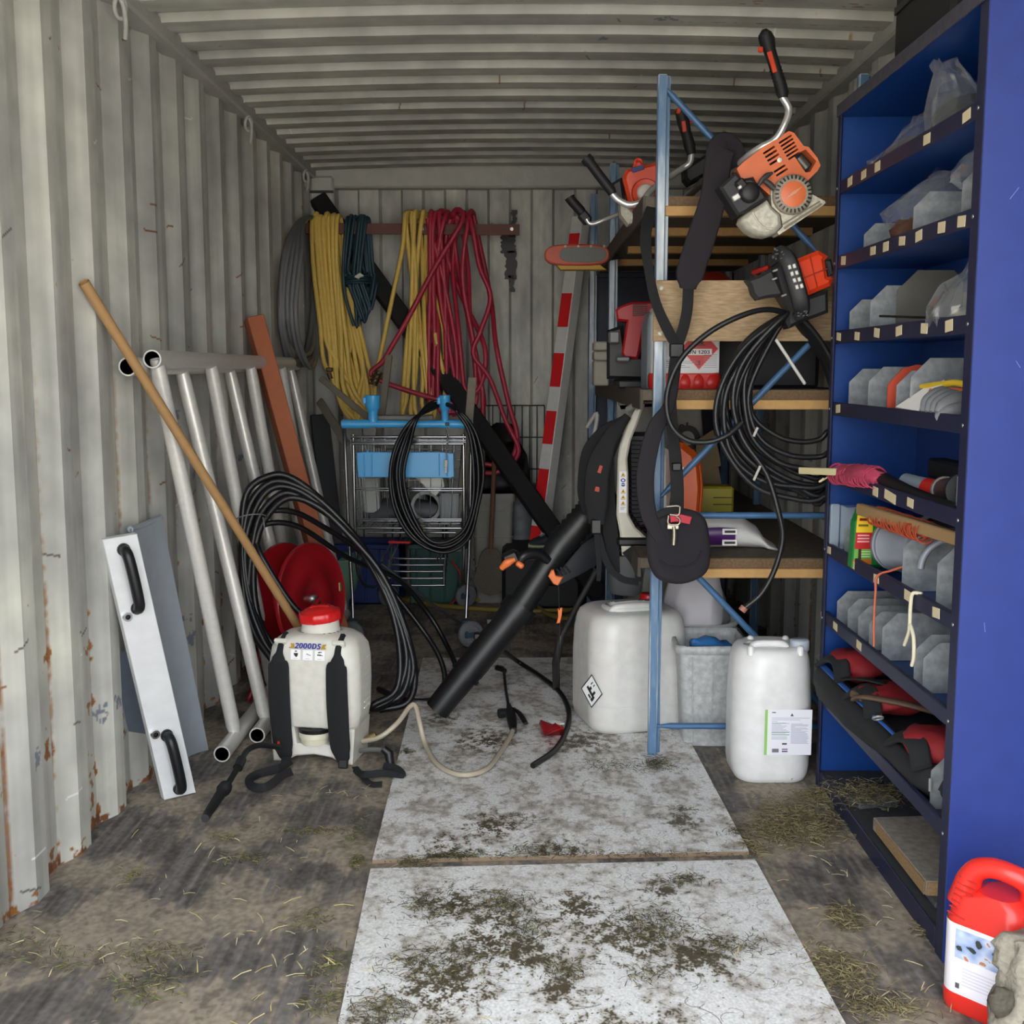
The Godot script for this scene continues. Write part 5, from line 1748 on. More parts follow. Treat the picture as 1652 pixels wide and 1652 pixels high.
	obj("sole", b, mat("sole_pale", C("b9bd9d"), 0.6), t)
	b = B.new()
	b.strap(curve([V(0.10, 0.395, -5.9), V(0.13, 0.41, -5.91), V(0.15, 0.405, -5.94)], 3), 0.02, 0.004, V(0, 1, 0.4))
	obj("laces", b, mat("lace_grey", C("9aa0a6"), 0.8), t)
	# bins on the back wall
	t = thing("grey_box", "tall beige grey plastic bin against the back wall behind the spade", "bin", V(-0.155, 0, -6.18), rot(0, 3, 0))
	b = B.new()
	b.rings([rrect(0.19, 0.2, 0.02, 0.0, 3), rrect(0.215, 0.23, 0.02, 0.55, 3), rrect(0.235, 0.25, 0.02, 0.56, 3), rrect(0.235, 0.25, 0.02, 0.60, 3), rrect(0.21, 0.22, 0.02, 0.60, 3), rrect(0.2, 0.2, 0.02, 0.3, 3)])
	obj("body", b, mat("bin_beige", C("8d8b83"), 0.55, 0.0, "smudge"), t, true)
	for y in [0.2, 0.36, 0.5]:
		b = B.new()
		b.rings([rrect(0.214, 0.226, 0.02, y, 3), rrect(0.219, 0.231, 0.02, y + 0.004, 3), rrect(0.216, 0.228, 0.02, y + 0.012, 3)], true, false)
		obj("hoop", b, M.bin_beige, t, true)
	t = thing("grey_barrel", "round grey plastic barrel against the back wall left of the striped pole", "barrel", V(0.0, 0.0, -6.28))
	b = B.new()
	var prof := [Vector2(0, 0.001), Vector2(0.07, 0.001)]
	for k in 7:
		var y := 0.02 + k * 0.085
		prof.append_array([Vector2(0.08, y), Vector2(0.08, y + 0.07), Vector2(0.077, y + 0.074), Vector2(0.077, y + 0.08)])
	prof.append_array([Vector2(0.08, 0.62), Vector2(0.0, 0.62)])
	b.lathe(prof, V(0.0, 0, -6.28), Basis.IDENTITY, 28)
	obj("body", b, mat("barrel_grey", C("6f7478"), 0.5, 0.0, "smudge"), t)
	b = B.new()
	b.lathe([Vector2(0.084, 0.60), Vector2(0.086, 0.62), Vector2(0.084, 0.635), Vector2(0.0, 0.638)], V(0.0, 0, -6.28), Basis.IDENTITY, 28)
	obj("lid", b, M.barrel_grey, t)
	t = thing("spade", "rusty spade with a brown wooden shaft standing in front of the beige bin", "spade", V(-0.16, 0, -5.95))
	b = B.new()
	b.tube([V(-0.141, 0.791, -6), V(-0.148, 0.601, -5.98), V(-0.161, 0.3, -5.95)], 0.013, 10)
	obj("shaft", b, mat("spade_wood", C("6b4a35"), 0.7), t)
	b = B.new()
	b.prism([V(-0.19, 0.321, -5.94), V(-0.128, 0.321, -5.94), V(-0.111, 0.301, -5.94), V(-0.072, 0.141, -5.94), V(-0.105, 0.088, -5.94), V(-0.164, 0.067, -5.94), V(-0.23, 0.094, -5.94), V(-0.257, 0.148, -5.94), V(-0.21, 0.301, -5.94)], V(0, 0, -0.008), 0.002)
	obj("blade", b, mat("spade_rust", C("6b6354"), 0.7, 0.2, "grime", "", 8.0), t)
	# wire panel
	t = thing("mesh_panel", "black wire mesh panel standing against the back wall behind the red hose", "mesh panel", V(-0.03, 0, -6.35))
	b = B.new()
	wires(b, V(-0.2, 1.065, -6.355), V(0.13, 1.065, -6.355), V(0.13, 0.0, -6.355), V(-0.2, 0.0, -6.355), 8, 6, 0.003)
	var o := obj("mesh", b, mat("wire_black", C("1a1b1d"), 0.5), t)
	o.set_meta("kind", "stuff")
	# black bag behind the red hose
	b = B.new()
	b.rings([[V(-0.239, 0.575, -6.22), V(0.034, 0.575, -6.22), V(0.041, 0.609, -6.22), V(-0.205, 0.626, -6.22)], [V(-0.229, 0.603, -6.12), V(0.061, 0.613, -6.12), V(0.033, 0.805, -6.12), V(-0.168, 0.822, -6.12)], [V(-0.219, 0.634, -6.14), V(0.017, 0.651, -6.14), V(-0.007, 0.871, -6.14), V(-0.134, 0.887, -6.14)], [V(-0.171, 0.949, -6.25), V(-0.034, 0.949, -6.25), V(-0.051, 0.969, -6.25), V(-0.137, 0.969, -6.25)]])
	b.jitter(0.012, 8.0, 9)
	tag(obj("black_sack", b, mat("sack_black", C("121316"), 0.45)), "black plastic sack sitting on the bins behind the end of the red hose", "sack")
	# things on the floor at the back
	t = thing("yellow_floor_hose", "faded yellow hose lying in loops on the floor behind the blower tube", "hose", V(0.0, 0, -6.0))
	b = B.new()
	b.tube(curve([V(-0.784, 0.014, -6.272), V(-0.499, 0.014, -5.984), V(-0.228, 0.014, -5.859), V(0.033, 0.014, -5.814), V(0.293, 0.014, -5.847), V(0.488, 0.014, -6.041), V(0.419, 0.014, -6.281), V(0.212, 0.014, -6.352), V(0.07, 0.014, -6.208), V(0.129, 0.014, -5.754), V(0.251, 0.014, -5.608)], 6), 0.0125, 8)
	b.tube(curve([V(0.017, 0.03, -5.863), V(0.138, 0.04, -6.201), V(0.319, 0.04, -6.367), V(0.472, 0.04, -6.294)], 6), 0.0125, 8)
	obj("hose", b, mat("yellow_faded", C("857433"), 0.6), t)
	b = B.new()
	b.bar(V(-0.325, 0.02, -5.973), V(-0.144, 0.02, -6.194), 0.03, 0.014, 0.003)
	tag(obj("yellow_stake", b, mat("stake_yellow", C("a08a2e"), 0.6)), "short yellow stake lying on the floor right of the trolley castor", "stake")
	b = B.new()
	b.tube([V(-0.386, 0.012, -6.145), V(-0.149, 0.012, -6.269)], 0.0095, 10)
	tag(obj("grey_rod", b, mat("rod_grey", C("9d9fa0"), 0.5)), "short pale grey tube lying on the floor beside the yellow stake", "tube")


func build_rack() -> void:
	# light blue steel rack with wooden shelves, its end frame towards the doors
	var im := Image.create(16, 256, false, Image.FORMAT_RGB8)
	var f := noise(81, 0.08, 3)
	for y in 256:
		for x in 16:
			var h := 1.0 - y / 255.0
			var pale_band := smoothstep(0.5, 0.62, h) * (1.0 - smoothstep(0.84, 0.93, h)) * 0.8  # whitish band in the upper half, easing out above and below
			pale_band = clampf(pale_band + f.get_noise_2d(x * 0.6, y) * 0.3, 0.0, 1.0)
			im.set_pixel(x, y, Color(0.34, 0.47, 0.60).lerp(Color(0.86, 0.88, 0.89), pale_band))
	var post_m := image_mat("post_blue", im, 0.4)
	var blue := mat("brace_blue", C("436b94"), 0.4, 0.0, "smudge")
	var ply := mat("plywood_face", C("c6a983"), 0.75, 0.0, "grime", "", 3.0)
	ply.uv1_scale = V(2.0, 14.0, 2.0)
	var edge := mat("chip_edge", C("a8865a"), 0.8, 0.0, "smudge", "", 8.0)
	var shelf_top := mat("shelf_dusty", C("6f6557"), 0.85, 0.0, "grime", "", 3.0)
	var t := thing("storage_rack", "light blue steel rack with three wooden shelves standing at the right", "rack", V(0.74, 0, -4.7))
	var b: B
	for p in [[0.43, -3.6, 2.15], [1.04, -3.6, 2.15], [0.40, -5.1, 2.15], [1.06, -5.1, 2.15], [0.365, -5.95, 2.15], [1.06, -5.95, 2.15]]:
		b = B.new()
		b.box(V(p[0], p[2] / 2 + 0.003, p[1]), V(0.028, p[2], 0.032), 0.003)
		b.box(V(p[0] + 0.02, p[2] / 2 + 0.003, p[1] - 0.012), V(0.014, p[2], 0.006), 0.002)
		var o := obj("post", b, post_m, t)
		b = B.new()
		b.box(V(p[0], 0.003, p[1]), V(0.05, 0.006, 0.05), 0.002)
		obj("foot_plate", b, blue, o)
	for r in [[V(0.43, 2.124, -3.6), V(0.919, 1.623, -3.6)], [V(0.439, 0.852, -3.6), V(0.959, 1.401, -3.6)], [V(0.518, 0.654, -3.6), V(1.023, 0.131, -3.6)], [V(0.44, 0.105, -3.6), V(1.03, 0.105, -3.6)], [V(0.44, 0.80, -3.6), V(1.03, 0.80, -3.6)]]:
		b = B.new()
		var d: Vector3 = (r[1] - r[0]).normalized()
		b.tube([r[0], r[0] + d * 0.02, r[0] + d * 0.05, r[1] - d * 0.05, r[1] - d * 0.02, r[1]], [0.004, 0.006, 0.0105, 0.0105, 0.006, 0.004], 12)
		obj("brace", b, blue, t)
	for s in [[1.775, 0.022, "shelf"], [1.178, 0.022, "shelf"], [0.638, 0.022, "shelf"]]:
		b = B.new()
		b.box(V(0.735, s[0] + 0.004, -4.77), V(0.70, s[1] + 0.012, 2.3), 0.002)
		var sh := obj("shelf", b, shelf_top, t)
		b = B.new()
		b.box(V(0.735, s[0] + 0.004, -3.615), V(0.64, 0.032, 0.006), 0.001)
		obj("chipboard_edge", b, mat("chip_brown", C("7d6549"), 0.85, 0.0, "grime", "", 10.0), sh)
		for z in ([-3.62, -4.15, -4.75, -5.3] if s[0] > 1.5 else [-3.62, -4.5, -5.3]):
			b = B.new()
			b.box(V(0.735, s[0] - 0.026, z), V(0.60, 0.03, 0.045), 0.002)
			obj("batten", b, mat("pine_batten", C("c49a60"), 0.7, 0.0, "smudge", "", 6.0), sh)
		b = B.new()
		b.box(V(0.383, s[0] - 0.01, -4.72), V(0.012, 0.065, 2.2), 0.002)
		obj("side_rail", b, mat("rail_dark", C("4f463f"), 0.8, 0.0, "smudge"), sh)
	b = B.new()
	b.box(V(0.70, 1.4425, -3.572), V(0.58, 0.186, 0.016), 0.002)
	var pl := obj("plywood_panel", b, ply, t)
	for y in [1.512, 1.373]:
		b = B.new()
		b.lathe([Vector2(0, 0.006), Vector2(0.006, 0.005), Vector2(0.0085, 0.002), Vector2(0.0085, 0)], V(0.432, y, -3.563), rot(90, 0, 0), 14)
		obj("bolt", b, mat("bolt_zinc", C("e8e2cf"), 0.4, 0.2), pl)
	# dark steel cabinet behind the rack
	t = thing("steel_cabinet", "dark navy steel cabinet against the back wall behind the wooden shelves", "cabinet", V(0.74, 0, -6.19))
	b = B.new()
	b.box(V(0.74, 0.885, -6.19), V(0.74, 1.77, 0.32), 0.006)
	obj("body", b, mat("cabinet_navy", C("141c38"), 0.5, 0.0, "smudge"), t)
	for s in [-1.0, 1.0]:
		b = B.new()
		b.box(V(0.74 + 0.182 * s, 0.9, -6.026), V(0.355, 1.68, 0.012), 0.003)
		var d := obj("door", b, M.cabinet_navy, t)
		b = B.new()
		b.box(V(0.74 + 0.03 * s, 1.0, -6.015), V(0.014, 0.1, 0.014), 0.003)
		obj("handle", b, M.bolt_steel, d)
	build_brushcutters()
	build_trimmer()
	build_harness()
	build_right_coil()
	build_rack_goods()
	build_blower()
	build_containers()


func build_brushcutters() -> void:
	var org := mat("engine_orange", C("ec7a48"), 0.4, 0.0, "smudge")
	var org2 := mat("engine_orange_red", C("d4431f"), 0.35, 0.0, "smudge")
	var wht := mat("tank_white", C("e6e2d0"), 0.45, 0.0, "grime", "", 6.0)
	var dark := mat("engine_dark", C("1c1d20"), 0.5)
	var alloy := mat("handle_alloy", C("d3d3d0"), 0.25, 0.6)
	var back := V(0.006, 0.0, -0.10)
	var t := thing("brushcutter", "orange brushcutter with a white fuel tank hung high on the rack brace, nearest of three", "brushcutter", V(0.767, 1.67, -3.47), Basis.IDENTITY, "brushcutters")
	var b := B.new()
	# shroud with real vent slots
	var holes := []
	var ux := V(0.847, 0.531, 0.0)      # along the slots
	var uy := V(0.531, -0.847, 0.0)     # from slot to slot
	var ga := V(0.702, 1.887, -3.4)
	for k in 10:
		if k in [4, 7]:
			continue
		var a: Vector3 = ga + uy * (0.0123 * k) - ux * 0.002
		var l: float = 0.038 if k < 9 else 0.024
		holes.append([a, a + ux * l, a + ux * l + uy * 0.006, a + uy * 0.006])
	var gb := V(0.745, 1.915, -3.4)
	for k in 6:
		var a: Vector3 = gb + uy * (0.0108 * k)
		var l: float = 0.042 - 0.001 * k
		holes.append([a, a + ux * l, a + ux * l + uy * 0.0055, a + uy * 0.0055])
	holes.append([V(0.79, 1.879, -3.4), V(0.824, 1.895, -3.4), V(0.856, 1.862, -3.4), V(0.839, 1.832, -3.4), V(0.826, 1.83, -3.4)])
	cut_plate("shroud", [V(0.626, 1.841, -3.4), V(0.644, 1.859, -3.4), V(0.704, 1.904, -3.4), V(0.774, 1.947, -3.4), V(0.789, 1.942, -3.4), V(0.818, 1.905, -3.4), V(0.833, 1.902, -3.4), V(0.859, 1.872, -3.4), V(0.869, 1.85, -3.4), V(0.86, 1.834, -3.4), V(0.834, 1.808, -3.4), V(0.775, 1.811, -3.4), V(0.734, 1.794, -3.4), V(0.724, 1.766, -3.4), V(0.688, 1.797, -3.4), V(0.674, 1.818, -3.4), V(0.641, 1.811, -3.4)], 0.05, holes, org, t)
	b = B.new()
	b.prism([V(0.644, 1.851, -3.455), V(0.661, 1.867, -3.455), V(0.787, 1.951, -3.455), V(0.843, 1.909, -3.455), V(0.873, 1.863, -3.455), V(0.842, 1.82, -3.455), V(0.773, 1.802, -3.455), V(0.733, 1.781, -3.455), V(0.688, 1.827, -3.455)], V(0, 0, -0.09), 0.01)
	obj("engine_block", b, dark, t)
	b = B.new()
	b.tube([V(0.809, 1.875, -3.425), V(0.835, 1.847, -3.425)], 0.0135, 14)
	obj("muffler", b, mat("muffler_grey", C("6e6a68"), 0.45, 0.5), t)
	b = B.new()
	b.lathe([Vector2(0, 0.004), Vector2(0.007, 0.003), Vector2(0.008, 0.0)], V(0.749, 1.865, -3.4), rot(90, 0, 0), 12)
	obj("screw", b, M.bolt_zinc, t)
	# recoil starter
	var c := V(0.784, 1.764, -3.375)
	var rb := rot(90, 0, 0)
	b = B.new()
	b.lathe([Vector2(0.030, 0.012), Vector2(0.040, 0.014), Vector2(0.053, 0.010), Vector2(0.057, 0.002), Vector2(0.057, -0.035), Vector2(0, -0.035)], c, rb, 48)
	b.lathe([Vector2(0.040, 0.0135), Vector2(0.036, 0.008), Vector2(0, 0.008)], c, rb, 48)
	var st := obj("starter_ring", b, mat("starter_grey", C("b5ab99"), 0.5, 0.0, "grime", "", 9.0), t)
	for k in 26:
		var a := TAU * k / 26.0
		var d := V(cos(a), sin(a), 0)
		b = B.new()
		b.bar(c + d * 0.042 + V(0, 0, 0.0125), c + d * 0.053 + V(0, 0, 0.0105), 0.0048, 0.004, 0.0, V(0, 0, 1))
		obj("vent_slot", b, dark, st)
	b = B.new()
	b.lathe([Vector2(0, 0.0145), Vector2(0.034, 0.0145), Vector2(0.039, 0.012), Vector2(0.039, 0.0)], c, rb, 40)
	obj("starter_cap", b, org, t)
	# worn pale print on the cap
	for k in 4:
		b = B.new()
		b.bar(c + V(-0.02 + 0.005 * k, -0.012 + 0.005 * k, 0.0148), c + V(0.008 + 0.005 * k, 0.004 + 0.005 * k, 0.0148), 0.0016, 0.0005, 0.0, V(0, 0, 1))
		obj("worn_print", b, mat("print_pale", C("d8a58a"), 0.5), t)
	# pull grip
	b = B.new()
	b.tube(curve([V(0.684, 1.789, -3.37), V(0.694, 1.804, -3.365), V(0.707, 1.816, -3.365), V(0.723, 1.824, -3.37)], 4), spread([0.005, 0.0075, 0.008, 0.004], 4), 10)
	b.tube([V(0.698, 1.805, -3.37), V(0.715, 1.793, -3.37), V(0.731, 1.779, -3.37)], [0.007, 0.009, 0.008], 10)
	obj("pull_grip", b, mat("grip_grey", C("3b3a3a"), 0.55), t)
	# lower housing and fuel tank
	b = B.new()
	b.prism([V(0.723, 1.784, -3.385), V(0.746, 1.795, -3.385), V(0.833, 1.772, -3.385), V(0.855, 1.76, -3.385), V(0.881, 1.747, -3.385), V(0.883, 1.742, -3.385), V(0.876, 1.735, -3.385), V(0.751, 1.651, -3.385), V(0.745, 1.658, -3.385), V(0.761, 1.675, -3.385), V(0.754, 1.709, -3.385), V(0.727, 1.732, -3.385)], V(0, 0, -0.075), 0.006)
	obj("lower_housing", b, wht, t)
	b = B.new()
	b.bar(V(0.763, 1.669, -3.378), V(0.87, 1.738, -3.378), 0.006, 0.004, 0.001, V(0, 0, 1))
	b.bar(V(0.759, 1.68, -3.378), V(0.865, 1.746, -3.378), 0.004, 0.004, 0.001, V(0, 0, 1))
	obj("housing_rib", b, mat("grimy_rib", C("8f8672"), 0.7), t)
	b = B.new()
	var ol := [V(0.667, 1.722, -3.38), V(0.64, 1.703, -3.38), V(0.635, 1.687, -3.38), V(0.656, 1.663, -3.38), V(0.681, 1.649, -3.38), V(0.712, 1.645, -3.38), V(0.742, 1.654, -3.38), V(0.758, 1.675, -3.38), V(0.753, 1.708, -3.38), V(0.726, 1.731, -3.38), V(0.711, 1.752, -3.38)]
	var mid := V(0, 0, 0)
	for p in ol:
		mid += p / ol.size()
	var rs := []
	for k in [[0.72, 0.020], [0.9, 0.012], [1.0, -0.008], [1.0, -0.06], [0.85, -0.085]]:
		var ring := []
		for p in ol:
			ring.append(mid + (p - mid) * k[0] + V(0, 0, k[1]))
		rs.append(ring)
	b.rings(rs)
	obj("fuel_tank", b, wht, t)
	b = B.new()
	b.strap(curve([V(0.668, 1.712, -3.358), V(0.683, 1.686, -3.358), V(0.705, 1.667, -3.358), V(0.73, 1.665, -3.358)], 5), 0.006, 0.004, V(0, 0, 1))
	obj("tank_rib", b, wht, t)
	b = B.new()
	b.prism([V(0.57, 1.784, -3.36), V(0.617, 1.827, -3.36), V(0.634, 1.807, -3.36), V(0.664, 1.81, -3.36), V(0.688, 1.787, -3.36), V(0.71, 1.751, -3.36), V(0.663, 1.723, -3.36), V(0.652, 1.714, -3.36), V(0.626, 1.701, -3.36)], V(0, 0, -0.11), 0.008)
	var af := obj("air_filter", b, mat("filter_black", C("2c2d30"), 0.5, 0.0, "smudge"), t)
	b = B.new()
	b.lathe([Vector2(0, 0.018), Vector2(0.02, 0.018), Vector2(0.028, 0.012), Vector2(0.03, 0)], V(0.656, 1.767, -3.36), rb, 20)
	b.box(V(0.633, 1.787, -3.355), V(0.03, 0.04, 0.02), 0.006, rot(0, 0, 40))
	obj("carburettor", b, dark, t)
	b = B.new()
	b.box(V(0.617, 1.753, -3.352), V(0.024, 0.018, 0.01), 0.003, rot(0, 0, 32))
	b.box(V(0.625, 1.779, -3.34), V(0.012, 0.010, 0.01), 0.002, rot(0, 0, 32))
	obj("filter_clip", b, mat("clip_silver", C("c9c8c2"), 0.35, 0.5), af)
	# shaft, laid back over the top shelf
	b = B.new()
	b.tube([V(0.699, 1.885, -3.46), V(0.657, 1.88, -3.55), V(0.62, 1.90, -4.0), V(0.55, 1.83, -5.0)], 0.0135, 12)
	b.tube([V(0.705, 1.894, -3.45), V(0.657, 1.872, -3.53)], 0.02, 12)
	obj("shaft", b, mat("shaft_grey", C("a9a9a0"), 0.4, 0.4), t)
	b = B.new()
	b.tube(curve([V(0.639, 1.86, -3.55), V(0.662, 1.882, -3.46), V(0.697, 1.904, -3.42), V(0.737, 1.925, -3.41), V(0.759, 1.961, -3.4), V(0.772, 2.006, -3.4), V(0.752, 2.042, -3.4)], 6), 0.0105, 12)
	obj("handlebar", b, alloy, t)
	b = B.new()
	b.tube([V(0.755, 2.039, -3.4), V(0.753, 2.051, -3.4), V(0.747, 2.072, -3.4), V(0.735, 2.106, -3.4), V(0.722, 2.144, -3.4), V(0.712, 2.171, -3.4), V(0.704, 2.198, -3.4), V(0.697, 2.214, -3.4)], [0.013, 0.018, 0.0175, 0.0165, 0.0165, 0.0175, 0.023, 0.02], 14)
	b.box(V(0.699, 2.205, -3.4), V(0.032, 0.045, 0.04), 0.01, rot(0, 0, 15))
	var gr := obj("grip", b, M.grip_rubber, t)
	b = B.new()
	b.bar(V(0.707, 2.163, -3.382), V(0.726, 2.105, -3.382), 0.014, 0.006, 0.002, V(0, 0, 1))
	obj("switch", b, org2, gr)
	b = B.new()
	b.box(V(0.684, 2.17, -3.39), V(0.014, 0.016, 0.012), 0.003)
	obj("throttle_button", b, org2, gr)
	for k in 6:
		b = B.new()
		b.tube([V(0.73, 2.12, -3.4).lerp(V(0.747, 2.072, -3.4), k / 5.0), V(0.73, 2.12, -3.4).lerp(V(0.747, 2.072, -3.4), k / 5.0 + 0.06)], 0.0185, 12)
		obj("grip_ring", b, M.grip_rubber, gr)

	# second one, lying on the top shelf
	t = thing("brushcutter", "red-orange brushcutter with two black grips lying on the top shelf behind the blue post", "brushcutter", V(0.415, 1.785, -4), Basis.IDENTITY, "brushcutters")
	b = B.new()
	b.prism([V(0.341, 1.898, -3.93), V(0.345, 1.916, -3.93), V(0.355, 1.932, -3.93), V(0.374, 1.936, -3.93), V(0.378, 1.961, -3.93), V(0.403, 1.967, -3.93), V(0.416, 1.946, -3.93), V(0.461, 1.956, -3.93), V(0.467, 1.857, -3.93), V(0.443, 1.812, -3.93), V(0.418, 1.784, -3.93), V(0.389, 1.788, -3.93), V(0.363, 1.816, -3.93)], V(0.01, 0, -0.13), 0.012)
	obj("shroud", b, org2, t)
	b = B.new()
	b.bar(V(0.372, 1.925, -3.925), V(0.411, 1.937, -3.925), 0.016, 0.004, 0.001, V(0, 0, 1))
	obj("blue_plate", b, mat("plate_blue", C("27346e"), 0.5), t)
	b = B.new()
	b.tube(curve(circle_of(V(0.394, 1.952, -3.94), V(0.012, 0, 0), V(0, 0.014, 0), 8), 3, true), 0.0045, 8)
	obj("lifting_eye", b, org2, t)
	b = B.new()
	b.lathe([Vector2(0, 0.016), Vector2(0.022, 0.016), Vector2(0.028, 0.01), Vector2(0.03, 0)], V(0.418, 1.852, -3.92), rb, 28)
	var s2 := obj("starter_cap", b, mat("starter_white", C("c9c6be"), 0.4), t)
	b = B.new()
	b.lathe([Vector2(0.03, 0.006), Vector2(0.044, 0.008), Vector2(0.048, 0)], V(0.418, 1.852, -3.925), rb, 28)
	obj("starter_ring", b, org2, s2)
	b = B.new()
	b.prism([V(0.335, 1.826, -3.94), V(0.36, 1.818, -3.94), V(0.394, 1.785, -3.94), V(0.386, 1.761, -3.94), V(0.365, 1.752, -3.94), V(0.339, 1.785, -3.94)], V(0, 0, -0.1), 0.012)
	obj("fuel_tank", b, wht, t)
	b = B.new()
	b.prism([V(0.305, 1.892, -3.97), V(0.342, 1.913, -3.97), V(0.354, 1.839, -3.97), V(0.337, 1.822, -3.97), V(0.312, 1.847, -3.97)], V(0.01, 0, -0.1), 0.01)
	obj("air_filter", b, M.filter_black, t)
	b = B.new()
	b.tube(curve([V(0.294, 1.845, -3.85), V(0.319, 1.819, -3.85), V(0.356, 1.803, -3.85), V(0.397, 1.813, -3.85), V(0.431, 1.852, -3.87), V(0.482, 1.896, -3.92), V(0.539, 1.933, -3.95), V(0.568, 1.954, -3.95), V(0.574, 1.986, -3.95)], 6), 0.011, 12)
	obj("handlebar", b, alloy, t)
	b = B.new()
	b.tube([V(0.302, 1.837, -3.85), V(0.296, 1.849, -3.85), V(0.257, 1.897, -3.85), V(0.228, 1.935, -3.85), V(0.223, 1.941, -3.85), V(0.211, 1.954, -3.85)], [0.014, 0.0165, 0.0165, 0.0165, 0.021, 0.019], 14)
	obj("grip", b, M.grip_rubber, t)
	b = B.new()
	b.tube([V(0.574, 1.982, -3.95), V(0.567, 2.01, -3.95), V(0.554, 2.053, -3.95), V(0.543, 2.091, -3.95), V(0.532, 2.127, -3.95)], [0.015, 0.02, 0.018, 0.021, 0.018], 12)
	var g2 := obj("grip", b, M.grip_rubber, t)
	b = B.new()
	b.bar(V(0.541, 2.086, -3.925), V(0.546, 2.05, -3.925), 0.014, 0.006, 0.002, V(0, 0, 1))
	b.box(V(0.525, 2.119, -3.93), V(0.016, 0.018, 0.014), 0.003)
	obj("switch", b, org2, g2)
	b = B.new()
	b.box(V(0.572, 2.089, -3.94), V(0.016, 0.016, 0.014), 0.003)
	obj("throttle_button", b, org2, g2)
	b = B.new()
	b.prism([V(0.554, 1.943, -3.98), V(0.627, 1.988, -3.98), V(0.644, 1.963, -3.98), V(0.632, 1.922, -3.98), V(0.574, 1.889, -3.98), V(0.557, 1.91, -3.98)], V(0, 0, -0.09), 0.01)
	obj("handle_clamp", b, dark, t)
	b = B.new()
	b.tube([V(0.479, 1.862, -4.1), V(0.55, 1.84, -5.2)], 0.0135, 10)
	obj("shaft", b, M.shaft_grey, t)
	# third: only its grip and bent bar show
	t = thing("brushcutter", "brushcutter showing only a black grip and bent alloy bar near the striped pole top", "brushcutter", V(0.383, 1.846, -4.5), Basis.IDENTITY, "brushcutters")
	b = B.new()
	b.tube([V(0.236, 1.853, -4.45), V(0.227, 1.865, -4.45), V(0.191, 1.904, -4.45), V(0.184, 1.916, -4.45)], [0.016, 0.019, 0.019, 0.021], 12)
	obj("grip", b, M.grip_rubber, t)
	b = B.new()
	b.box(V(0.243, 1.839, -4.45), V(0.04, 0.05, 0.04), 0.008, rot(0, 0, 40))
	obj("handle_clamp", b, dark, t)
	b = B.new()
	b.tube(curve([V(0.249, 1.832, -4.43), V(0.259, 1.816, -4.43), V(0.283, 1.816, -4.43), V(0.33, 1.834, -4.43), V(0.383, 1.855, -4.45), V(0.452, 1.887, -4.6)], 5), 0.0085, 10)
	obj("handlebar", b, alloy, t)
	b = B.new()
	b.tube([V(0.411, 1.866, -4.55), V(0.6, 1.83, -5.4)], 0.0135, 10)
	obj("shaft", b, M.shaft_grey, t)


func cut_plate(called: String, ps: Array, depth: float, holes: Array, m: Material, parent: Node3D) -> void:
	# a thick plate facing the doors with real openings cut through it
	var o: Vector3 = ps[0]
	var root := CSGCombiner3D.new()
	root.name = called
	root.material_override = m
	for i in holes.size() + 1:
		var c := CSGPolygon3D.new()
		var p2 := PackedVector2Array()
		for p in (ps if i == 0 else holes[i - 1]):
			p2.append(Vector2(p.x - o.x, p.y - o.y))
		c.polygon = p2
		c.depth = depth if i == 0 else depth + 0.02
		c.position.z = 0.0 if i == 0 else 0.01
		c.operation = CSGShape3D.OPERATION_UNION if i == 0 else CSGShape3D.OPERATION_SUBTRACTION
		c.name = "plate" if i == 0 else "opening_%03d" % i
		root.add_child(c)
	root.position = in_scene(parent).affine_inverse() * o
	parent.add_child(root, true)


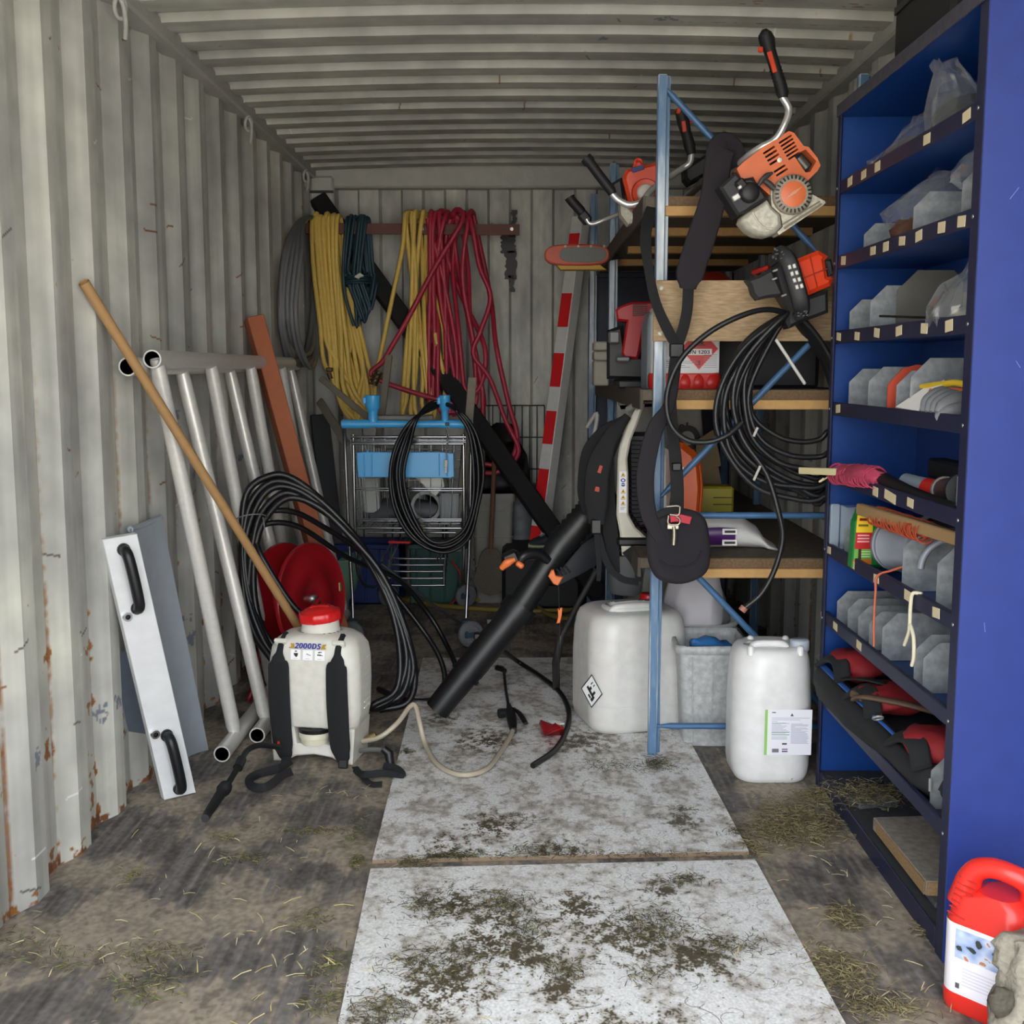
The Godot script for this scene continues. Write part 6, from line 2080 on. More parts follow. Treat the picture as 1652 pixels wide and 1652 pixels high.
func build_trimmer() -> void:
	# hedge trimmer hung over the plywood
	var dark := mat("trimmer_black", C("26272a"), 0.5, 0.0, "smudge")
	var t := thing("hedge_trimmer", "orange and black hedge trimmer hung on the end of the plywood panel", "hedge trimmer", V(0.829, 1.404, -3.46))
	var b := B.new()
	b.prism([V(0.797, 1.579, -3.38), V(0.868, 1.608, -3.38), V(0.897, 1.59, -3.38), V(0.887, 1.578, -3.38), V(0.897, 1.533, -3.38), V(0.916, 1.528, -3.38), V(0.907, 1.506, -3.38), V(0.838, 1.476, -3.38)], V(0, 0, -0.12), 0.012)
	var cv := obj("engine_cover", b, mat("trimmer_orange", C("e2431d"), 0.22), t)
	for k in [[V(0.821, 1.526, -3.376), V(0.892, 1.554, -3.376)], [V(0.84, 1.591, -3.376), V(0.865, 1.499, -3.376)]]:
		b = B.new()
		b.bar(k[0], k[1], 0.003, 0.004, 0.001, V(0, 0, 1))
		obj("cover_seam", b, mat("seam_orange", C("a32c10"), 0.4), cv)
	b = B.new()
	b.prism([V(0.888, 1.58, -3.39), V(0.907, 1.584, -3.39), V(0.92, 1.538, -3.39), V(0.902, 1.532, -3.39)], V(0, 0, -0.1), 0.006)
	obj("rear_plug", b, dark, t)
	b = B.new()
	b.strap(curve([V(0.736, 1.588, -3.36), V(0.75, 1.595, -3.345), V(0.769, 1.568, -3.33), V(0.787, 1.513, -3.325), V(0.806, 1.457, -3.33), V(0.814, 1.428, -3.35), V(0.803, 1.415, -3.37)], 5), spread([0.03, 0.045, 0.05, 0.05, 0.05, 0.045, 0.03], 5), 0.02, V(-0.35, 0.1, 1))
	var gd := obj("hand_guard", b, dark, t)
	for k in 4:
		for j in 2:
			b = B.new()
			var c := V(0.77, 1.552, -3.308).lerp(V(0.792, 1.496, -3.306), k / 3.0) + V(0.013 * j - 0.003, 0.003 * j, 0.0)
			b.box(c, V(0.011, 0.0145, 0.006), 0.002, rot(0, -18, 18))
			obj("guard_pad", b, mat("pad_silver", C("a09f98"), 0.35, 0.3), gd)
	rng.seed = 12
	for k in 26:
		b = B.new()
		var e: Vector3 = V(0.739, 1.593, -3.335) if k < 13 else V(0.81, 1.431, -3.335)
		b.box(e + V(rng.randf_range(-0.016, 0.018), rng.randf_range(-0.018, 0.018), 0.004), V(0.006, 0.004, 0.004), 0.001, rot(0, 0, 25))
		obj("grip_stud", b, mat("stud_grey", C("5d5d5f"), 0.5), gd)
	for k in [V(0.766, 1.555, -3.36), V(0.795, 1.475, -3.36)]:
		b = B.new()
		b.box(k, V(0.014, 0.02, 0.02), 0.005)
		obj("red_button", b, mat("button_red", C("b2241c"), 0.4), t)
	b = B.new()
	b.prism([V(0.659, 1.523, -3.39), V(0.693, 1.534, -3.39), V(0.735, 1.556, -3.39), V(0.767, 1.491, -3.39), V(0.771, 1.477, -3.39), V(0.728, 1.472, -3.39), V(0.695, 1.464, -3.39), V(0.68, 1.481, -3.39), V(0.672, 1.506, -3.39)], V(0, 0, -0.05), 0.008)
	obj("front_plate", b, mat("plate_black", C("2b2a2a"), 0.6, 0.0, "smudge"), t)
	b = B.new()
	b.prism([V(0.737, 1.56, -3.4), V(0.767, 1.581, -3.4), V(0.808, 1.546, -3.4), V(0.839, 1.474, -3.4), V(0.904, 1.495, -3.4), V(0.908, 1.429, -3.4), V(0.874, 1.416, -3.4), V(0.834, 1.402, -3.4), V(0.793, 1.382, -3.4), V(0.783, 1.402, -3.4), V(0.787, 1.443, -3.4), V(0.763, 1.478, -3.4)], V(0, 0, -0.09), 0.01)
	obj("body", b, dark, t)
	b = B.new()
	for k in [V(0.739, 1.548, -3.37), V(0.767, 1.477, -3.37), V(0.738, 1.524, -3.37)]:
		b.box(k, V(0.016, 0.006, 0.01), 0.002, rot(0, 0, 20))
	obj("guard_screw", b, M.pad_silver, t)
	b = B.new()
	b.bar(V(0.762, 1.352, -3.44), V(0.854, 1.218, -3.44), 0.009, 0.009, 0.002)
	tag(obj("thin_white_rod", b, mat("rod_white", C("c9c8c4"), 0.5)), "thin white rod sticking out under the plywood beside the black hose coil", "rod")
	b = B.new()
	b.tube([V(0.743, 1.566, -3.47), V(0.703, 1.554, -3.5), V(0.734, 1.55, -3.56)], 0.008, 8)
	obj("red_lever", b, M.button_red, t)
	b = B.new()
	b.bar(V(0.863, 1.499, -3.5), V(0.98, 1.38, -4.1), 0.06, 0.012, 0.003)
	obj("blade_bar", b, M.bolt_steel, t)


func build_harness() -> void:
	var pad := mat("pad_fabric", C("262229"), 0.85, 0.0, "", "cloth", 16.0, 0.7)
	var web := M.webbing as StandardMaterial3D
	var t := thing("shoulder_harness", "dark padded shoulder harness with a rounded hip pad hanging from the rack brace", "harness", V(0.495, 0.598, -3.5))
	var n := V(-0.1, 0.1, 1)
	var b := B.new()
	b.strap(curve([V(0.644, 1.867, -3.5), V(0.621, 1.907, -3.48), V(0.595, 1.914, -3.46), V(0.58, 1.869, -3.45), V(0.568, 1.766, -3.45), V(0.534, 1.649, -3.45), V(0.504, 1.55, -3.45), V(0.499, 1.503, -3.46)], 6), spread([0.07, 0.08, 0.085, 0.08, 0.078, 0.085, 0.085, 0.05], 6), 0.02, n)
	obj("shoulder_pad", b, pad, t)
	b = B.new()
	b.strap(curve([V(0.501, 1.511, -3.46), V(0.5, 1.442, -3.47), V(0.491, 1.387, -3.48), V(0.477, 1.339, -3.49)], 5), 0.033, 0.004, n)
	obj("webbing_strap", b, web, t)
	b = B.new()
	b.strap(curve([V(0.431, 1.801, -3.66), V(0.404, 1.761, -3.62), V(0.388, 1.718, -3.56), V(0.375, 1.646, -3.5), V(0.384, 1.552, -3.47), V(0.406, 1.46, -3.47), V(0.446, 1.377, -3.48), V(0.471, 1.339, -3.49)], 6), spread([0.02, 0.03, 0.036, 0.034, 0.028, 0.03, 0.033, 0.033], 6), 0.004, n)
	obj("webbing_strap", b, web, t)
	b = B.new()
	b.box(V(0.473, 1.32, -3.49), V(0.045, 0.045, 0.014), 0.005)
	obj("slider", b, M.black_plastic, t)
	b = B.new()
	b.strap(curve([V(0.471, 1.309, -3.49), V(0.46, 1.2, -3.49), V(0.464, 1.086, -3.49), V(0.474, 0.992, -3.48), V(0.48, 0.897, -3.47), V(0.476, 0.83, -3.46)], 6), spread([0.034, 0.03, 0.034, 0.038, 0.04, 0.045], 6), 0.005, n)
	obj("webbing_strap", b, web, t)
	b = B.new()
	b.box(V(0.477, 0.966, -3.475), V(0.03, 0.026, 0.014), 0.004)
	obj("buckle", b, M.black_plastic, t)
	b = B.new()
	b.strap(curve([V(0.477, 1.298, -3.5), V(0.455, 1.162, -3.49), V(0.413, 1.087, -3.48), V(0.389, 1.002, -3.47), V(0.38, 0.917, -3.46), V(0.391, 0.823, -3.45), V(0.429, 0.744, -3.44)], 6), spread([0.03, 0.035, 0.05, 0.055, 0.055, 0.05, 0.04], 6), 0.014, n)
	obj("side_pad", b, pad, t)
	var ol := curve([V(0.391, 0.783, -3.46), V(0.415, 0.822, -3.46), V(0.466, 0.839, -3.46), V(0.521, 0.835, -3.46), V(0.564, 0.81, -3.46), V(0.58, 0.753, -3.46), V(0.584, 0.675, -3.46), V(0.564, 0.629, -3.46), V(0.499, 0.603, -3.46), V(0.43, 0.615, -3.46), V(0.399, 0.656, -3.46), V(0.386, 0.722, -3.46)], 4, true)
	ol.remove_at(ol.size() - 1)
	var mid := V(0.487, 0.716, -3.46)
	var rs := []
	for k in [[0.25, 0.022], [0.7, 0.022], [0.88, 0.017], [0.97, 0.008], [1.0, -0.004], [0.97, -0.016], [0.8, -0.02], [0.25, -0.02]]:
		var ring := []
		for p in ol:
			ring.append(mid + (p - mid) * k[0] + V(0, 0, k[1]))
		rs.append(ring)
	b = B.new()
	b.rings(rs)
	var hp := obj("hip_pad", b, pad, t)
	b = B.new()
	b.strap(curve([V(0.422, 0.682, -3.432), V(0.456, 0.663, -3.432), V(0.494, 0.661, -3.432), V(0.532, 0.676, -3.432), V(0.554, 0.711, -3.432)], 5), 0.006, 0.004, V(0, 0, 1))
	obj("stitched_seam", b, pad, hp)
	b = B.new()
	b.strap(curve([V(0.415, 0.822, -3.43), V(0.442, 0.836, -3.42), V(0.48, 0.842, -3.42)], 4), 0.022, 0.006, n)
	obj("belt_end", b, web, hp)
	b = B.new()
	b.tube(curve([V(0.441, 0.85, -3.415), V(0.477, 0.852, -3.415), V(0.481, 0.839, -3.415), V(0.476, 0.824, -3.415), V(0.451, 0.826, -3.415)], 3), 0.003, 8)
	b.tube(curve([V(0.447, 0.824, -3.41), V(0.447, 0.798, -3.41), V(0.477, 0.796, -3.41), V(0.481, 0.813, -3.41), V(0.469, 0.821, -3.41)], 3), 0.003, 8)
	b.bar(V(0.444, 0.79, -3.412), V(0.478, 0.79, -3.412), 0.016, 0.004, 0.001, V(0, 0, 1))
	obj("steel_buckle", b, mat("buckle_gold", C("a8a294"), 0.3, 0.7), t)
	b = B.new()
	b.prism([V(0.452, 0.825, -3.418), V(0.474, 0.829, -3.418), V(0.519, 0.818, -3.418), V(0.512, 0.795, -3.418), V(0.474, 0.804, -3.418), V(0.454, 0.801, -3.418)], V(0, 0, -0.004), 0.001)
	obj("red_tag", b, mat("tag_bright_red", C("b8283a"), 0.6), t)
	b = B.new()
	b.tube(curve([V(0.463, 0.79, -3.412), V(0.465, 0.775, -3.412), V(0.465, 0.756, -3.412), V(0.464, 0.733, -3.412)], 4), 0.006, 10)
	obj("snap_hook", b, M.buckle_gold, t)


func build_right_coil() -> void:
	var m := mat("cable_dark", C("1a1b1e"), 0.4)
	var t := thing("cable_coil", "big loose coil of black cable hanging below the hedge trimmer on the rack end", "cable", V(0.76, 0.88, -3.46))
	rng.seed = 31
	var path := []
	var loops := [
		[V(0.794, 1.424, -3.42), V(0.674, 1.337, -3.42), V(0.599, 1.22, -3.42), V(0.585, 1.109, -3.42), V(0.62, 1.006, -3.42), V(0.701, 0.916, -3.42), V(0.792, 0.884, -3.42), V(0.919, 0.884, -3.42)],
		[V(0.791, 1.417, -3.42), V(0.692, 1.33, -3.42), V(0.619, 1.216, -3.42), V(0.611, 1.101, -3.42), V(0.647, 0.993, -3.42), V(0.727, 0.929, -3.42), V(0.825, 0.914, -3.42), V(0.927, 0.922, -3.42)],
		[V(0.787, 1.428, -3.42), V(0.661, 1.326, -3.42), V(0.609, 1.183, -3.42), V(0.634, 1.071, -3.42), V(0.684, 0.993, -3.42), V(0.757, 0.94, -3.42), V(0.844, 0.903, -3.42), V(0.929, 0.888, -3.42)],
		[V(0.798, 1.412, -3.42), V(0.716, 1.33, -3.42), V(0.66, 1.22, -3.42), V(0.655, 1.109, -3.42), V(0.687, 1.025, -3.42), V(0.767, 0.959, -3.42), V(0.862, 0.918, -3.42), V(0.937, 0.926, -3.42)],
		[V(0.795, 1.421, -3.42), V(0.731, 1.344, -3.42), V(0.682, 1.238, -3.42), V(0.681, 1.127, -3.42), V(0.713, 1.043, -3.42), V(0.789, 0.982, -3.42), V(0.88, 0.956, -3.42), V(0.945, 0.956, -3.42)],
		[V(0.802, 1.41, -3.42), V(0.739, 1.319, -3.42), V(0.694, 1.201, -3.42), V(0.7, 1.109, -3.42), V(0.746, 1.042, -3.42), V(0.822, 1.001, -3.42), V(0.897, 0.993, -3.42), V(0.943, 1.006, -3.42)],
		[V(0.791, 1.424, -3.42), V(0.712, 1.352, -3.42), V(0.641, 1.245, -3.42), V(0.628, 1.138, -3.42), V(0.672, 1.03, -3.42), V(0.779, 0.94, -3.42), V(0.874, 0.884, -3.42), V(0.939, 0.861, -3.42)],
		[V(0.793, 1.423, -3.42), V(0.686, 1.344, -3.42), V(0.622, 1.242, -3.42), V(0.614, 1.123, -3.42), V(0.661, 1.008, -3.42), V(0.761, 0.918, -3.42), V(0.863, 0.892, -3.42), V(0.937, 0.903, -3.42)],
		[V(0.8, 1.414, -3.42), V(0.731, 1.337, -3.42), V(0.675, 1.223, -3.42), V(0.677, 1.116, -3.42), V(0.721, 1.027, -3.42), V(0.804, 0.967, -3.42), V(0.884, 0.937, -3.42), V(0.94, 0.941, -3.42)],
		[V(0.798, 1.417, -3.42), V(0.746, 1.33, -3.42), V(0.708, 1.22, -3.42), V(0.722, 1.123, -3.42), V(0.787, 1.06, -3.42), V(0.858, 1.042, -3.42), V(0.923, 1.049, -3.42), V(0.95, 1.072, -3.42)]]
	for k in loops.size():
		var back := V(0, 0, -0.012 * k)
		for p in loops[k]:
			path.append(p + back + V(rng.randf_range(-0.004, 0.004), rng.randf_range(-0.004, 0.004), 0))
		# back up behind the cabinet side and over to the hanging point
		for p in [V(1, 1.07, -3.45), V(0.947, 1.275, -3.47), V(0.852, 1.4, -3.44)]:
			path.append(p + back)
	path.append_array([V(0.792, 1.428, -3.41), V(0.674, 1.302, -3.42), V(0.635, 1.183, -3.42), V(0.664, 1.062, -3.42), V(0.739, 0.951, -3.41), V(0.778, 0.83, -3.4), V(0.791, 0.754, -3.4), V(0.771, 0.663, -3.4), V(0.732, 0.586, -3.4), V(0.681, 0.54, -3.4)])
	var b := B.new()
	b.tube(curve(path, 5), 0.0085, 8)
	obj("cable", b, m, t)
	b = B.new()
	b.tube([V(0.682, 0.544, -3.4), V(0.673, 0.532, -3.4)], 0.012, 10)
	obj("taped_end", b, mat("tape_pink", C("a8705f"), 0.6), t)
	b = B.new()
	b.bar(V(0.718, 0.976, -3.4), V(0.699, 0.931, -3.4), 0.008, 0.003, 0.001, V(0, 0, 1))
	b.bar(V(0.695, 1.063, -3.4), V(0.707, 1.091, -3.4), 0.008, 0.003, 0.001, V(0, 0, 1))
	obj("cable_tie", b, M.pad_silver, t)
	t = thing("single_cable", "single black cable bowing left from the trimmer across the front of the blue post", "cable", V(0.448, 1.071, -3.42))
	b = B.new()
	b.tube(curve([V(0.826, 1.419, -3.45), V(0.733, 1.438, -3.41), V(0.647, 1.419, -3.39), V(0.552, 1.369, -3.39), V(0.473, 1.293, -3.39), V(0.434, 1.194, -3.39), V(0.443, 1.106, -3.39), V(0.49, 1.056, -3.39), V(0.555, 1.047, -3.39), V(0.614, 1.067, -3.39), V(0.661, 1.106, -3.4)], 7), 0.0085, 10)
	obj("cable", b, m, t)


func build_rack_goods() -> void:
	# petrol can on the middle shelf
	var im := Image.create(256, 200, false, Image.FORMAT_RGB8)
	im.fill(Color(0.86, 0.86, 0.86))
	for y in 200:
		for x in 256:
			var dx := absf(x - 178) / 72.0
			var dy := absf(y - 107) / 80.0
			if dx + dy < 1.0:
				im.set_pixel(x, y, Color(0.80, 0.16, 0.17))
			elif dx + dy < 1.06:
				im.set_pixel(x, y, Color(0.92, 0.75, 0.75))
	im.fill_rect(Rect2i(128, 108, 100, 24), Color(0.93, 0.92, 0.92))
	im.fill_rect(Rect2i(154, 92, 48, 3), Color(0.08, 0.07, 0.07))
	for r in [[162, 66, 12, 24], [170, 56, 14, 32], [184, 68, 10, 22], [178, 48, 6, 14]]:
		im.fill_rect(Rect2i(r[0], r[1], r[2], r[3]), Color(0.16, 0.09, 0.09))
	for k in 6:
		im.fill_rect(Rect2i(4, 40 + 16 * k, 44, 4), Color(0.30, 0.29, 0.31))
	for k in 7:
		im.fill_rect(Rect2i(4 + 9 * k, 150 + 7 * k % 30, 60 + 11 * k, 2), Color(0.55, 0.55, 0.57))
		im.fill_rect(Rect2i(196, 130 + 8 * k, 52, 2), Color(0.6, 0.6, 0.6))
	var t := thing("fuel_can", "white and red fuel can with a hazard diamond reading UN 1203 on the middle shelf", "fuel can", V(0.55, 1.194, -3.84))
	var b := B.new()
	var rs := []
	for s in [[0.0, 0.225, 0.17], [0.012, 0.238, 0.182], [0.05, 0.238, 0.182], [0.056, 0.232, 0.176]]:
		rs.append(rrect(s[1], s[2], 0.03, 1.194 + s[0], 5, V(0.54, 0, -3.84)))
	b.rings(rs)
	obj("red_base", b, mat("can_red", C("cf2a22"), 0.4), t)
	for k in 5:
		b = B.new()
		b.lathe([Vector2(0, 0.004), Vector2(0.012, 0.0035), Vector2(0.018, 0)], V(0.45 + 0.044 * k, 1.218, -3.749), rot(90, 0, 0), 16, 1.6)
		obj("base_bump", b, M.can_red, t)
	b = B.new()
	rs = []
	for s in [[0.056, 0.228, 0.172, 0.03], [0.24, 0.228, 0.172, 0.03], [0.27, 0.21, 0.16, 0.03], [0.28, 0.17, 0.13, 0.03]]:
		rs.append(rrect(s[1], s[2], s[3], 1.194 + s[0], 5, V(0.54, 0, -3.84)))
	b.rings(rs)
	obj("body", b, mat("can_white", C("dedede"), 0.4, 0.0, "smudge"), t)
	b = B.new()
	b.flat_n([V(0.432, 1.252, -3.752), V(0.648, 1.252, -3.752), V(0.648, 1.42, -3.752), V(0.432, 1.42, -3.752)], V(0, 0, 1), [Vector2(0, 1), Vector2(1, 1), Vector2(1, 0), Vector2(0, 0)])
	var lb := obj("hazard_label", b, image_mat("can_label", im, 0.4), t)
	lettering("UN 1203", "lettering", lb, lb.transform.affine_inverse() * t.transform.affine_inverse() * Transform3D(Basis.IDENTITY, V(0.582, 1.319, -3.7515)), 0.012, 0.07, mat("ink_dark", C("4a3838"), 0.6))
	lettering("3", "lettering", lb, lb.transform.affine_inverse() * t.transform.affine_inverse() * Transform3D(Basis.IDENTITY, V(0.582, 1.284, -3.7515)), 0.014, 0.01, M.ink_dark)
	b = B.new()
	b.tube(curve([V(0.48, 1.46, -3.84), V(0.48, 1.50, -3.84), V(0.54, 1.512, -3.84), V(0.60, 1.50, -3.84), V(0.60, 1.46, -3.84)], 5), 0.012, 10)
	obj("carry_handle", b, M.can_red, t)

	# red engine
	t = thing("red_engine", "red slatted engine on the middle shelf left of the blue post", "engine", V(0.44, 1.194, -4.25))
	b = B.new()
	b.prism([V(0.361, 1.492, -4.17), V(0.399, 1.505, -4.17), V(0.506, 1.509, -4.17), V(0.507, 1.461, -4.17), V(0.453, 1.454, -4.17), V(0.432, 1.332, -4.17), V(0.424, 1.3, -4.17), V(0.374, 1.305, -4.17), V(0.365, 1.323, -4.17), V(0.382, 1.434, -4.17), V(0.346, 1.439, -4.17), V(0.341, 1.478, -4.17)], V(0.02, 0, -0.16), 0.008)
	obj("cowl", b, mat("cowl_red", C("a91a22"), 0.38, 0.0, "smudge"), t)
	for k in 6:
		b = B.new()
		b.bar(V(0.403, 1.494, -4.165) + V(0, -0.0075 * k, 0), V(0.456, 1.496, -4.165) + V(0, -0.0075 * k, 0), 0.0035, 0.004, 0.0, V(0, 0, 1))
		obj("vent_slot", b, M.engine_dark, t)
	b = B.new()
	b.prism([V(0.312, 1.404, -4.2), V(0.371, 1.426, -4.2), V(0.386, 1.312, -4.2), V(0.454, 1.312, -4.2), V(0.464, 1.224, -4.2), V(0.314, 1.228, -4.2)], V(0.02, 0, -0.2), 0.012)
	obj("engine_block", b, M.engine_dark, t)
	b = B.new()
	b.box(V(0.336, 1.378, -4.16), V(0.04, 0.045, 0.05), 0.006)
	b.box(V(0.37, 1.3, -4.17), V(0.05, 0.02, 0.04), 0.005)
	obj("carburettor", b, mat("cast_grey", C("6a6a6b"), 0.5, 0.4), t)
	b = B.new()
	b.box(V(0.46, 1.21, -4.25), V(0.22, 0.03, 0.24), 0.006)
	obj("engine_base", b, M.engine_dark, t)
	# grey-blue tank beside it
	t = thing("grey_tank", "tall grey blue plastic tank on the middle shelf directly behind the blue post", "tank", V(0.46, 1.194, -3.86))
	b = B.new()
	rs = []
	for s in [[0.0, 0.055, 0.20], [0.01, 0.065, 0.21], [0.22, 0.065, 0.21], [0.255, 0.05, 0.19], [0.262, 0.03, 0.16]]:
		rs.append(rrect(s[1], s[2], 0.02, 1.194 + s[0], 4, V(0.45, 0, -3.9)))
	b.rings(rs)
	obj("body", b, mat("tank_grey", C("7f8b96"), 0.45), t)
	t = thing("paper_packs", "stack of three off-white taped packs on the middle shelf by the far post", "pack", V(0.36, 1.194, -5.0))
	for k in [[0.0, 0.105], [0.108, 0.038], [0.15, 0.038]]:
		b = B.new()
		b.box(V(0.345, 1.194 + k[0] + k[1] / 2, -4.98), V(0.065, k[1], 0.14), 0.006)
		obj("pack", b, mat("pack_white", C("b9b4a6"), 0.7, 0.0, "smudge"), t)
	# dim things behind
	t = thing("red_helmet", "dark red helmet in the shade under the raised plywood on the rack", "helmet", V(0.656, 1.567, -3.95))
	b = B.new()
	b.lathe([Vector2(0.085, 0), Vector2(0.082, 0.03), Vector2(0.068, 0.065), Vector2(0.04, 0.088), Vector2(0, 0.096)], V(0.66, 1.505, -4.0), Basis.IDENTITY, 24)
	obj("shell", b, mat("helmet_red", C("7d1d16"), 0.35), t)
	b = B.new()
	b.lathe([Vector2(0.084, 0), Vector2(0.1, 0.001), Vector2(0.1, 0.006), Vector2(0.084, 0.012)], V(0.66, 1.503, -4.0), Basis.IDENTITY, 24)
	obj("brim", b, M.helmet_red, t)
	t = thing("helmet_case", "dark case on the middle shelf that carries the red helmet", "case", V(0.78, 1.194, -4.05))
	b = B.new()
	b.box(V(0.80, 1.348, -4.05), V(0.42, 0.305, 0.35), 0.015)
	obj("body", b, mat("case_dark", C("1b1c22"), 0.55), t)
	b = B.new()
	b.box(V(0.80, 1.40, -3.872), V(0.40, 0.01, 0.006), 0.002)
	obj("seam", b, M.black_plastic, t)
	# orange oval guard sticking out at the far end of the top shelf
	t = thing("oval_guard", "orange oval guard with a grey mesh insert on a yellow block beside the striped pole", "guard", V(0.24, 1.70, -5.0))
	b = B.new()
	var oval := []
	for p in circle_of(V(0, 0, 0), V(1, 0, 0), V(0, 1, 0), 28):
		oval.append(V(0.24 + signf(p.x) * pow(absf(p.x), 0.55) * 0.14, 1.752 + signf(p.y) * pow(absf(p.y), 0.75) * 0.045, -4.97))
	b.prism(oval, V(0, 0, -0.05), 0.006)
	obj("rim", b, mat("guard_orange", C("c25a44"), 0.55, 0.0, "smudge"), t)
	b = B.new()
	var inner := []
	for p in oval:
		inner.append(V(0.265 + (p.x - 0.24) * 0.72, 1.752 + (p.y - 1.752) * 0.72, -4.966))
	b.prism(inner, V(0, 0, -0.006), 0.001)
	obj("mesh_insert", b, mat("insert_grey", C("7d7d78"), 0.6, 0.0, "grime", "", 20.0), t)
	for k in 4:
		b = B.new()
		b.lathe([Vector2(0, 0.005), Vector2(0.005, 0.003), Vector2(0.006, 0)], V(0.19 + 0.055 * k, 1.787, -4.969), rot(90, 0, 0), 10)
		obj("rivet", b, M.bolt_zinc, t)
	b = B.new()
	b.prism([V(0.15, 1.712, -4.99), V(0.34, 1.712, -4.99), V(0.37, 1.69, -4.99), V(0.17, 1.69, -4.99)], V(0, 0, -0.06), 0.003)
	obj("yellow_block", b, mat("block_yellow", C("b98d1e"), 0.5), t)
	b = B.new()
	b.bar(V(0.3, 1.73, -5.02), V(0.42, 1.75, -5.05), 0.03, 0.02, 0.003)
	obj("bracket", b, M.engine_dark, t)

	# on the lower shelf
	t = thing("product_bag", "grey paper bag with black lettering at the back of the lower shelf", "bag", V(0.52, 0.66, -4.45))
	b = B.new()
	b.rings([rrect(0.30, 0.10, 0.03, 0.655, 4, V(0.54, 0, -4.45)), rrect(0.34, 0.13, 0.04, 0.80, 4, V(0.54, 0, -4.45)), rrect(0.34, 0.12, 0.04, 1.0, 4, V(0.54, 0, -4.45)), rrect(0.33, 0.04, 0.015, 1.11, 4, V(0.54, 0, -4.45)), rrect(0.33, 0.012, 0.005, 1.14, 4, V(0.54, 0, -4.45))])
	b.jitter(0.006, 7.0, 6)
	var bag := obj("bag", b, mat("bag_grey", C("a5a19a"), 0.7, 0.0, "smudge"), t)
	lettering("urasol", "lettering", t, t.transform.affine_inverse() * Transform3D(Basis.IDENTITY, V(0.579, 1.047, -4.372)), 0.028, 0.125, mat("ink_black", C("1a1a1a"), 0.6))
	b = B.new()
	b.lathe([Vector2(0.028, 0.001), Vector2(0.05, 0.001), Vector2(0.05, 0.0), Vector2(0.028, 0.0)], V(0.639, 1, -4.37), rot(90, 0, 0), 28)
	obj("round_logo", b, M.ink_black, t)
	t = thing("kraft_board", "tan cardboard sheet leaning on the lower shelf behind the yellow box", "cardboard", V(0.70, 0.66, -4.2))
	b = B.new()
	b.prism([V(0.662, 0.995, -4.3), V(0.726, 1.037, -4.3), V(0.736, 1.009, -4.3), V(0.752, 0.941, -4.3), V(0.76, 0.901, -4.3), V(0.664, 0.858, -4.3)], V(0.0, 0.0, -0.006), 0.001)
	obj("sheet", b, mat("kraft", C("7a6b4f"), 0.85), t)
	b = B.new()
	b.prism([V(0.66, 0.655, -4.31), V(0.8, 0.655, -4.31), V(0.75, 0.9, -4.31), V(0.68, 0.9, -4.31)], V(0, 0, -0.006), 0.001)
	obj("flap", b, M.kraft, t)
	t = thing("yellow_box", "small yellow plastic tool box on the lower shelf behind the white sack", "tool box", V(0.70, 0.66, -4.15))
	b = B.new()
	b.box(V(0.71, 0.79, -4.16), V(0.13, 0.10, 0.10), 0.008)
	obj("body", b, mat("tool_yellow", C("9c9120"), 0.5), t)
	b = B.new()
	b.box(V(0.715, 0.715, -4.16), V(0.11, 0.05, 0.10), 0.004)
	b.box(V(0.7, 0.68, -4.16), V(0.14, 0.03, 0.12), 0.004)
	obj("tray", b, M.engine_dark, t)
	for k in 2:
		b = B.new()
		b.box(V(0.735, 0.80 - 0.025 * k, -4.109), V(0.07, 0.004, 0.003), 0.001)
		obj("groove", b, mat("groove_olive", C("5a5412"), 0.6), t)
	t = thing("white_sack", "white plastic sack with a purple band lying on the lower shelf", "sack", V(0.68, 0.66, -3.85))
	b = B.new()
	rs = []
	for s in [[-0.16, 0.05, 0.06], [-0.13, 0.11, 0.10], [0.0, 0.12, 0.11], [0.08, 0.11, 0.10], [0.14, 0.075, 0.09], [0.17, 0.03, 0.09], [0.20, 0.016, 0.11]]:
		var ring := []
		for j in 18:
			var a := TAU * j / 18.0
			ring.append(V(0.66 + s[0], 0.658 + s[1] * 0.5 + sin(a) * s[1] * 0.5, -3.86 + cos(a) * s[2]))
		rs.append(ring)
	b.rings(rs)
	b.jitter(0.008, 12.0, 8)
	var sk := obj("sack", b, mat("sack_white", C("d8d8d6"), 0.4), t)
	b = B.new()
	rs = []
	for s in [[-0.155, 0.056, 0.066], [-0.13, 0.114, 0.104], [0.0, 0.124, 0.114], [0.055, 0.118, 0.108]]:
		var ring := []
		for j in 9:
			var a := -0.75 + 1.1 * j / 8.0
			ring.append(V(0.66 + s[0], 0.658 + s[1] * 0.5 + sin(a) * s[1] * 0.5, -3.86 + cos(a) * s[2] + 0.006))
		rs.append(ring)
	b.rings(rs, false, false)
	obj("purple_band", b, mat("band_purple", C("4a2163"), 0.4), sk)
	for y in [0.727, 0.69]:
		b = B.new()
		b.box(V(0.695, y, -3.742), V(0.05, 0.02, 0.003), 0.001)
		obj("white_panel", b, M.paper_white, sk)
		b = B.new()
		b.box(V(0.695, y, -3.740), V(0.036, 0.008, 0.002), 0.0005)
		obj("print_bar", b, M.ink_black, sk)


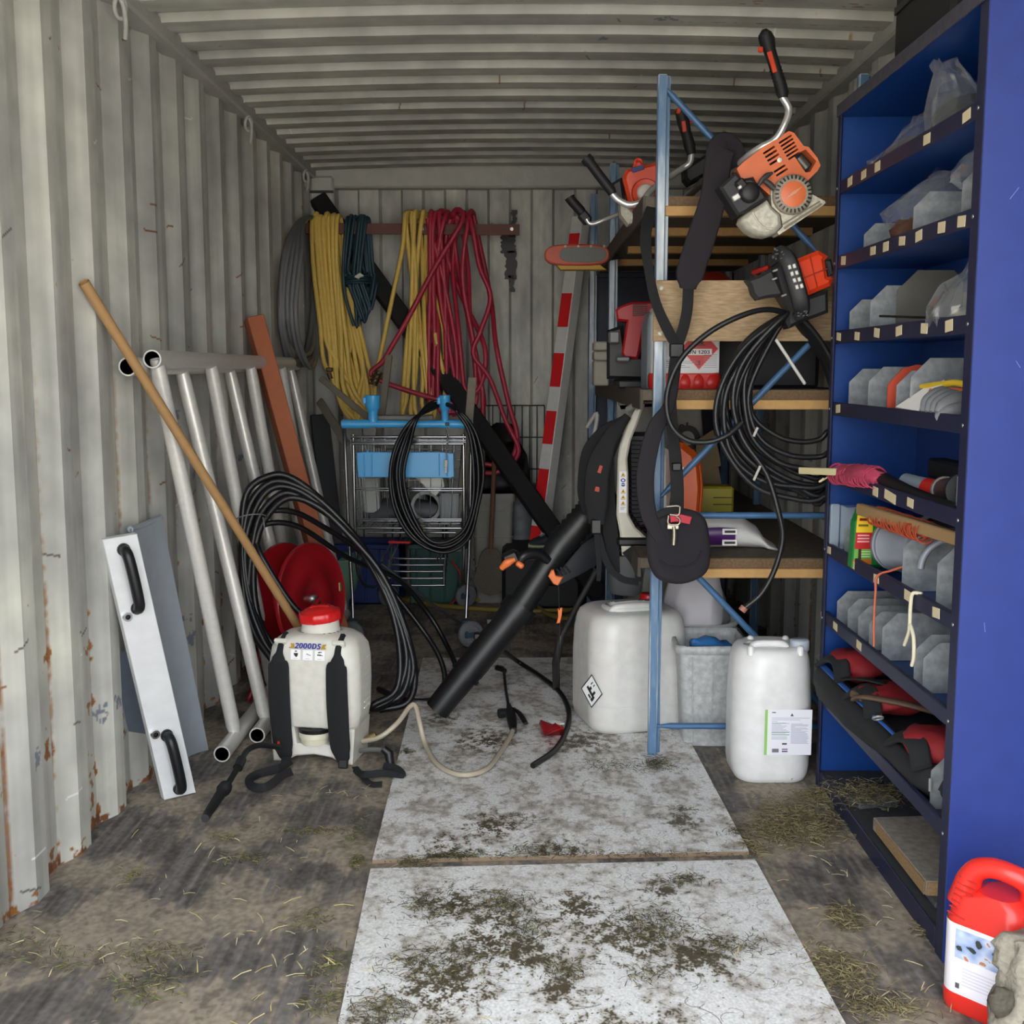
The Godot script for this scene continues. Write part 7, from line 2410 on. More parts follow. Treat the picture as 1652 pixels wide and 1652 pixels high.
func build_blower() -> void:
	var black := mat("blower_black", C("121316"), 0.42, 0.0, "smudge")
	var fab := mat("strap_fabric", C("1c1d20"), 0.85, 0.0, "", "cloth", 16.0, 0.6)
	var org := mat("blower_orange", C("d35a1c"), 0.4, 0.0, "smudge")
	var t := thing("backpack_blower", "backpack leaf blower with a white back frame and orange housing on the lower shelf", "leaf blower", V(0.5, 0.66, -3.95))
	# white back frame
	var b := B.new()
	b.prism([V(0.407, 1.141, -3.86), V(0.415, 1.137, -3.86), V(0.395, 1.081, -3.86), V(0.373, 1.022, -3.86), V(0.361, 0.958, -3.86), V(0.366, 0.903, -3.86), V(0.368, 0.767, -3.86), V(0.392, 0.724, -3.86), V(0.43, 0.689, -3.86), V(0.44, 0.627, -3.86), V(0.348, 0.627, -3.86), V(0.339, 0.707, -3.86), V(0.327, 0.767, -3.86), V(0.328, 0.856, -3.86), V(0.329, 0.952, -3.86), V(0.335, 1.001, -3.86), V(0.358, 1.068, -3.86), V(0.386, 1.127, -3.86)], V(0.01, 0, -0.10), 0.006)
	var fr := obj("back_frame", b, mat("frame_white", C("d5d0c0"), 0.45, 0.0, "smudge"), t)
	b = B.new()
	b.tube(curve([V(0.365, 1.125, -3.9), V(0.392, 1.143, -3.88), V(0.418, 1.139, -3.88)], 4), 0.012, 10)
	obj("carry_handle", b, mat("handle_grey", C("7b7a76"), 0.5), fr)
	var im := Image.create(32, 224, false, Image.FORMAT_RGB8)
	im.fill(Color(0.92, 0.92, 0.93))
	for k in 4:
		var y0: int = [6, 96, 128, 160][k]
		for y in 20:
			im.fill_rect(Rect2i(16 - y / 2, y0 + y, 1 + y, 1), Color(0.86, 0.68, 0.12))
		im.fill_rect(Rect2i(14, y0 + 9, 4, 8), Color(0.25, 0.2, 0.1))
		im.fill_rect(Rect2i(6, y0 + 22, 20, 2), Color(0.4, 0.36, 0.25))
	for y in 44:
		for x in 32:
			var d1 := Vector2(x - 16, y - 10).length()
			var d2 := Vector2(x - 16, (y - 34) * 0.9).length()
			if (d1 < 10.5 and d1 > 5.5) or (d2 < 9.0 and absf(y - 33) > 1.5):
				im.set_pixel(x, 38 + y, Color(0.15, 0.23, 0.55))
	for k in 3:
		im.fill_rect(Rect2i(5, 194 + 6 * k, 22 - 4 * k, 2), Color(0.45, 0.43, 0.5))
	b = B.new()
	var q := [V(0.335, 0.918, -3.857), V(0.36, 0.918, -3.857), V(0.362, 0.776, -3.857), V(0.336, 0.776, -3.857)]
	b.flat_n(q, V(0, 0, 1), [Vector2(0, 0), Vector2(1, 0), Vector2(1, 1), Vector2(0, 1)])
	obj("warning_sticker", b, image_mat("blower_sticker", im, 0.4), fr)
	# slatted fan guard
	for k in 22:
		b = B.new()
		var a := V(0.375, 1.019, -3.9) + V(0.002, -0.0148 * k, 0)
		b.bar(a, a + V(0.055, 0, -0.01), 0.012, 0.0035, 0.001)
		obj("slat", b, black, t)
	b = B.new()
	b.prism([V(0.371, 1.043, -3.93), V(0.45, 1.043, -3.93), V(0.465, 0.914, -3.93), V(0.468, 0.719, -3.93), V(0.412, 0.714, -3.93), V(0.376, 0.762, -3.93)], V(0, 0, -0.12), 0.01)
	obj("fan_box", b, M.engine_dark, t)
	b = B.new()
	b.prism([V(0.441, 0.998, -3.9), V(0.473, 1.011, -3.9), V(0.516, 0.981, -3.9), V(0.525, 0.718, -3.9), V(0.486, 0.684, -3.9), V(0.445, 0.723, -3.9)], V(0, 0, -0.2), 0.02)
	obj("side_case", b, mat("case_pale", C("b9b8b1"), 0.45, 0.0, "smudge"), t)
	b = B.new()
	b.prism([V(0.516, 1.023, -3.84), V(0.553, 1.015, -3.84), V(0.592, 0.985, -3.84), V(0.614, 0.939, -3.84), V(0.622, 0.859, -3.84), V(0.617, 0.774, -3.84), V(0.601, 0.714, -3.84), V(0.542, 0.71, -3.84), V(0.524, 0.752, -3.84), V(0.513, 0.901, -3.84)], V(0.01, 0, -0.2), 0.022)
	var oc := obj("orange_cover", b, org, t)
	b = B.new()
	b.strap(curve([V(0.604, 0.939, -3.835), V(0.611, 0.86, -3.83), V(0.604, 0.732, -3.835)], 5), 0.006, 0.005, V(0, 0, 1))
	obj("cover_rib", b, org, oc)
	b = B.new()
	b.tube([V(0.547, 0.928, -3.845), V(0.545, 0.929, -3.832)], 0.006, 12)
	obj("cover_screw", b, M.bolt_zinc, oc)
	b = B.new()
	b.box(V(0.5, 0.675, -3.98), V(0.34, 0.03, 0.26), 0.008)
	obj("stand", b, black, t)
	# harness pads on the left
	b = B.new()
	b.prism([V(0.338, 1.067, -3.88), V(0.347, 1.042, -3.88), V(0.318, 0.961, -3.88), V(0.325, 0.79, -3.88), V(0.339, 0.66, -3.88), V(0.344, 0.563, -3.88), V(0.31, 0.563, -3.88), V(0.283, 0.704, -3.88), V(0.281, 0.876, -3.88), V(0.297, 1.003, -3.88)], V(-0.01, 0, -0.12), 0.015)
	obj("back_cushion", b, mat("cushion_black", C("17181b"), 0.8, 0.0, "", "cloth", 16.0, 0.5), t)
	for s in [[[V(0.361, 1.106, -3.86), V(0.304, 1.035, -3.84), V(0.264, 0.94, -3.83), V(0.255, 0.838, -3.83), V(0.258, 0.741, -3.84)], [0.03, 0.06, 0.085, 0.085, 0.06]], [[V(0.362, 1.093, -3.96), V(0.285, 1.041, -3.96), V(0.242, 0.966, -3.95), V(0.23, 0.847, -3.95), V(0.24, 0.758, -3.96)], [0.03, 0.05, 0.07, 0.07, 0.05]]]:
		b = B.new()
		b.strap(curve(s[0], 6), spread(s[1], 6), 0.022, V(-0.4, 0.1, 1))
		obj("shoulder_strap", b, fab, t)
	b = B.new()
	b.bar(V(0.272, 0.941, -3.815), V(0.263, 0.916, -3.815), 0.014, 0.003, 0.001, V(0, 0, 1))
	b.bar(V(0.26, 0.869, -3.815), V(0.256, 0.853, -3.815), 0.016, 0.003, 0.001, V(0, 0, 1))
	obj("strap_print", b, mat("print_orange", C("a8402a"), 0.6), t)
	b = B.new()
	b.box(V(0.256, 0.732, -3.83), V(0.035, 0.05, 0.016), 0.004)
	obj("strap_buckle", b, black, t)
	b = B.new()
	b.strap(curve([V(0.259, 0.714, -3.84), V(0.263, 0.667, -3.84), V(0.268, 0.602, -3.84), V(0.267, 0.542, -3.84)], 5), spread([0.022, 0.02, 0.018, 0.014], 5), 0.003, V(0, 0, 1))
	obj("webbing_tail", b, fab, t)
	b = B.new()
	b.strap(curve([V(0.264, 0.704, -3.85), V(0.28, 0.645, -3.84), V(0.307, 0.585, -3.84), V(0.349, 0.548, -3.84), V(0.405, 0.537, -3.84)], 6), 0.024, 0.004, V(-0.2, 0, 1))
	b.strap(curve([V(0.36, 0.651, -3.83), V(0.386, 0.615, -3.83), V(0.403, 0.572, -3.83), V(0.4, 0.544, -3.83)], 6), spread([0.036, 0.032, 0.028, 0.024], 6), 0.004, V(-0.2, 0, 1))
	obj("waist_strap", b, fab, t)
	b = B.new()
	b.tube(curve([V(0.231, 1.061, -4), V(0.264, 1.11, -3.98), V(0.256, 1.04, -3.98), V(0.231, 0.979, -3.98), V(0.25, 0.975, -3.98)], 5), 0.008, 10)
	obj("control_arm", b, M.handle_grey, t)
	# blower tube down to the floor
	var a := V(0.224, 0.727, -4.06)
	var c := V(0.142, 0.632, -4.06)
	var m := V(-0.013, 0.396, -4.04)
	var e := V(-0.306, 0.035, -4)
	b = B.new()
	var ps := curve([V(0.327, 0.809, -4.1), V(0.274, 0.777, -4.08), a, c], 9)
	var rr := []
	for k in ps.size():
		rr.append(0.056 if k % 2 == 0 else 0.048)
	b.tube(ps, rr, 24)
	obj("flexible_bellows", b, black, t)
	b = B.new()
	b.tube([a.lerp(c, 0.6), c, c.lerp(m, 0.1), c.lerp(m, 0.11), c.lerp(m, 0.9), m], [0.052, 0.052, 0.052, 0.047, 0.049, 0.049], 28, false)
	obj("upper_tube", b, black, t)
	b = B.new()
	var d := (e - m).normalized()
	b.tube([m - d * 0.03, m - d * 0.028, m + d * 0.02, m + d * 0.022, m.lerp(e, 0.62), m.lerp(e, 0.63), m.lerp(e, 0.65), m.lerp(e, 0.66), e], [0.05, 0.064, 0.064, 0.0555, 0.053, 0.059, 0.059, 0.05, 0.046], 28, false)
	b.tube([e, e - d * 0.2], [0.043, 0.045], 28, false)
	var lt := obj("lower_tube", b, black, t)
	b = B.new()
	var side := d.cross(V(0, 0, 1)).normalized()
	b.bar(m.lerp(e, 0.08) - side * 0.054, m.lerp(e, 0.6) - side * 0.052, 0.006, 0.006, 0.001)
	obj("tube_seam", b, black, lt)
	for k in [0.2, 0.35]:
		b = B.new()
		b.box(m.lerp(e, k) + side * 0.055, V(0.025, 0.025, 0.03), 0.005)
		obj("tube_lug", b, black, lt)
	# control grip and orange clips
	b = B.new()
	b.tube(curve([V(0.098, 0.582, -4.02), V(0.058, 0.612, -4), V(0.013, 0.607, -3.98), V(-0.004, 0.589, -3.98)], 5), 0.018, 12)
	b.box(V(-0.035, 0.598, -3.98), V(0.06, 0.05, 0.045), 0.01, rot(0, 0, 25))
	var gp := obj("control_grip", b, black, t)
	b = B.new()
	b.strap(curve([V(-0.07, 0.564, -3.955), V(-0.048, 0.585, -3.95), V(-0.022, 0.597, -3.955)], 4), spread([0.022, 0.03, 0.02], 4), 0.016, V(0, 0, 1))
	b.box(V(-0.004, 0.577, -3.96), V(0.03, 0.02, 0.018), 0.005, rot(0, 0, -35))
	obj("trigger", b, mat("trigger_orange", C("e57534"), 0.4), gp)
	b = B.new()
	b.prism([V(0.097, 0.533, -3.97), V(0.108, 0.557, -3.97), V(0.117, 0.557, -3.97), V(0.124, 0.535, -3.97), V(0.15, 0.531, -3.97), V(0.143, 0.519, -3.97), V(0.133, 0.499, -3.97), V(0.115, 0.506, -3.97)], V(0, 0, -0.015), 0.003)
	obj("orange_clip", b, M.trigger_orange, t)
	b = B.new()
	for k in 3:
		b.bar(V(0.126, 0.561, -3.975) + V(0.014 * k, 0.006 * k, 0), V(0.148, 0.534, -3.975) + V(0.014 * k, 0.006 * k, 0), 0.011, 0.008, 0.002)
	obj("tube_strap", b, fab, t)
	b = B.new()
	b.tube([V(0.133, 0.504, -3.97), V(0.137, 0.412, -3.97)], 0.002, 6)
	b.tube([V(0.138, 0.364, -3.97), V(0.136, 0.219, -3.97), V(0.134, 0.139, -3.97)], 0.002, 6)
	var cd := obj("pull_cord", b, fab, t)
	b = B.new()
	b.prism([V(0.131, 0.416, -3.97), V(0.148, 0.421, -3.97), V(0.146, 0.396, -3.97), V(0.14, 0.364, -3.97), V(0.127, 0.362, -3.97), V(0.133, 0.389, -3.97)], V(0, 0, -0.006), 0.002)
	obj("orange_toggle", b, M.trigger_orange, cd)
	# dark cover slung under the tube
	b = B.new()
	b.rings([[V(0.103, 0.47, -4.12), V(0.149, 0.47, -4.12), V(0.156, 0.484, -4.12), V(0.115, 0.489, -4.12)], [V(0.173, 0.5, -4.16), V(0.258, 0.528, -4.16), V(0.241, 0.629, -4.16), V(0.196, 0.594, -4.16)], [V(0.255, 0.539, -4.18), V(0.347, 0.579, -4.18), V(0.327, 0.684, -4.18), V(0.272, 0.684, -4.18)], [V(0.337, 0.611, -4.2), V(0.371, 0.63, -4.2), V(0.371, 0.681, -4.2), V(0.336, 0.686, -4.2)]])
	b.smooth_up()
	obj("dark_cover", b, mat("cover_leather", C("24262c"), 0.6), t)
	# loose rod leaning under it
	b = B.new()
	b.tube([V(0.288, 0.508, -4.25), V(0.211, 0.379, -4.2), V(0.149, 0.267, -4.15)], 0.011, 10)
	b.tube([V(0.149, 0.272, -4.15), V(0.13, 0.18, -4.12), V(0.14, 0.012, -4.359)], 0.015, 10)
	tag(obj("dark_hose_end", b, mat("dark_rubber", C("2a2928"), 0.6)), "dark rubber hose hanging from the blower down to the white board", "hose")


func jerrycan(called: String, label: String, at: Vector3, turn: float, w: float, d: float, h: float, m: Material) -> Node3D:
	# a stout plastic jerrycan with a moulded top handle
	var t := thing(called, label, "jerrycan", at, rot(0, turn, 0))
	var b := B.new()
	var rs := []
	for s in [[0.0, 0.80, 0.05], [0.012, 0.88, 0.06], [0.05, 0.955, 0.075], [0.11, 0.99, 0.08], [0.3, 1.0, 0.085], [0.6, 1.0, 0.085], [0.8, 0.985, 0.09], [0.9, 0.945, 0.09], [0.95, 0.89, 0.085], [0.98, 0.80, 0.08], [0.985, 0.66, 0.06]]:
		rs.append(rrect(w * s[1], d * s[1] + (1.0 - s[1]) * (w - d) * -0.2, s[2], h * s[0], 6))
	b.rings(rs)
	obj("body", b, m, t, true)
	return t


func build_containers() -> void:
	var jw := mat("jerry_white", C("e3e2de"), 0.32, 0.0, "smudge", "", 3.0)
	jw.subsurf_scatter_enabled = true
	jw.subsurf_scatter_strength = 0.2
	var t := jerrycan("jerrycan", "squat dirty white jerrycan with a hazard sticker standing on the white board", V(0.384, 0.012, -3.889) + V(0, 0, -0.06), 14, 0.36, 0.33, 0.425, jw)
	var b := B.new()
	b.rings([rrect(0.20, 0.13, 0.05, 0.40, 6, V(0.0, 0, 0.02)), rrect(0.205, 0.135, 0.052, 0.425, 6, V(0.0, 0, 0.02)), rrect(0.19, 0.12, 0.046, 0.432, 6, V(0.0, 0, 0.02)), rrect(0.165, 0.095, 0.038, 0.43, 6, V(0.0, 0, 0.02)), rrect(0.16, 0.09, 0.036, 0.41, 6, V(0.0, 0, 0.02))])
	obj("handle_rim", b, jw, t, true)
	b = B.new()
	b.tube(curve([V(-0.09, 0.415, 0.06), V(-0.07, 0.432, 0.07), V(0, 0.436, 0.075), V(0.07, 0.432, 0.07), V(0.09, 0.415, 0.06)], 5), 0.012, 10)
	obj("grip_bar", b, jw, t, true)
	b = B.new()
	b.lathe([Vector2(0.028, 0.41), Vector2(0.03, 0.415), Vector2(0.03, 0.44), Vector2(0.027, 0.445), Vector2(0, 0.445)], V(0.10, 0, -0.08), Basis.IDENTITY, 24)
	obj("cap", b, M.cap_red, t, true)
	b = B.new()
	for y in [0.10]:
		b.rings([rrect(0.358, 0.328, 0.085, y, 6), rrect(0.3615, 0.3315, 0.085, y + 0.003, 6), rrect(0.358, 0.328, 0.085, y + 0.006, 6)], true, false)
	obj("mould_line", b, jw, t, true)
	var im := Image.create(64, 64, false, Image.FORMAT_RGB8)
	im.fill(Color(0.95, 0.95, 0.95))
	for y in 64:
		for x in 64:
			if x < 3 or y < 3 or x > 60 or y > 60:
				im.set_pixel(x, y, Color(0.12, 0.12, 0.12))
	for r in [[12, 34, 40, 8], [20, 26, 8, 10], [38, 22, 7, 14], [16, 12, 3, 10], [26, 10, 3, 8], [30, 46, 12, 6], [44, 40, 9, 12]]:
		im.fill_rect(Rect2i(r[0], r[1], r[2], r[3]), Color(0.13, 0.13, 0.13))
	b = B.new()
	var ct := V(-0.165, 0.155, 0.115)
	var n := V(-0.86, 0, 0.5).normalized()
	var x := V(0.5, 0, 0.86).normalized()
	b.flat_n([ct + x * -0.05 + n * 0.012, ct + V(0, -0.06, 0) + n * 0.012, ct + x * 0.05 + n * 0.012, ct + V(0, 0.06, 0) + n * 0.012], n, [Vector2(0, 1), Vector2(1, 1), Vector2(1, 0), Vector2(0, 0)])
	obj("hazard_sticker", b, image_mat("hazard_print", im, 0.4), t, true)

	t = jerrycan("jerrycan", "tall clean white jerrycan with a printed label against the foot of the blue cabinet", V(0.775, 0.0, -3.462), 0, 0.245, 0.24, 0.425, mat("jerry_clean", C("efefee"), 0.3, 0.0, "smudge"))
	b = B.new()
	b.tube(curve([V(-0.07, 0.40, 0.05), V(-0.055, 0.425, 0.05), V(0.0, 0.428, 0.05), V(0.03, 0.425, 0.05), V(0.045, 0.405, 0.05)], 5), 0.011, 10)
	obj("handle", b, M.jerry_clean, t, true)
	b = B.new()
	b.rings([rrect(0.15, 0.06, 0.028, 0.402, 5, V(-0.012, 0, 0.02)), rrect(0.15, 0.06, 0.028, 0.418, 5, V(-0.012, 0, 0.02)), rrect(0.135, 0.048, 0.022, 0.42, 5, V(-0.012, 0, 0.02)), rrect(0.13, 0.045, 0.02, 0.405, 5, V(-0.012, 0, 0.02))])
	obj("handle_well", b, M.jerry_clean, t, true)
	b = B.new()
	b.lathe([Vector2(0.026, 0.40), Vector2(0.03, 0.405), Vector2(0.03, 0.432), Vector2(0.027, 0.436), Vector2(0, 0.437)], V(0.085, 0, 0.03), Basis.IDENTITY, 24)
	obj("cap", b, mat("cap_blue_grey", C("b9c2cf"), 0.35), t, true)
	for q in [[-0.075, 0.085], [0.075, 0.085], [-0.05, -0.05], [0.06, -0.05]]:
		b = B.new()
		b.lathe([Vector2(0.011, 0.40), Vector2(0.010, 0.424), Vector2(0.006, 0.428), Vector2(0, 0.429)], V(q[0], 0, q[1]), Basis.IDENTITY, 14)
		obj("stacking_lug", b, M.jerry_clean, t, true)
	im = Image.create(200, 220, false, Image.FORMAT_RGB8)
	im.fill(Color(0.94, 0.94, 0.97))
	im.fill_rect(Rect2i(0, 0, 12, 220), Color(0.60, 0.80, 0.47))
	im.fill_rect(Rect2i(12, 0, 10, 220), Color(0.93, 0.96, 0.92))
	var grey := Color(0.66, 0.67, 0.74)
	im.fill_rect(Rect2i(30, 12, 16, 4), Color(0.2, 0.2, 0.2))
	for y in 14:
		im.fill_rect(Rect2i(114 - y / 2, 18 + y, 1 + y, 1), Color(0.3, 0.32, 0.3))
	for k in 4:
		im.fill_rect(Rect2i(30, 40 + 8 * k, [160, 120, 24, 60][k], 2), grey)
	for k in 9:
		im.fill_rect(Rect2i(30, 66 + 6 * k, [74, 40, 66, 58, 48, 62, 70, 36, 60][k], 2), grey)
		im.fill_rect(Rect2i(112, 68 + 5 * k, [50, 74, 70, 16, 66, 72, 44, 70, 60][k], 2), grey)
	for k in 11:
		im.fill_rect(Rect2i(112, 112 + 5 * k, 66 + (k * 7) % 12, 3), Color(0.76, 0.77, 0.84))
	for y in [108, 120]:
		im.fill_rect(Rect2i(30, y, 76, 3), Color(0.36, 0.56, 0.42))
	for k in 3:
		im.fill_rect(Rect2i(30, 130 + 6 * k, 66, 2), grey)
	for k in 14:
		im.fill_rect(Rect2i(34 + 2 * k, 190, 1 + k % 2, 18), Color(0.2, 0.2, 0.22))
	im.fill_rect(Rect2i(76, 162, 20, 8), Color(0.25, 0.25, 0.36))
	im.fill_rect(Rect2i(76, 190, 24, 5), Color(0.55, 0.18, 0.28))
	im.fill_rect(Rect2i(76, 200, 24, 6), Color(0.16, 0.22, 0.45))
	b = B.new()
	b.flat_n([V(-0.035, 0.098, 0.1212), V(0.108, 0.098, 0.1212), V(0.108, 0.24, 0.1212), V(-0.035, 0.24, 0.1212)], V(0, 0, 1), [Vector2(0, 1), Vector2(1, 1), Vector2(1, 0), Vector2(0, 0)])
	obj("printed_label", b, image_mat("jerry_label", im, 0.4), t, true)

	# grey bin with a blue bottle in it
	var bin_m := mat("bin_grey", C("c6c9c8"), 0.45, 0.0, "grime", "", 4.0)
	t = thing("waste_bin", "dirty pale grey rectangular bin between the two white jerrycans", "bin", V(0.645, 0, -3.82), rot(0, -2, 0))
	b = B.new()
	b.rings([rrect(0.18, 0.22, 0.02, 0.0, 4), rrect(0.185, 0.225, 0.02, 0.004, 4), rrect(0.225, 0.27, 0.025, 0.32, 4), rrect(0.25, 0.295, 0.03, 0.325, 4), rrect(0.255, 0.30, 0.03, 0.34, 4), rrect(0.25, 0.295, 0.03, 0.352, 4), rrect(0.225, 0.27, 0.025, 0.352, 4), rrect(0.215, 0.26, 0.022, 0.33, 4), rrect(0.18, 0.22, 0.02, 0.03, 4)])
	obj("body", b, bin_m, t, true)
	for k in 3:
		b = B.new()
		b.bar(V(-0.06 + 0.06 * k, 0.01, 0.113), V(-0.07 + 0.07 * k, 0.315, 0.1355), 0.004, 0.006, 0.001, V(0, 0, 1))
		obj("moulded_rib", b, bin_m, t, true)
	t = thing("blue_bottle", "crumpled blue plastic bottle lying in the pale grey bin", "bottle", V(0.63, 0.27, -3.78))
	b = B.new()
	b.lathe([Vector2(0, -0.07), Vector2(0.038, -0.068), Vector2(0.042, -0.05), Vector2(0.036, -0.03), Vector2(0.042, 0.0), Vector2(0.04, 0.03), Vector2(0.018, 0.06), Vector2(0.014, 0.085), Vector2(0, 0.086)], V(0.65, 0.315, -3.80), rot(0, 25, 70), 20)
	b.jitter(0.008, 20.0, 3)
	obj("bottle", b, mat("bottle_blue", C("3a78b8"), 0.15), t)
	b = B.new()
	b.bar(V(0.637, 0.246, -3.75), V(0.654, 0.304, -3.75), 0.014, 0.012, 0.003)
	obj("blue_strip", b, mat("strip_blue", C("2f7fc9"), 0.4), t)
	b = B.new()
	b.box(V(0.64, 0.22, -3.82), V(0.18, 0.10, 0.2), 0.03)
	b.jitter(0.02, 12.0, 7)
	tag(obj("bin_litter", b, mat("litter_blue", C("4a5f78"), 0.6, 0.0, "grime", "", 12.0)), "heap of bluish litter filling the pale grey bin under the blue bottle", "litter")
	# white bucket with a bag behind
	t = thing("white_bucket", "white plastic bucket behind the pale grey bin holding a crumpled bag", "bucket", V(0.665, 0, -4.14))
	b = B.new()
	b.lathe([Vector2(0, 0.002), Vector2(0.10, 0.002), Vector2(0.105, 0.01), Vector2(0.128, 0.30), Vector2(0.138, 0.30), Vector2(0.138, 0.315), Vector2(0.132, 0.318), Vector2(0.134, 0.335), Vector2(0.142, 0.335), Vector2(0.143, 0.348), Vector2(0.133, 0.348), Vector2(0.122, 0.30), Vector2(0.10, 0.02), Vector2(0, 0.02)], V(0.665, 0, -4.14), Basis.IDENTITY, 36)
	obj("pail", b, mat("bucket_white", C("d5d5d2"), 0.4), t)
	b = B.new()
	var rs := []
	for s in [[0.30, 0.115], [0.35, 0.125], [0.42, 0.118], [0.50, 0.095], [0.545, 0.06], [0.56, 0.02]]:
		var ring := []
		for j in 20:
			var a := TAU * j / 20.0
			ring.append(V(0.645 + cos(a) * s[1] * (1.0 + 0.10 * sin(a * 5.0 + s[0] * 9.0)), s[0] + 0.012 * sin(a * 3.0), -4.14 + sin(a) * s[1] * (1.0 + 0.10 * sin(a * 7.0))))
		rs.append(ring)
	b.rings(rs)
	b.jitter(0.03, 11.0, 21)
	b.jitter(0.016, 34.0, 22)
	tag(obj("crumpled_bag", b, mat("bag_pale", C("c9c6cb"), 0.55)), "crumpled pale fabric bag stuffed into the white bucket", "bag")
	t = thing("grey_tank", "large rounded grey canister on the floor under the shelf behind the white bucket", "canister", V(0.62, 0, -4.62))
	b = B.new()
	rs = []
	for s in [[0.0, 0.36, 0.28], [0.05, 0.38, 0.3], [0.44, 0.38, 0.3], [0.49, 0.36, 0.28], [0.515, 0.3, 0.22], [0.52, 0.2, 0.15]]:
		rs.append(rrect(s[1], s[2], 0.06, s[0], 5))
	b.rings(rs)
	obj("body", b, mat("tank_dark_grey", C("8f8d84"), 0.5, 0.0, "smudge"), t, true)
	b = B.new()
	b.lathe([Vector2(0.03, 0.51), Vector2(0.03, 0.545), Vector2(0.027, 0.55), Vector2(0, 0.55)], V(-0.1, 0, 0), Basis.IDENTITY, 20)
	obj("cap", b, M.black_plastic, t, true)
	t = thing("small_pail", "small grey plastic pail hanging in the shade below the blower", "pail", V(0.40, 0.35, -4.35))
	b = B.new()
	b.lathe([Vector2(0, 0.0), Vector2(0.062, 0.0), Vector2(0.066, 0.01), Vector2(0.08, 0.15), Vector2(0.086, 0.15), Vector2(0.086, 0.162), Vector2(0.078, 0.162), Vector2(0.06, 0.012), Vector2(0, 0.012)], V(0.425, 0.37, -4.5), Basis.IDENTITY, 28)
	obj("pail", b, mat("pail_grey", C("85888a"), 0.45), t)
	b = B.new()
	b.tube(curve([V(0.343, 0.525, -4.5), V(0.35, 0.59, -4.5), V(0.425, 0.625, -4.5), V(0.50, 0.59, -4.5), V(0.507, 0.525, -4.5)], 5), 0.004, 6)
	obj("bail", b, M.bolt_steel, t)


const LIPS := [1.757, 1.547, 1.335, 1.13, 0.934, 0.714, 0.506, 0.258]


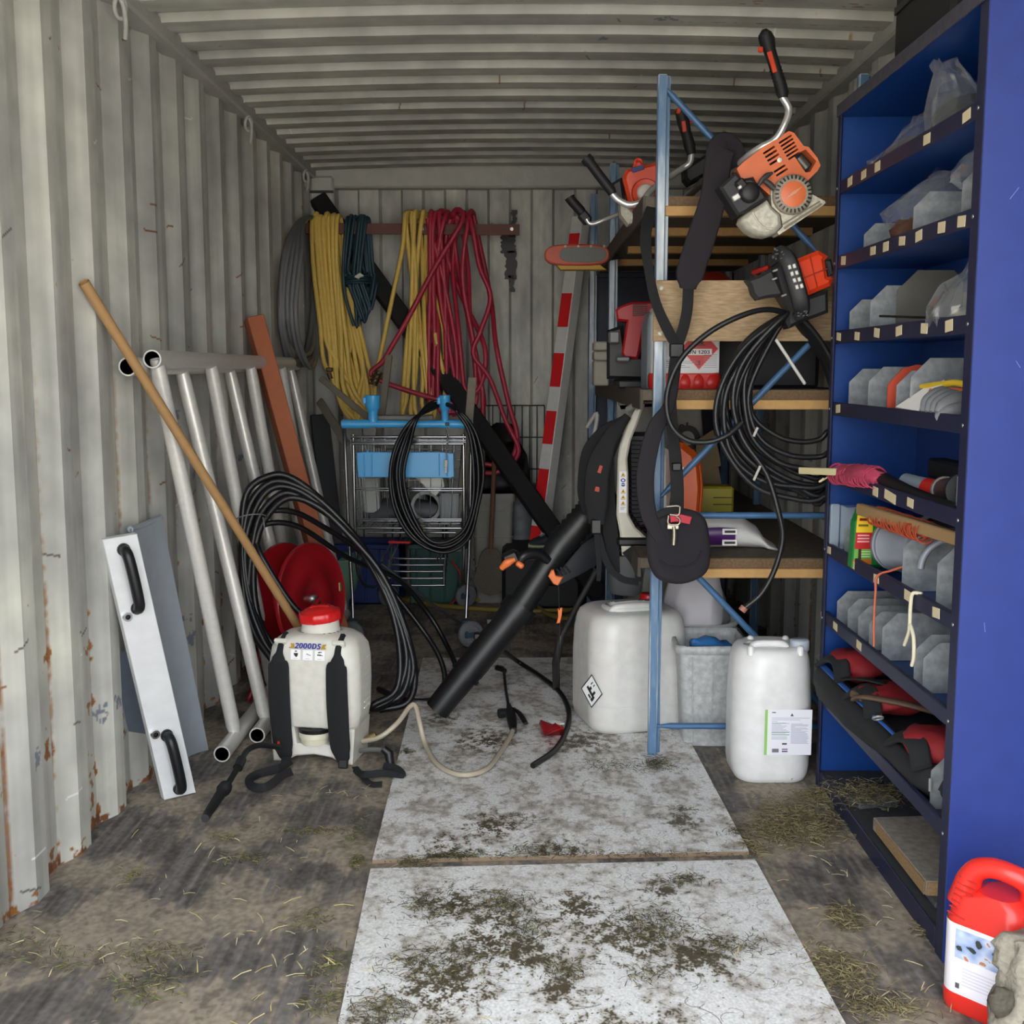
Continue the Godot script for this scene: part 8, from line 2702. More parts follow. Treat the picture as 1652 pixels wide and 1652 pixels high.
func build_cabinet() -> void:
	var blue := mat("cabinet_blue", C("0a3d86"), 0.42, 0.0, "smudge", "", 4.0)
	var navy := mat("lip_navy", C("232748"), 0.5, 0.0, "grime", "", 5.0)
	var t := thing("shelf_cabinet", "tall blue steel shelving unit with eight shelves along the right wall", "shelving", V(1.04, 0, -2.82))
	var b := B.new()
	b.box(V(1.039, 1.02, -2.299), V(0.272, 2.04, 0.004), 0.001)
	var sp := obj("side_panel", b, mat("panel_blue", C("273a84"), 0.38, 0.0, "smudge", "", 2.0), t)
	b = B.new()
	b.tube([V(0.975, 1.985, -2.2975), V(0.975, 1.985, -2.2965)], 0.006, 12)
	obj("bolt_hole", b, M.engine_dark, sp)
	rng.seed = 4
	for k in 5:
		b = B.new()
		var c := V(0.95 + rng.randf() * 0.1, 0.5 + rng.randf() * 1.3, -2.297)
		b.bar(c, c + V(rng.randf_range(-0.02, 0.02), rng.randf_range(0.005, 0.025), 0), 0.0012, 0.0004, 0.0, V(0, 0, 1))
		obj("scratch", b, mat("scratch_blue", C("6b7fc4"), 0.5), sp)
	b = B.new()
	b.box(V(1.045, 1.0, -3.352), V(0.26, 2.0, 0.006), 0.001)
	obj("side_panel", b, blue, t)
	b = B.new()
	b.box(V(1.168, 1.0, -2.827), V(0.006, 2.0, 1.05), 0.001)
	obj("back_panel", b, blue, t)
	for q in [[-2.323, 0.043], [-3.342, 0.026]]:
		b = B.new()
		b.box(V(0.906, 1.02 if q[1] > 0.03 else 1.0, q[0]), V(0.006, 2.04 if q[1] > 0.03 else 2.0, q[1]), 0.002)
		var p := obj("corner_post", b, navy, t)
		for y in LIPS:
			b = B.new()
			b.lathe([Vector2(0, 0.002), Vector2(0.004, 0.0015), Vector2(0.0045, 0)], V(0.9035, y + 0.018, -2.332 if q[1] > 0.03 else -3.342), rot(0, 0, 90), 10)
			obj("bolt", b, M.bolt_steel, p)
	b = B.new()
	b.box(V(1.035, 1.99, -2.827), V(0.27, 0.03, 1.06), 0.003)
	var tp := obj("top_panel", b, blue, t)
	b = B.new()
	b.box(V(0.899, 1.99, -2.827), V(0.004, 0.034, 1.05), 0.001)
	obj("top_fascia", b, mat("top_dusty", C("4b4a58"), 0.7, 0.0, "grime", "", 4.0), tp)
	var tags := [[1354, 1375, 1396, 1471, 1534, 1570], [1348, 1394, 1414, 1439, 1465, 1500, 1545], [1345, 1374, 1405, 1440, 1480, 1519, 1545], [1348], [1373, 1413, 1437, 1470], [1341, 1380, 1420, 1472, 1520], [1335, 1356, 1396], []]
	for k in 8:
		var y: float = LIPS[k]
		b = B.new()
		b.box(V(1.038, y + 0.006, -2.827), V(0.256, 0.004, 1.044), 0.001)
		var sh := obj("shelf", b, mat("shelf_grey_blue", C("3d4356"), 0.55, 0.0, "grime", "", 4.0) if k == 7 else blue, t)
		b = B.new()
		b.box(V(0.911, y + 0.018, -2.845), V(0.004, 0.036, 1.0), 0.0015)
		b.box(V(0.915, y + 0.036, -2.845), V(0.011, 0.003, 1.0), 0.001)
		obj("shelf_lip", b, navy, sh)
		var last := 9.0
		for u in tags[k]:
			# paper labels stuck along the lip
			var z: float = maxf(0.908 * 1830.0 / (u - 840.0), 2.405)
			if last - z < 0.05:
				continue
			last = z
			b = B.new()
			b.box(V(0.9085, y + 0.0185 + rng.randf_range(-0.002, 0.002), -z), V(0.0012, 0.021 + rng.randf() * 0.004, 0.085 if k == 4 and u == 1437 else 0.042), 0.0004, rot(rng.randf_range(-6, 6), 0, 0))
			obj("paper_label", b, mat("label_cream", C("d8c9a4"), 0.8), sh)
	b = B.new()
	b.box(V(1.038, 0.045, -2.827), V(0.256, 0.004, 1.044), 0.001)
	obj("bottom_shelf", b, mat("bottom_dark", C("3c3d42"), 0.8, 0.0, "grime", "", 4.0), t)
	b = B.new()
	b.box(V(0.91, 0.025, -2.845), V(0.006, 0.05, 0.97), 0.002)
	obj("plinth", b, navy, t)
	build_dividers()
	build_cabinet_goods()


func build_dividers() -> void:
	var galv := mat("divider_galv", C("b4babd"), 0.35, 0.35, "grime", "", 3.0)
	var where := ["second shelf from the top", "third shelf from the top", "fourth shelf from the top", "fifth shelf from the top", "sixth shelf from the top", "seventh shelf from the top", "bottom shelf above the plinth"]
	var rows := [[1, [[3.16, 0.1, ""], [2.77, 0.125, ""], [2.47, 0.14, ""]]], [2, [[3.27, 0.115, ""], [3.08, 0.14, ""], [3.02, 0.175, "dark tall"]]], [3, [[3.25, 0.125, ""], [3.07, 0.13, ""], [2.84, 0.12, ""], [2.74, 0.15, ""]]], [4, [[2.42, 0.13, ""]]], [5, [[3.24, 0.12, ""], [2.74, 0.155, ""], [2.51, 0.155, ""]]], [6, [[3.29, 0.10, ""], [3.18, 0.10, ""], [3.08, 0.10, ""], [2.98, 0.105, ""], [2.87, 0.125, ""], [2.63, 0.125, ""], [2.57, 0.12, ""]]], [7, [[2.49, 0.13, ""]]]]
	var nth := ["the farthest one", "second from the far end", "third from the far end", "fourth from the far end", "fifth from the far end", "sixth from the far end", "the nearest one"]
	for r in rows:
		var n: int = r[1].size()
		for i in n:
			var d: Array = r[1][i]
			var y: float = LIPS[r[0]] + 0.009
			var h: float = d[1]
			var c := h * 0.3
			var x0 := 0.932 + (0.05 if d[2] else 0.0)
			var b := B.new()
			b.prism([V(x0, y, -d[0]), V(x0, y + h - c, -d[0]), V(x0 + c, y + h, -d[0]), V(1.13, y + h, -d[0] - 0.004), V(1.155, y + h - 0.03, -d[0] - 0.004), V(1.155, y, -d[0] - 0.004)], V(0, 0, -0.0022))
			b.box(V(1.04, y + 0.001, -d[0] - 0.012), V(0.2, 0.002, 0.022))
			var spot: String = nth[i] if i < n - 1 else "the nearest one"
			tag(obj("shelf_divider", b, mat("divider_dark", C("6b6a62"), 0.6, 0.1, "smudge") if d[2] else galv), "%s divider on the %s%s" % ["taller dark metal" if d[2] else "grey galvanised", where[r[0] - 1], "" if n == 1 or d[2] else ", " + spot], "divider", "dividers in the blue unit")
	# the one with a red edge
	var b := B.new()
	var y := 1.139
	b.prism([V(0.93, y, -2.9), V(0.93, y + 0.085, -2.9), V(0.965, y + 0.125, -2.9), V(1.0, y + 0.135, -2.9), V(1.06, y + 0.13, -2.9), V(1.06, y, -2.9)], V(0, 0, -0.006), 0.001)
	tag(obj("red_disc", b, mat("disc_red", C("b7452c"), 0.5)), "orange-red plate standing between the dividers on the fourth shelf of the blue unit", "plate")


func clear_bag(label: String, at: Vector3, sz: Vector3, sd: int, peak: Vector3, fill: Color, fsz: Vector3) -> void:
	# a crumpled clear plastic bag with something in it
	var t := thing("plastic_bag", label, "bag", at, Basis.IDENTITY, "clear bags in the blue unit")
	var b := B.new()
	var rs := []
	for s in [[0.0, 0.55, 0.0], [0.03, 0.9, 0.0], [0.3, 1.0, 0.05], [0.55, 0.75, 0.3], [0.75, 0.5, 0.6], [0.9, 0.32, 0.85], [1.0, 0.36, 1.0]]:
		var ring := []
		for j in 22:
			var a := TAU * j / 22.0
			var f: float = 1.0 + 0.16 * sin(a * 3.0 + sd + s[0] * 5.0)
			ring.append(at + peak * s[2] + V(cos(a) * sz.x * 0.5 * s[1] * f, sz.y * s[0], sin(a) * sz.z * 0.5 * s[1] * f))
		rs.append(ring)
	b.rings(rs, true, false)
	b.jitter(0.02, 16.0, sd)
	b.jitter(0.008, 45.0, sd + 1)
	b.jitter(0.006, 110.0, sd + 3)
	for i in b.v.size():
		b.v[i].y = max(b.v[i].y, at.y + 0.002)
	b.facet()
	obj("film", b, clear_mat("bag_film", Color(0.9, 0.92, 0.94, 0.09), 0.05), t)
	if fsz.x > 0.0:
		b = B.new()
		b.sphere(at + V(0, fsz.y * 0.52, 0), fsz * 0.5, 16)
		b.jitter(0.012, 22.0, sd + 2)
		for i in b.v.size():
			b.v[i].y = max(b.v[i].y, at.y + 0.003)
		obj("contents", b, mat("fill_" + fill.to_html(), fill, 0.6, 0.0, "grime", "", 10.0), t)


func build_cabinet_goods() -> void:
	var b: B
	var t: Node3D
	clear_bag("clear plastic bag of dark brown parts lying at the far end of the top shelf", V(1.0, 1.767, -3.02), V(0.16, 0.11, 0.30), 3, V(0, 0, 0.1), C("4a4037"), V(0.12, 0.08, 0.24))
	clear_bag("clear plastic bag of black parts, its neck sticking up, on the top shelf", V(1.0, 1.767, -2.66), V(0.16, 0.16, 0.24), 5, V(-0.03, 0.03, -0.05), C("1f2023"), V(0.13, 0.10, 0.2))
	clear_bag("large crumpled clear bag on the second shelf draped over the first dividers", V(1.0, 1.62, -2.88), V(0.18, 0.11, 0.28), 9, V(0.02, 0.0, 0.08), C("000000"), V(0, 0, 0))
	clear_bag("clear bag lying over the nearest divider on the second shelf", V(1.02, 1.66, -2.53), V(0.18, 0.09, 0.2), 12, V(0, 0, 0), C("000000"), V(0, 0, 0))
	clear_bag("upright crumpled clear bag hanging over the lip at the near end of the third shelf", V(0.965, 1.35, -2.52), V(0.13, 0.15, 0.2), 15, V(0.05, 0.02, 0.0), C("b3aea2"), V(0.07, 0.04, 0.1))
	b = B.new()
	b.sphere(V(0.985, 1.60, -2.95), V(0.045, 0.04, 0.05), 14)
	b.jitter(0.02, 26.0, 4)
	tag(obj("rusty_part", b, mat("rusty_brown", C("6b4632"), 0.7, 0.0, "grime", "", 14.0)), "rusty brown round part under the clear bag on the second shelf", "part")
	b = B.new()
	b.prism([V(1.03, 1.35, -2.66), V(1.03, 1.44, -2.66), V(1.12, 1.455, -2.62), V(1.12, 1.35, -2.62)], V(0, 0, -0.04), 0.003)
	tag(obj("speckled_box", b, mat("speckled_card", C("a39c8a"), 0.8, 0.0, "grime", "", 24.0)), "speckled beige carton behind the clear bag on the third shelf", "carton")
	b = B.new()
	b.prism([V(0.925, 1.402, -2.98), V(0.935, 1.388, -2.74), V(0.95, 1.378, -2.62), V(1.02, 1.378, -2.64), V(1.0, 1.395, -2.9)], V(0, -0.006, 0), 0.001)
	b.bar(V(0.945, 1.385, -2.67), V(0.955, 1.445, -2.60), 0.012, 0.03, 0.003)
	b.bar(V(0.97, 1.344, -2.64), V(0.97, 1.38, -2.64), 0.05, 0.05, 0.004)
	tag(obj("black_bracket", b, M.black_plastic), "pointed black plastic bracket lying in front of the dividers on the third shelf", "bracket")
	# glove and cuff
	t = thing("work_glove", "grey coated work glove with a yellow-edged white cuff on the fourth shelf", "glove", V(0.94, 1.14, -2.56))
	b = B.new()
	for f in 4:
		var z := -2.60 + 0.03 * f
		b.tube(curve([V(0.985, 1.195, z - 0.03), V(0.955, 1.205 - 0.004 * f, z), V(0.925, 1.19 - 0.003 * f, z + 0.012), V(0.912, 1.166, z + 0.015)], 4), spread([0.019, 0.02, 0.018, 0.011], 4), 12)
	b.sphere(V(0.985, 1.19, -2.575), V(0.05, 0.028, 0.055), 14)
	b.tube(curve([V(0.96, 1.175, -2.49), V(0.93, 1.168, -2.48), V(0.915, 1.158, -2.50)], 4), spread([0.02, 0.018, 0.012], 4), 10)
	obj("glove", b, mat("glove_grey", C("77797d"), 0.75, 0.0, "", "lumpy", 20.0), t)
	b = B.new()
	b.strap(curve([V(0.95, 1.222, -2.72), V(0.965, 1.228, -2.62), V(0.98, 1.232, -2.57), V(0.99, 1.225, -2.52)], 5), spread([0.01, 0.016, 0.022, 0.022], 5), 0.014, V(0, 1, 0))
	obj("yellow_cuff", b, mat("cuff_yellow", C("d8b62b"), 0.7), t)
	b = B.new()
	b.strap(curve([V(0.955, 1.212, -2.66), V(0.98, 1.216, -2.59), V(0.99, 1.212, -2.53)], 5), 0.02, 0.012, V(0, 1, 0))
	obj("orange_cuff", b, mat("cuff_orange", C("c9683a"), 0.7), t)
	b = B.new()
	b.prism([V(0.915, 1.172, -2.79), V(0.955, 1.222, -2.70), V(0.985, 1.225, -2.62), V(0.945, 1.176, -2.58), V(0.912, 1.162, -2.60)], V(0.0, -0.005, 0.002), 0.001)
	obj("white_card", b, M.paper_white, t)
	# fifth shelf: twine stick, marker, pipe, pump
	t = thing("twine_stick", "pale wooden stick wound with pink twine poking out past the fifth shelf", "twine", V(0.9, 0.97, -3.2))
	b = B.new()
	b.bar(V(0.836, 0.963, -3.38), V(0.935, 0.985, -3.05), 0.02, 0.02, 0.002)
	obj("stick", b, mat("stick_pale", C("e3d7a8"), 0.6), t)
	b = B.new()
	b.tube(curve([V(0.906, 0.961, -3.3), V(0.911, 0.965, -3.25), V(0.907, 0.979, -3.1), V(0.91, 0.985, -2.98), V(0.921, 0.984, -2.9)], 4), spread([0.014, 0.022, 0.024, 0.026, 0.014], 4), 14)
	b.jitter(0.012, 70.0, 6)
	obj("pink_twine", b, mat("twine_pink", C("b8405e"), 0.85, 0.0, "", "cloth", 14.0), t)
	b = B.new()
	for k in 26:
		var f := k / 25.0
		b.tube(curve(circle_of(V(0.91, 0.964, -3.26).lerp(V(0.917, 0.985, -2.93), f), V(0.026 + rng.randf() * 0.004, 0, 0.006), V(0.004, 0.026 + rng.randf() * 0.004, rng.randf_range(-0.02, 0.02)), 10), 2, true), 0.0018, 5)
	var tw := obj("twine_strand", b, M.twine_pink, t)
	tw.set_meta("kind", "stuff")
	b = B.new()
	b.tube(curve([V(0.896, 0.952, -3.3), V(0.878, 0.941, -3.3), V(0.869, 0.937, -3.3), V(0.882, 0.948, -3.3)], 4), 0.0025, 6)
	obj("string_end", b, M.stick_pale, t)
	t = thing("marker_can", "grey and red marking can lying behind the twine on the fifth shelf", "can", V(1.0, 0.945, -2.8))
	b = B.new()
	b.tube([V(0.985, 0.975, -2.90), V(1.0, 0.972, -2.86), V(1.012, 0.97, -2.82)], 0.024, 16)
	obj("grey_part", b, mat("can_grey", C("8d98a3"), 0.4), t)
	b = B.new()
	b.tube([V(1.012, 0.97, -2.82), V(1.035, 0.967, -2.745), V(1.037, 0.967, -2.74), V(1.045, 0.967, -2.72)], [0.0245, 0.0245, 0.012, 0.012], 16)
	obj("red_part", b, M.can_red, t)
	b = B.new()
	b.tube(curve([V(0.925, 0.972, -3.22), V(0.93, 0.985, -3.0), V(0.935, 0.968, -2.7), V(0.94, 0.962, -2.42)], 6), spread([0.012, 0.02, 0.016, 0.013], 6), 12)
	tag(obj("black_pipe", b, M.black_plastic), "black plastic pipe lying along the front of the fifth shelf", "pipe")
	b = B.new()
	b.bar(V(1.08, 1.01, -2.95), V(1.12, 1.0, -2.42), 0.05, 0.05, 0.006)
	tag(obj("dark_profile", b, M.engine_dark), "dark profile lying at the back of the fifth shelf", "profile")
	t = thing("pump_head", "brown pipe fitting with a black collar facing out on the fifth shelf", "fitting", V(0.99, 0.945, -2.58))
	b = B.new()
	b.tube([V(1.03, 0.965, -2.80), V(1.02, 0.972, -2.74), V(1.0, 0.985, -2.60), V(0.99, 0.99, -2.54)], [0.018, 0.028, 0.032, 0.032], 18)
	obj("body", b, mat("fitting_brown", C("5a3c37"), 0.5, 0.0, "smudge"), t)
	b = B.new()
	b.pipe(V(0.99, 0.99, -2.545), V(0.98, 0.995, -2.50), 0.04, 0.02, 24)
	obj("collar", b, M.black_plastic, t)
	for z in [-2.72, -2.575]:
		b = B.new()
		b.tube([V(1.017 + (z + 2.72) * 0.14 * -1, 0.974 + (z + 2.72) * 0.09, z), V(1.016 + (z + 2.72) * -0.14, 0.975 + (z + 2.72) * 0.09, z + 0.012)], 0.0335, 18)
		obj("clamp_ring", b, M.pad_silver, t)
	# sixth shelf
	t = thing("clear_holder", "clear plastic leaflet holder at the far end of the sixth shelf", "holder", V(0.95, 0.73, -3.3))
	b = B.new()
	b.box(V(0.925, 0.80, -3.325), V(0.028, 0.14, 0.022), 0.004)
	b.box(V(1.0, 0.80, -3.325), V(0.115, 0.13, 0.003), 0.001)
	b.box(V(1.0, 0.865, -3.29), V(0.115, 0.003, 0.07), 0.001)
	b.box(V(1.0, 0.725, -3.29), V(0.115, 0.004, 0.07), 0.001)
	obj("shell", b, clear_mat("acrylic", Color(0.8, 0.86, 0.9, 0.35), 0.15), t)
	t = thing("green_bottle", "flat green bottle with a yellow and red label on the sixth shelf", "bottle", V(0.94, 0.723, -3.05))
	b = B.new()
	b.prism([V(0.905, 0.723, -3.06), V(0.91, 0.85, -3.06), V(0.925, 0.885, -3.06), V(0.945, 0.895, -3.06), V(0.97, 0.885, -3.06), V(0.995, 0.84, -3.06), V(1, 0.76, -3.06), V(0.985, 0.723, -3.06)], V(0, 0, -0.06), 0.01, [[V(0.965, 0.86, -3.06), V(0.982, 0.83, -3.06), V(0.982, 0.79, -3.06), V(0.965, 0.80, -3.06)]])
	obj("body", b, mat("bottle_green", C("1f8a3d"), 0.35), t)
	var im := Image.create(48, 96, false, Image.FORMAT_RGB8)
	im.fill(Color(0.75, 0.15, 0.16))
	im.fill_rect(Rect2i(0, 0, 48, 34), Color(0.95, 0.80, 0.18))
	im.fill_rect(Rect2i(8, 6, 26, 5), Color(0.5, 0.1, 0.12))
	im.fill_rect(Rect2i(6, 18, 30, 4), Color(0.5, 0.38, 0.1))
	for k in 3:
		im.fill_rect(Rect2i(6, 38 + 6 * k, 34, 3), Color(0.92, 0.7, 0.7))
		im.fill_rect(Rect2i(20, 72 + 6 * k, 24, 3), Color(0.75, 0.9, 0.6))
	im.fill_rect(Rect2i(0, 66, 48, 20), Color(0.45, 0.68, 0.30))
	im.fill_rect(Rect2i(12, 66, 8, 20), Color(0.25, 0.15, 0.1))
	im.fill_rect(Rect2i(0, 86, 48, 10), Color(0.88, 0.46, 0.13))
	for k in 3:
		im.fill_rect(Rect2i(20, 70 + 5 * k, 24, 2), Color(0.8, 0.92, 0.7))
	b = B.new()
	b.flat_n([V(0.906, 0.735, -3.058), V(0.955, 0.735, -3.058), V(0.955, 0.87, -3.058), V(0.912, 0.87, -3.058)], V(0, 0, 1), [Vector2(0, 1), Vector2(1, 1), Vector2(1, 0), Vector2(0, 0)])
	obj("label", b, image_mat("green_label", im, 0.4), t)
	t = thing("orange_twine_board", "wooden slat wound with orange twine hanging under the lip of the fifth shelf", "twine", V(0.93, 0.86, -2.85))
	b = B.new()
	b.bar(V(0.9, 0.894, -3), V(0.949, 0.898, -2.42), 0.02, 0.03, 0.003)
	obj("slat", b, mat("slat_wood", C("9a7d55"), 0.7), t)
	b = B.new()
	b.tube(curve([V(0.921, 0.886, -2.93), V(0.925, 0.884, -2.9), V(0.932, 0.89, -2.78), V(0.937, 0.891, -2.66), V(0.939, 0.885, -2.6)], 4), spread([0.012, 0.019, 0.02, 0.019, 0.012], 4), 12)
	b.jitter(0.010, 65.0, 8)
	obj("orange_twine", b, mat("twine_orange", C("a84424"), 0.85, 0.0, "", "cloth", 14.0), t)
	b = B.new()
	for k in 30:
		b.tube(curve(circle_of(V(0.921, 0.886, -2.92).lerp(V(0.94, 0.887, -2.61), k / 29.0), V(0.021 + rng.randf() * 0.004, 0, 0.005), V(0.003, 0.022 + rng.randf() * 0.004, rng.randf_range(-0.02, 0.02)), 10), 2, true), 0.0017, 5)
	obj("twine_strand", b, M.twine_orange, t).set_meta("kind", "stuff")
	t = thing("grey_bucket", "grey plastic bucket lying on its side on the sixth shelf", "bucket", V(1.0, 0.72, -2.88))
	b = B.new()
	var ax := V(0.25, 0.1, 0.95).normalized()
	var bx := V(0, 1, 0).cross(ax).normalized()
	b.lathe([Vector2(0, 0.0), Vector2(0.062, 0.0), Vector2(0.066, 0.006), Vector2(0.068, 0.018), Vector2(0.066, 0.02), Vector2(0.068, 0.034), Vector2(0.066, 0.036), Vector2(0.076, 0.12), Vector2(0.0765, 0.125), Vector2(0.08, 0.19), Vector2(0.088, 0.19), Vector2(0.088, 0.20), Vector2(0.078, 0.2), Vector2(0.06, 0.01), Vector2(0, 0.008)], V(0.975, 0.805, -2.96), Basis(bx, ax, bx.cross(ax)), 36)
	obj("pail", b, mat("bucket_grey", C("8a8f9a"), 0.22), t)
	b = B.new()
	b.tube(circle_of(V(1.03, 0.79, -2.66), V(0.075, 0, 0.02), V(0, 0.075, 0), 24, 0.1, PI), 0.008, 8)
	tag(obj("grey_hoop", b, M.bucket_grey), "grey half hoop arching behind the dividers on the sixth shelf", "hoop")
	# cords on the lips
	b = B.new()
	b.tube(curve([V(0.96, 0.79, -2.75), V(0.93, 0.765, -2.80), V(0.903, 0.742, -2.84), V(0.902, 0.70, -2.845), V(0.901, 0.63, -2.845), V(0.902, 0.56, -2.84)], 5), 0.0032, 6)
	tag(obj("hanging_string", b, mat("cord_orange", C("c5684a"), 0.7)), "thin orange cord hanging from the lip of the sixth shelf", "cord")
	b = B.new()
	b.tube(curve([V(0.918, 0.752, -2.56), V(0.902, 0.75, -2.575), V(0.90, 0.72, -2.58), V(0.90, 0.68, -2.58), V(0.90, 0.655, -2.585), V(0.90, 0.62, -2.61)], 5), 0.0045, 8)
	b.tube(curve([V(0.90, 0.676, -2.58), V(0.90, 0.672, -2.57), V(0.90, 0.65, -2.55), V(0.90, 0.61, -2.545), V(0.90, 0.585, -2.555)], 5), 0.0045, 8)
	tag(obj("hanging_string", b, mat("cord_white", C("d6cfb4"), 0.7)), "knotted off-white cord hanging in two ends from the lip of the sixth shelf", "cord")
	# tool bags sticking out of the eighth shelf
	var blk := mat("bag_black", C("1f2023"), 0.8, 0.0, "", "cloth", 12.0, 0.6)
	var red := mat("bag_red", C("8f1c22"), 0.7, 0.0, "", "cloth", 12.0, 0.5)
	t = thing("tool_bag", "open black tool bag with red panels sticking out of the bottom shelf", "tool bag", V(0.97, 0.27, -2.9))
	b = B.new()
	var rs := []
	for s in [[-3.31, 0.88, 0.385], [-3.28, 0.868, 0.39], [-3.0, 0.882, 0.375], [-2.75, 0.90, 0.36], [-2.56, 0.915, 0.355], [-2.5, 0.93, 0.35], [-2.48, 0.96, 0.335]]:
		var x: float = s[1]
		rs.append([V(x + 0.03, 0.275, s[0]), V(x + 0.005, 0.30, s[0]), V(x, s[2] - 0.03, s[0]), V(x + 0.012, s[2], s[0]), V(x + 0.05, s[2] - 0.005, s[0]), V(x + 0.07, s[2] - 0.04, s[0]), V(1.12, s[2] - 0.04, s[0]), V(1.13, 0.30, s[0]), V(1.1, 0.275, s[0])])
	b.rings(rs)
	b.jitter(0.012, 14.0, 5)
	obj("body", b, blk, t)
	b = B.new()
	b.strap(curve([V(0.893, 0.392, -3.29), V(0.905, 0.381, -3.0), V(0.923, 0.366, -2.72)], 6), spread([0.022, 0.016, 0.01], 6), 0.006, V(0, 1, 0.2))
	obj("blue_binding", b, mat("binding_blue", C("3366b8"), 0.6), t)
	for p in [[V(0.98, 0.42, -3.2), V(0.085, 0.045, 0.10), "far"], [V(0.99, 0.395, -2.95), V(0.09, 0.035, 0.10), "mid"], [V(1.0, 0.375, -2.62), V(0.09, 0.04, 0.10), "near"]]:
		b = B.new()
		b.sphere(p[0], p[1], 18)
		b.jitter(0.02, 12.0, 7)
		obj("red_panel", b, red, t)
		b = B.new()
		b.strap(curve([p[0] + V(-0.09, -0.02, -0.09), p[0] + V(-0.075, 0.012, -0.03), p[0] + V(-0.07, 0.014, 0.04), p[0] + V(-0.08, -0.02, 0.10)], 5), 0.05, 0.014, V(-0.5, 1, 0))
		obj("black_trim", b, blk, t)
	b = B.new()
	b.strap(curve([V(0.90, 0.40, -3.1), V(0.93, 0.43, -3.0), V(0.99, 0.425, -2.95), V(1.05, 0.40, -2.92)], 5), 0.03, 0.006, V(0, 1, 0))
	obj("shoulder_strap", b, M.webbing, t)
	b = B.new()
	b.strap(curve([V(0.89, 0.388, -2.95), V(0.90, 0.41, -2.9), V(0.98, 0.415, -2.82), V(1.05, 0.40, -2.8)], 5), 0.022, 0.01, V(0, 1, 0.3))
	b.box(V(0.90, 0.398, -2.95), V(0.02, 0.02, 0.05), 0.004, rot(0, 20, 0))
	obj("leather_handle", b, mat("old_leather", C("5f4a3c"), 0.7), t)
	b = B.new()
	b.tube(curve(circle_of(V(0.90, 0.39, -2.78), V(0.012, 0, 0), V(0, 0.008, 0.012), 8), 3, true), 0.003, 6)
	b.bar(V(0.925, 0.345, -2.476), V(0.925, 0.315, -2.474), 0.006, 0.004, 0.001, V(0, 0, 1))
	obj("zip_pull", b, M.pad_silver, t)
	# on the bottom
	b = B.new()
	b.prism([V(0.925, 0.062, -2.86), V(1.15, 0.062, -2.88), V(1.15, 0.062, -2.47), V(0.93, 0.062, -2.485)], V(0, 0.035, 0), 0.002)
	var cs := tag(obj("chipboard_sheet", b, mat("chip_grey", C("9b9287"), 0.85, 0.0, "grime", "", 4.0)), "offcut of grey-brown chipboard lying in the foot of the blue unit", "board")
	b = B.new()
	b.bar(V(0.9265, 0.0795, -2.858), V(0.9275, 0.0795, -2.487), 0.0025, 0.031)
	b.bar(V(0.932, 0.0795, -2.482), V(1.148, 0.0795, -2.468), 0.0025, 0.031)
	obj("sawn_edge", b, mat("sawn_tan", C("a5855c"), 0.85, 0.0, "grime", "", 12.0), cs)
	b = B.new()
	b.box(V(1.04, 0.055, -2.6), V(0.2, 0.014, 0.3), 0.002)
	tag(obj("dark_packing", b, mat("packing_dark", C("55585c"), 0.6, 0.0, "grime", "", 8.0)), "dark flat packing under the chipboard in the blue unit", "packing")
	b = B.new()
	b.box(V(0.99, 0.057, -3.08), V(0.12, 0.018, 0.08), 0.004, rot(0, 12, 0))
	tag(obj("dark_packet", b, M.packing_dark), "small dark packet on the bottom plate at the far end of the blue unit", "packet")
	t = thing("printed_leaflet", "printed white leaflet under the chipboard in the foot of the blue unit", "leaflet", V(0.99, 0.048, -2.37))
	b = B.new()
	b.box(V(1.0, 0.052, -2.385), V(0.1, 0.004, 0.07), 0.001, rot(0, 8, 0))
	obj("sheet", b, M.paper_white, t)
	b = B.new()
	for k in 5:
		b.box(V(0.955 + 0.006 * k, 0.0545, -2.40), V(0.003, 0.001, 0.018))
	obj("barcode", b, M.ink_black, t).set_meta("kind", "stuff")
	# on top of the cabinet
	t = thing("black_case", "black box standing on top of the blue unit", "case", V(1.06, 2.005, -2.8))
	b = B.new()
	b.box(V(1.06, 2.12, -2.86), V(0.2, 0.23, 0.40), 0.012)
	obj("body", b, M.case_black, t)
	b = B.new()
	b.box(V(0.957, 2.17, -2.86), V(0.006, 0.02, 0.38), 0.002)
	obj("lid_edge", b, M.black_plastic, t)
	b = B.new()
	b.rings([rrect(0.12, 0.1, 0.02, 2.006, 4, V(1.02, 0, -2.42)), rrect(0.13, 0.11, 0.02, 2.02, 4, V(1.02, 0, -2.42)), rrect(0.13, 0.11, 0.02, 2.18, 4, V(1.02, 0, -2.42)), rrect(0.06, 0.06, 0.02, 2.22, 4, V(1.02, 0, -2.42))])
	tag(obj("red_can", b, M.can_red), "red canister on top of the blue unit, mostly above the picture", "canister")


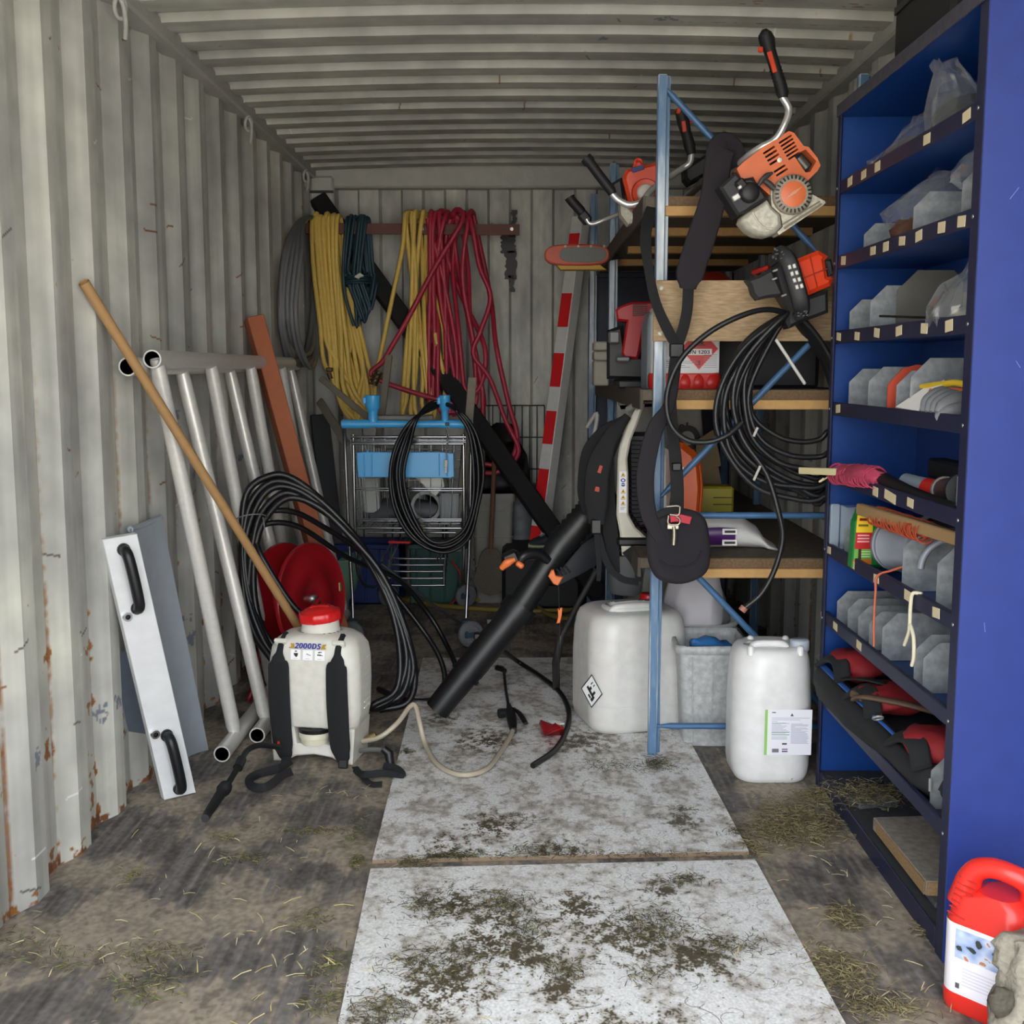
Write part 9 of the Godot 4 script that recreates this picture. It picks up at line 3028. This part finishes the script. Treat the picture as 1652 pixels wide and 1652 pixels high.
func build_foreground() -> void:
	# red-topped bottle and a weathered stump by the near end of the cabinet
	var red := mat("canister_red", C("dd2f26"), 0.32)
	var at := V(0.935, 0, -2.12)
	var t := thing("red_canister", "red plastic canister with a moulded handle and photo label at the cabinet foot", "canister", at, rot(0, -48, 0))
	var b := B.new()
	b.rings([rrect(0.155, 0.115, 0.03, 0.0, 6), rrect(0.165, 0.125, 0.035, 0.008, 6), rrect(0.168, 0.128, 0.035, 0.035, 6), rrect(0.166, 0.126, 0.035, 0.04, 6)])
	obj("red_base", b, red, t, true)
	b = B.new()
	b.rings([rrect(0.166, 0.126, 0.035, 0.04, 6), rrect(0.166, 0.126, 0.035, 0.178, 6)], true, false)
	obj("label_sleeve", b, mat("sleeve_white", C("eceaf0"), 0.35), t, true)
	b = B.new()
	b.rings([rrect(0.1665, 0.1265, 0.035, 0.176, 6), rrect(0.1665, 0.1265, 0.035, 0.183, 6)], true, false)
	obj("white_rim", b, mat("rim_white", C("f1efef"), 0.35), t, true)
	b = B.new()
	b.rings([rrect(0.163, 0.123, 0.035, 0.182, 6), rrect(0.15, 0.118, 0.034, 0.21, 6), rrect(0.135, 0.105, 0.03, 0.235, 6), rrect(0.075, 0.09, 0.03, 0.25, 6, V(0.012, 0, 0))])
	obj("red_shoulder", b, red, t, true)
	b = B.new()
	b.tube(curve([V(-0.055, 0.215, 0.02), V(-0.052, 0.25, 0.02), V(-0.038, 0.282, 0.018), V(-0.008, 0.297, 0.015), V(0.03, 0.296, 0.012), V(0.06, 0.28, 0.0), V(0.07, 0.24, -0.01)], 6), spread([0.034, 0.026, 0.022, 0.020, 0.020, 0.022, 0.03], 6), 20)
	obj("moulded_handle", b, red, t, true)
	for k in 7:
		b = B.new()
		var f := k / 6.0
		b.bar(V(-0.072 + 0.012 * f, 0.20 + 0.07 * f, 0.058 - 0.018 * f), V(-0.035 + 0.012 * f, 0.195 + 0.07 * f, 0.06 - 0.018 * f), 0.0035, 0.004, 0.001, V(0, 0.3, 1))
		obj("grip_groove", b, mat("groove_red", C("b3241d"), 0.4), t, true)
	var im := Image.create(96, 96, false, Image.FORMAT_RGB8)
	im.fill(Color(0.93, 0.92, 0.95))
	var f := noise(91, 0.025, 2)
	for y in 44:
		for x in 96:
			if y < 44 - int(14.0 * sin(x / 96.0 * PI)) + 12:
				var n := f.get_noise_2d(x, y * 1.6)
				var c := Color(0.55, 0.63, 0.80).lerp(Color(0.80, 0.84, 0.92), clampf(n + 0.5, 0, 1))
				if n < -0.5:
					c = Color(0.20, 0.24, 0.22)
				elif n > 0.55:
					c = Color(0.75, 0.50, 0.36)
				im.set_pixel(x, y, c)
	for k in 6:
		im.fill_rect(Rect2i(16, 56 + 5 * k, 66, 2), Color(0.84, 0.83, 0.88))
	im.fill_rect(Rect2i(4, 82, 8, 8), Color(0.35, 0.35, 0.38))
	im.fill_rect(Rect2i(70, 86, 16, 7), Color(0.55, 0.62, 0.6))
	b = B.new()
	b.flat_n([V(-0.05, 0.044, 0.0636), V(0.05, 0.044, 0.0636), V(0.05, 0.174, 0.0636), V(-0.05, 0.174, 0.0636)], V(0, 0, 1), [Vector2(0, 1), Vector2(1, 1), Vector2(1, 0), Vector2(0, 0)])
	obj("photo_label", b, image_mat("canister_label", im, 0.35), t, true)
	var bark := mat("weathered_bark", C("aaa393"), 0.9, 0.0, "grime", "lumpy", 8.0, 1.0)
	t = thing("wood_stump", "gnarled weathered grey wood stump in front of the red canister", "stump", V(0.885, 0, -1.95))
	b = B.new()
	var rs := []
	for k in 14:
		var h := k / 13.0
		var ring := []
		for j in 24:
			var a := TAU * j / 24.0
			var r := (0.062 - 0.012 * h) * (1.0 + 0.12 * sin(a * 3.0 + h * 3.0) + 0.07 * sin(a * 7.0 - h * 6.0))
			ring.append(V(0.905 + 0.03 * h + cos(a) * r, h * 0.235, -1.95 + sin(a) * r))
		rs.append(ring)
	b.rings(rs)
	b.jitter(0.016, 24.0, 3)
	b.jitter(0.007, 75.0, 4)
	for i in b.v.size():
		b.v[i].y = max(b.v[i].y, 0.001)
	obj("stem", b, bark, t)
	for q in [[V(0.86, 0.14, -1.91), 0.022], [V(0.915, 0.09, -1.895), 0.026]]:
		b = B.new()
		b.sphere(q[0], V(q[1], q[1] * 1.4, q[1] * 0.7), 14)
		b.jitter(0.008, 40.0, 5)
		obj("knot", b, mat("bark_dark", C("5e584c"), 0.9, 0.0, "grime", "lumpy", 10.0, 1.0), t)
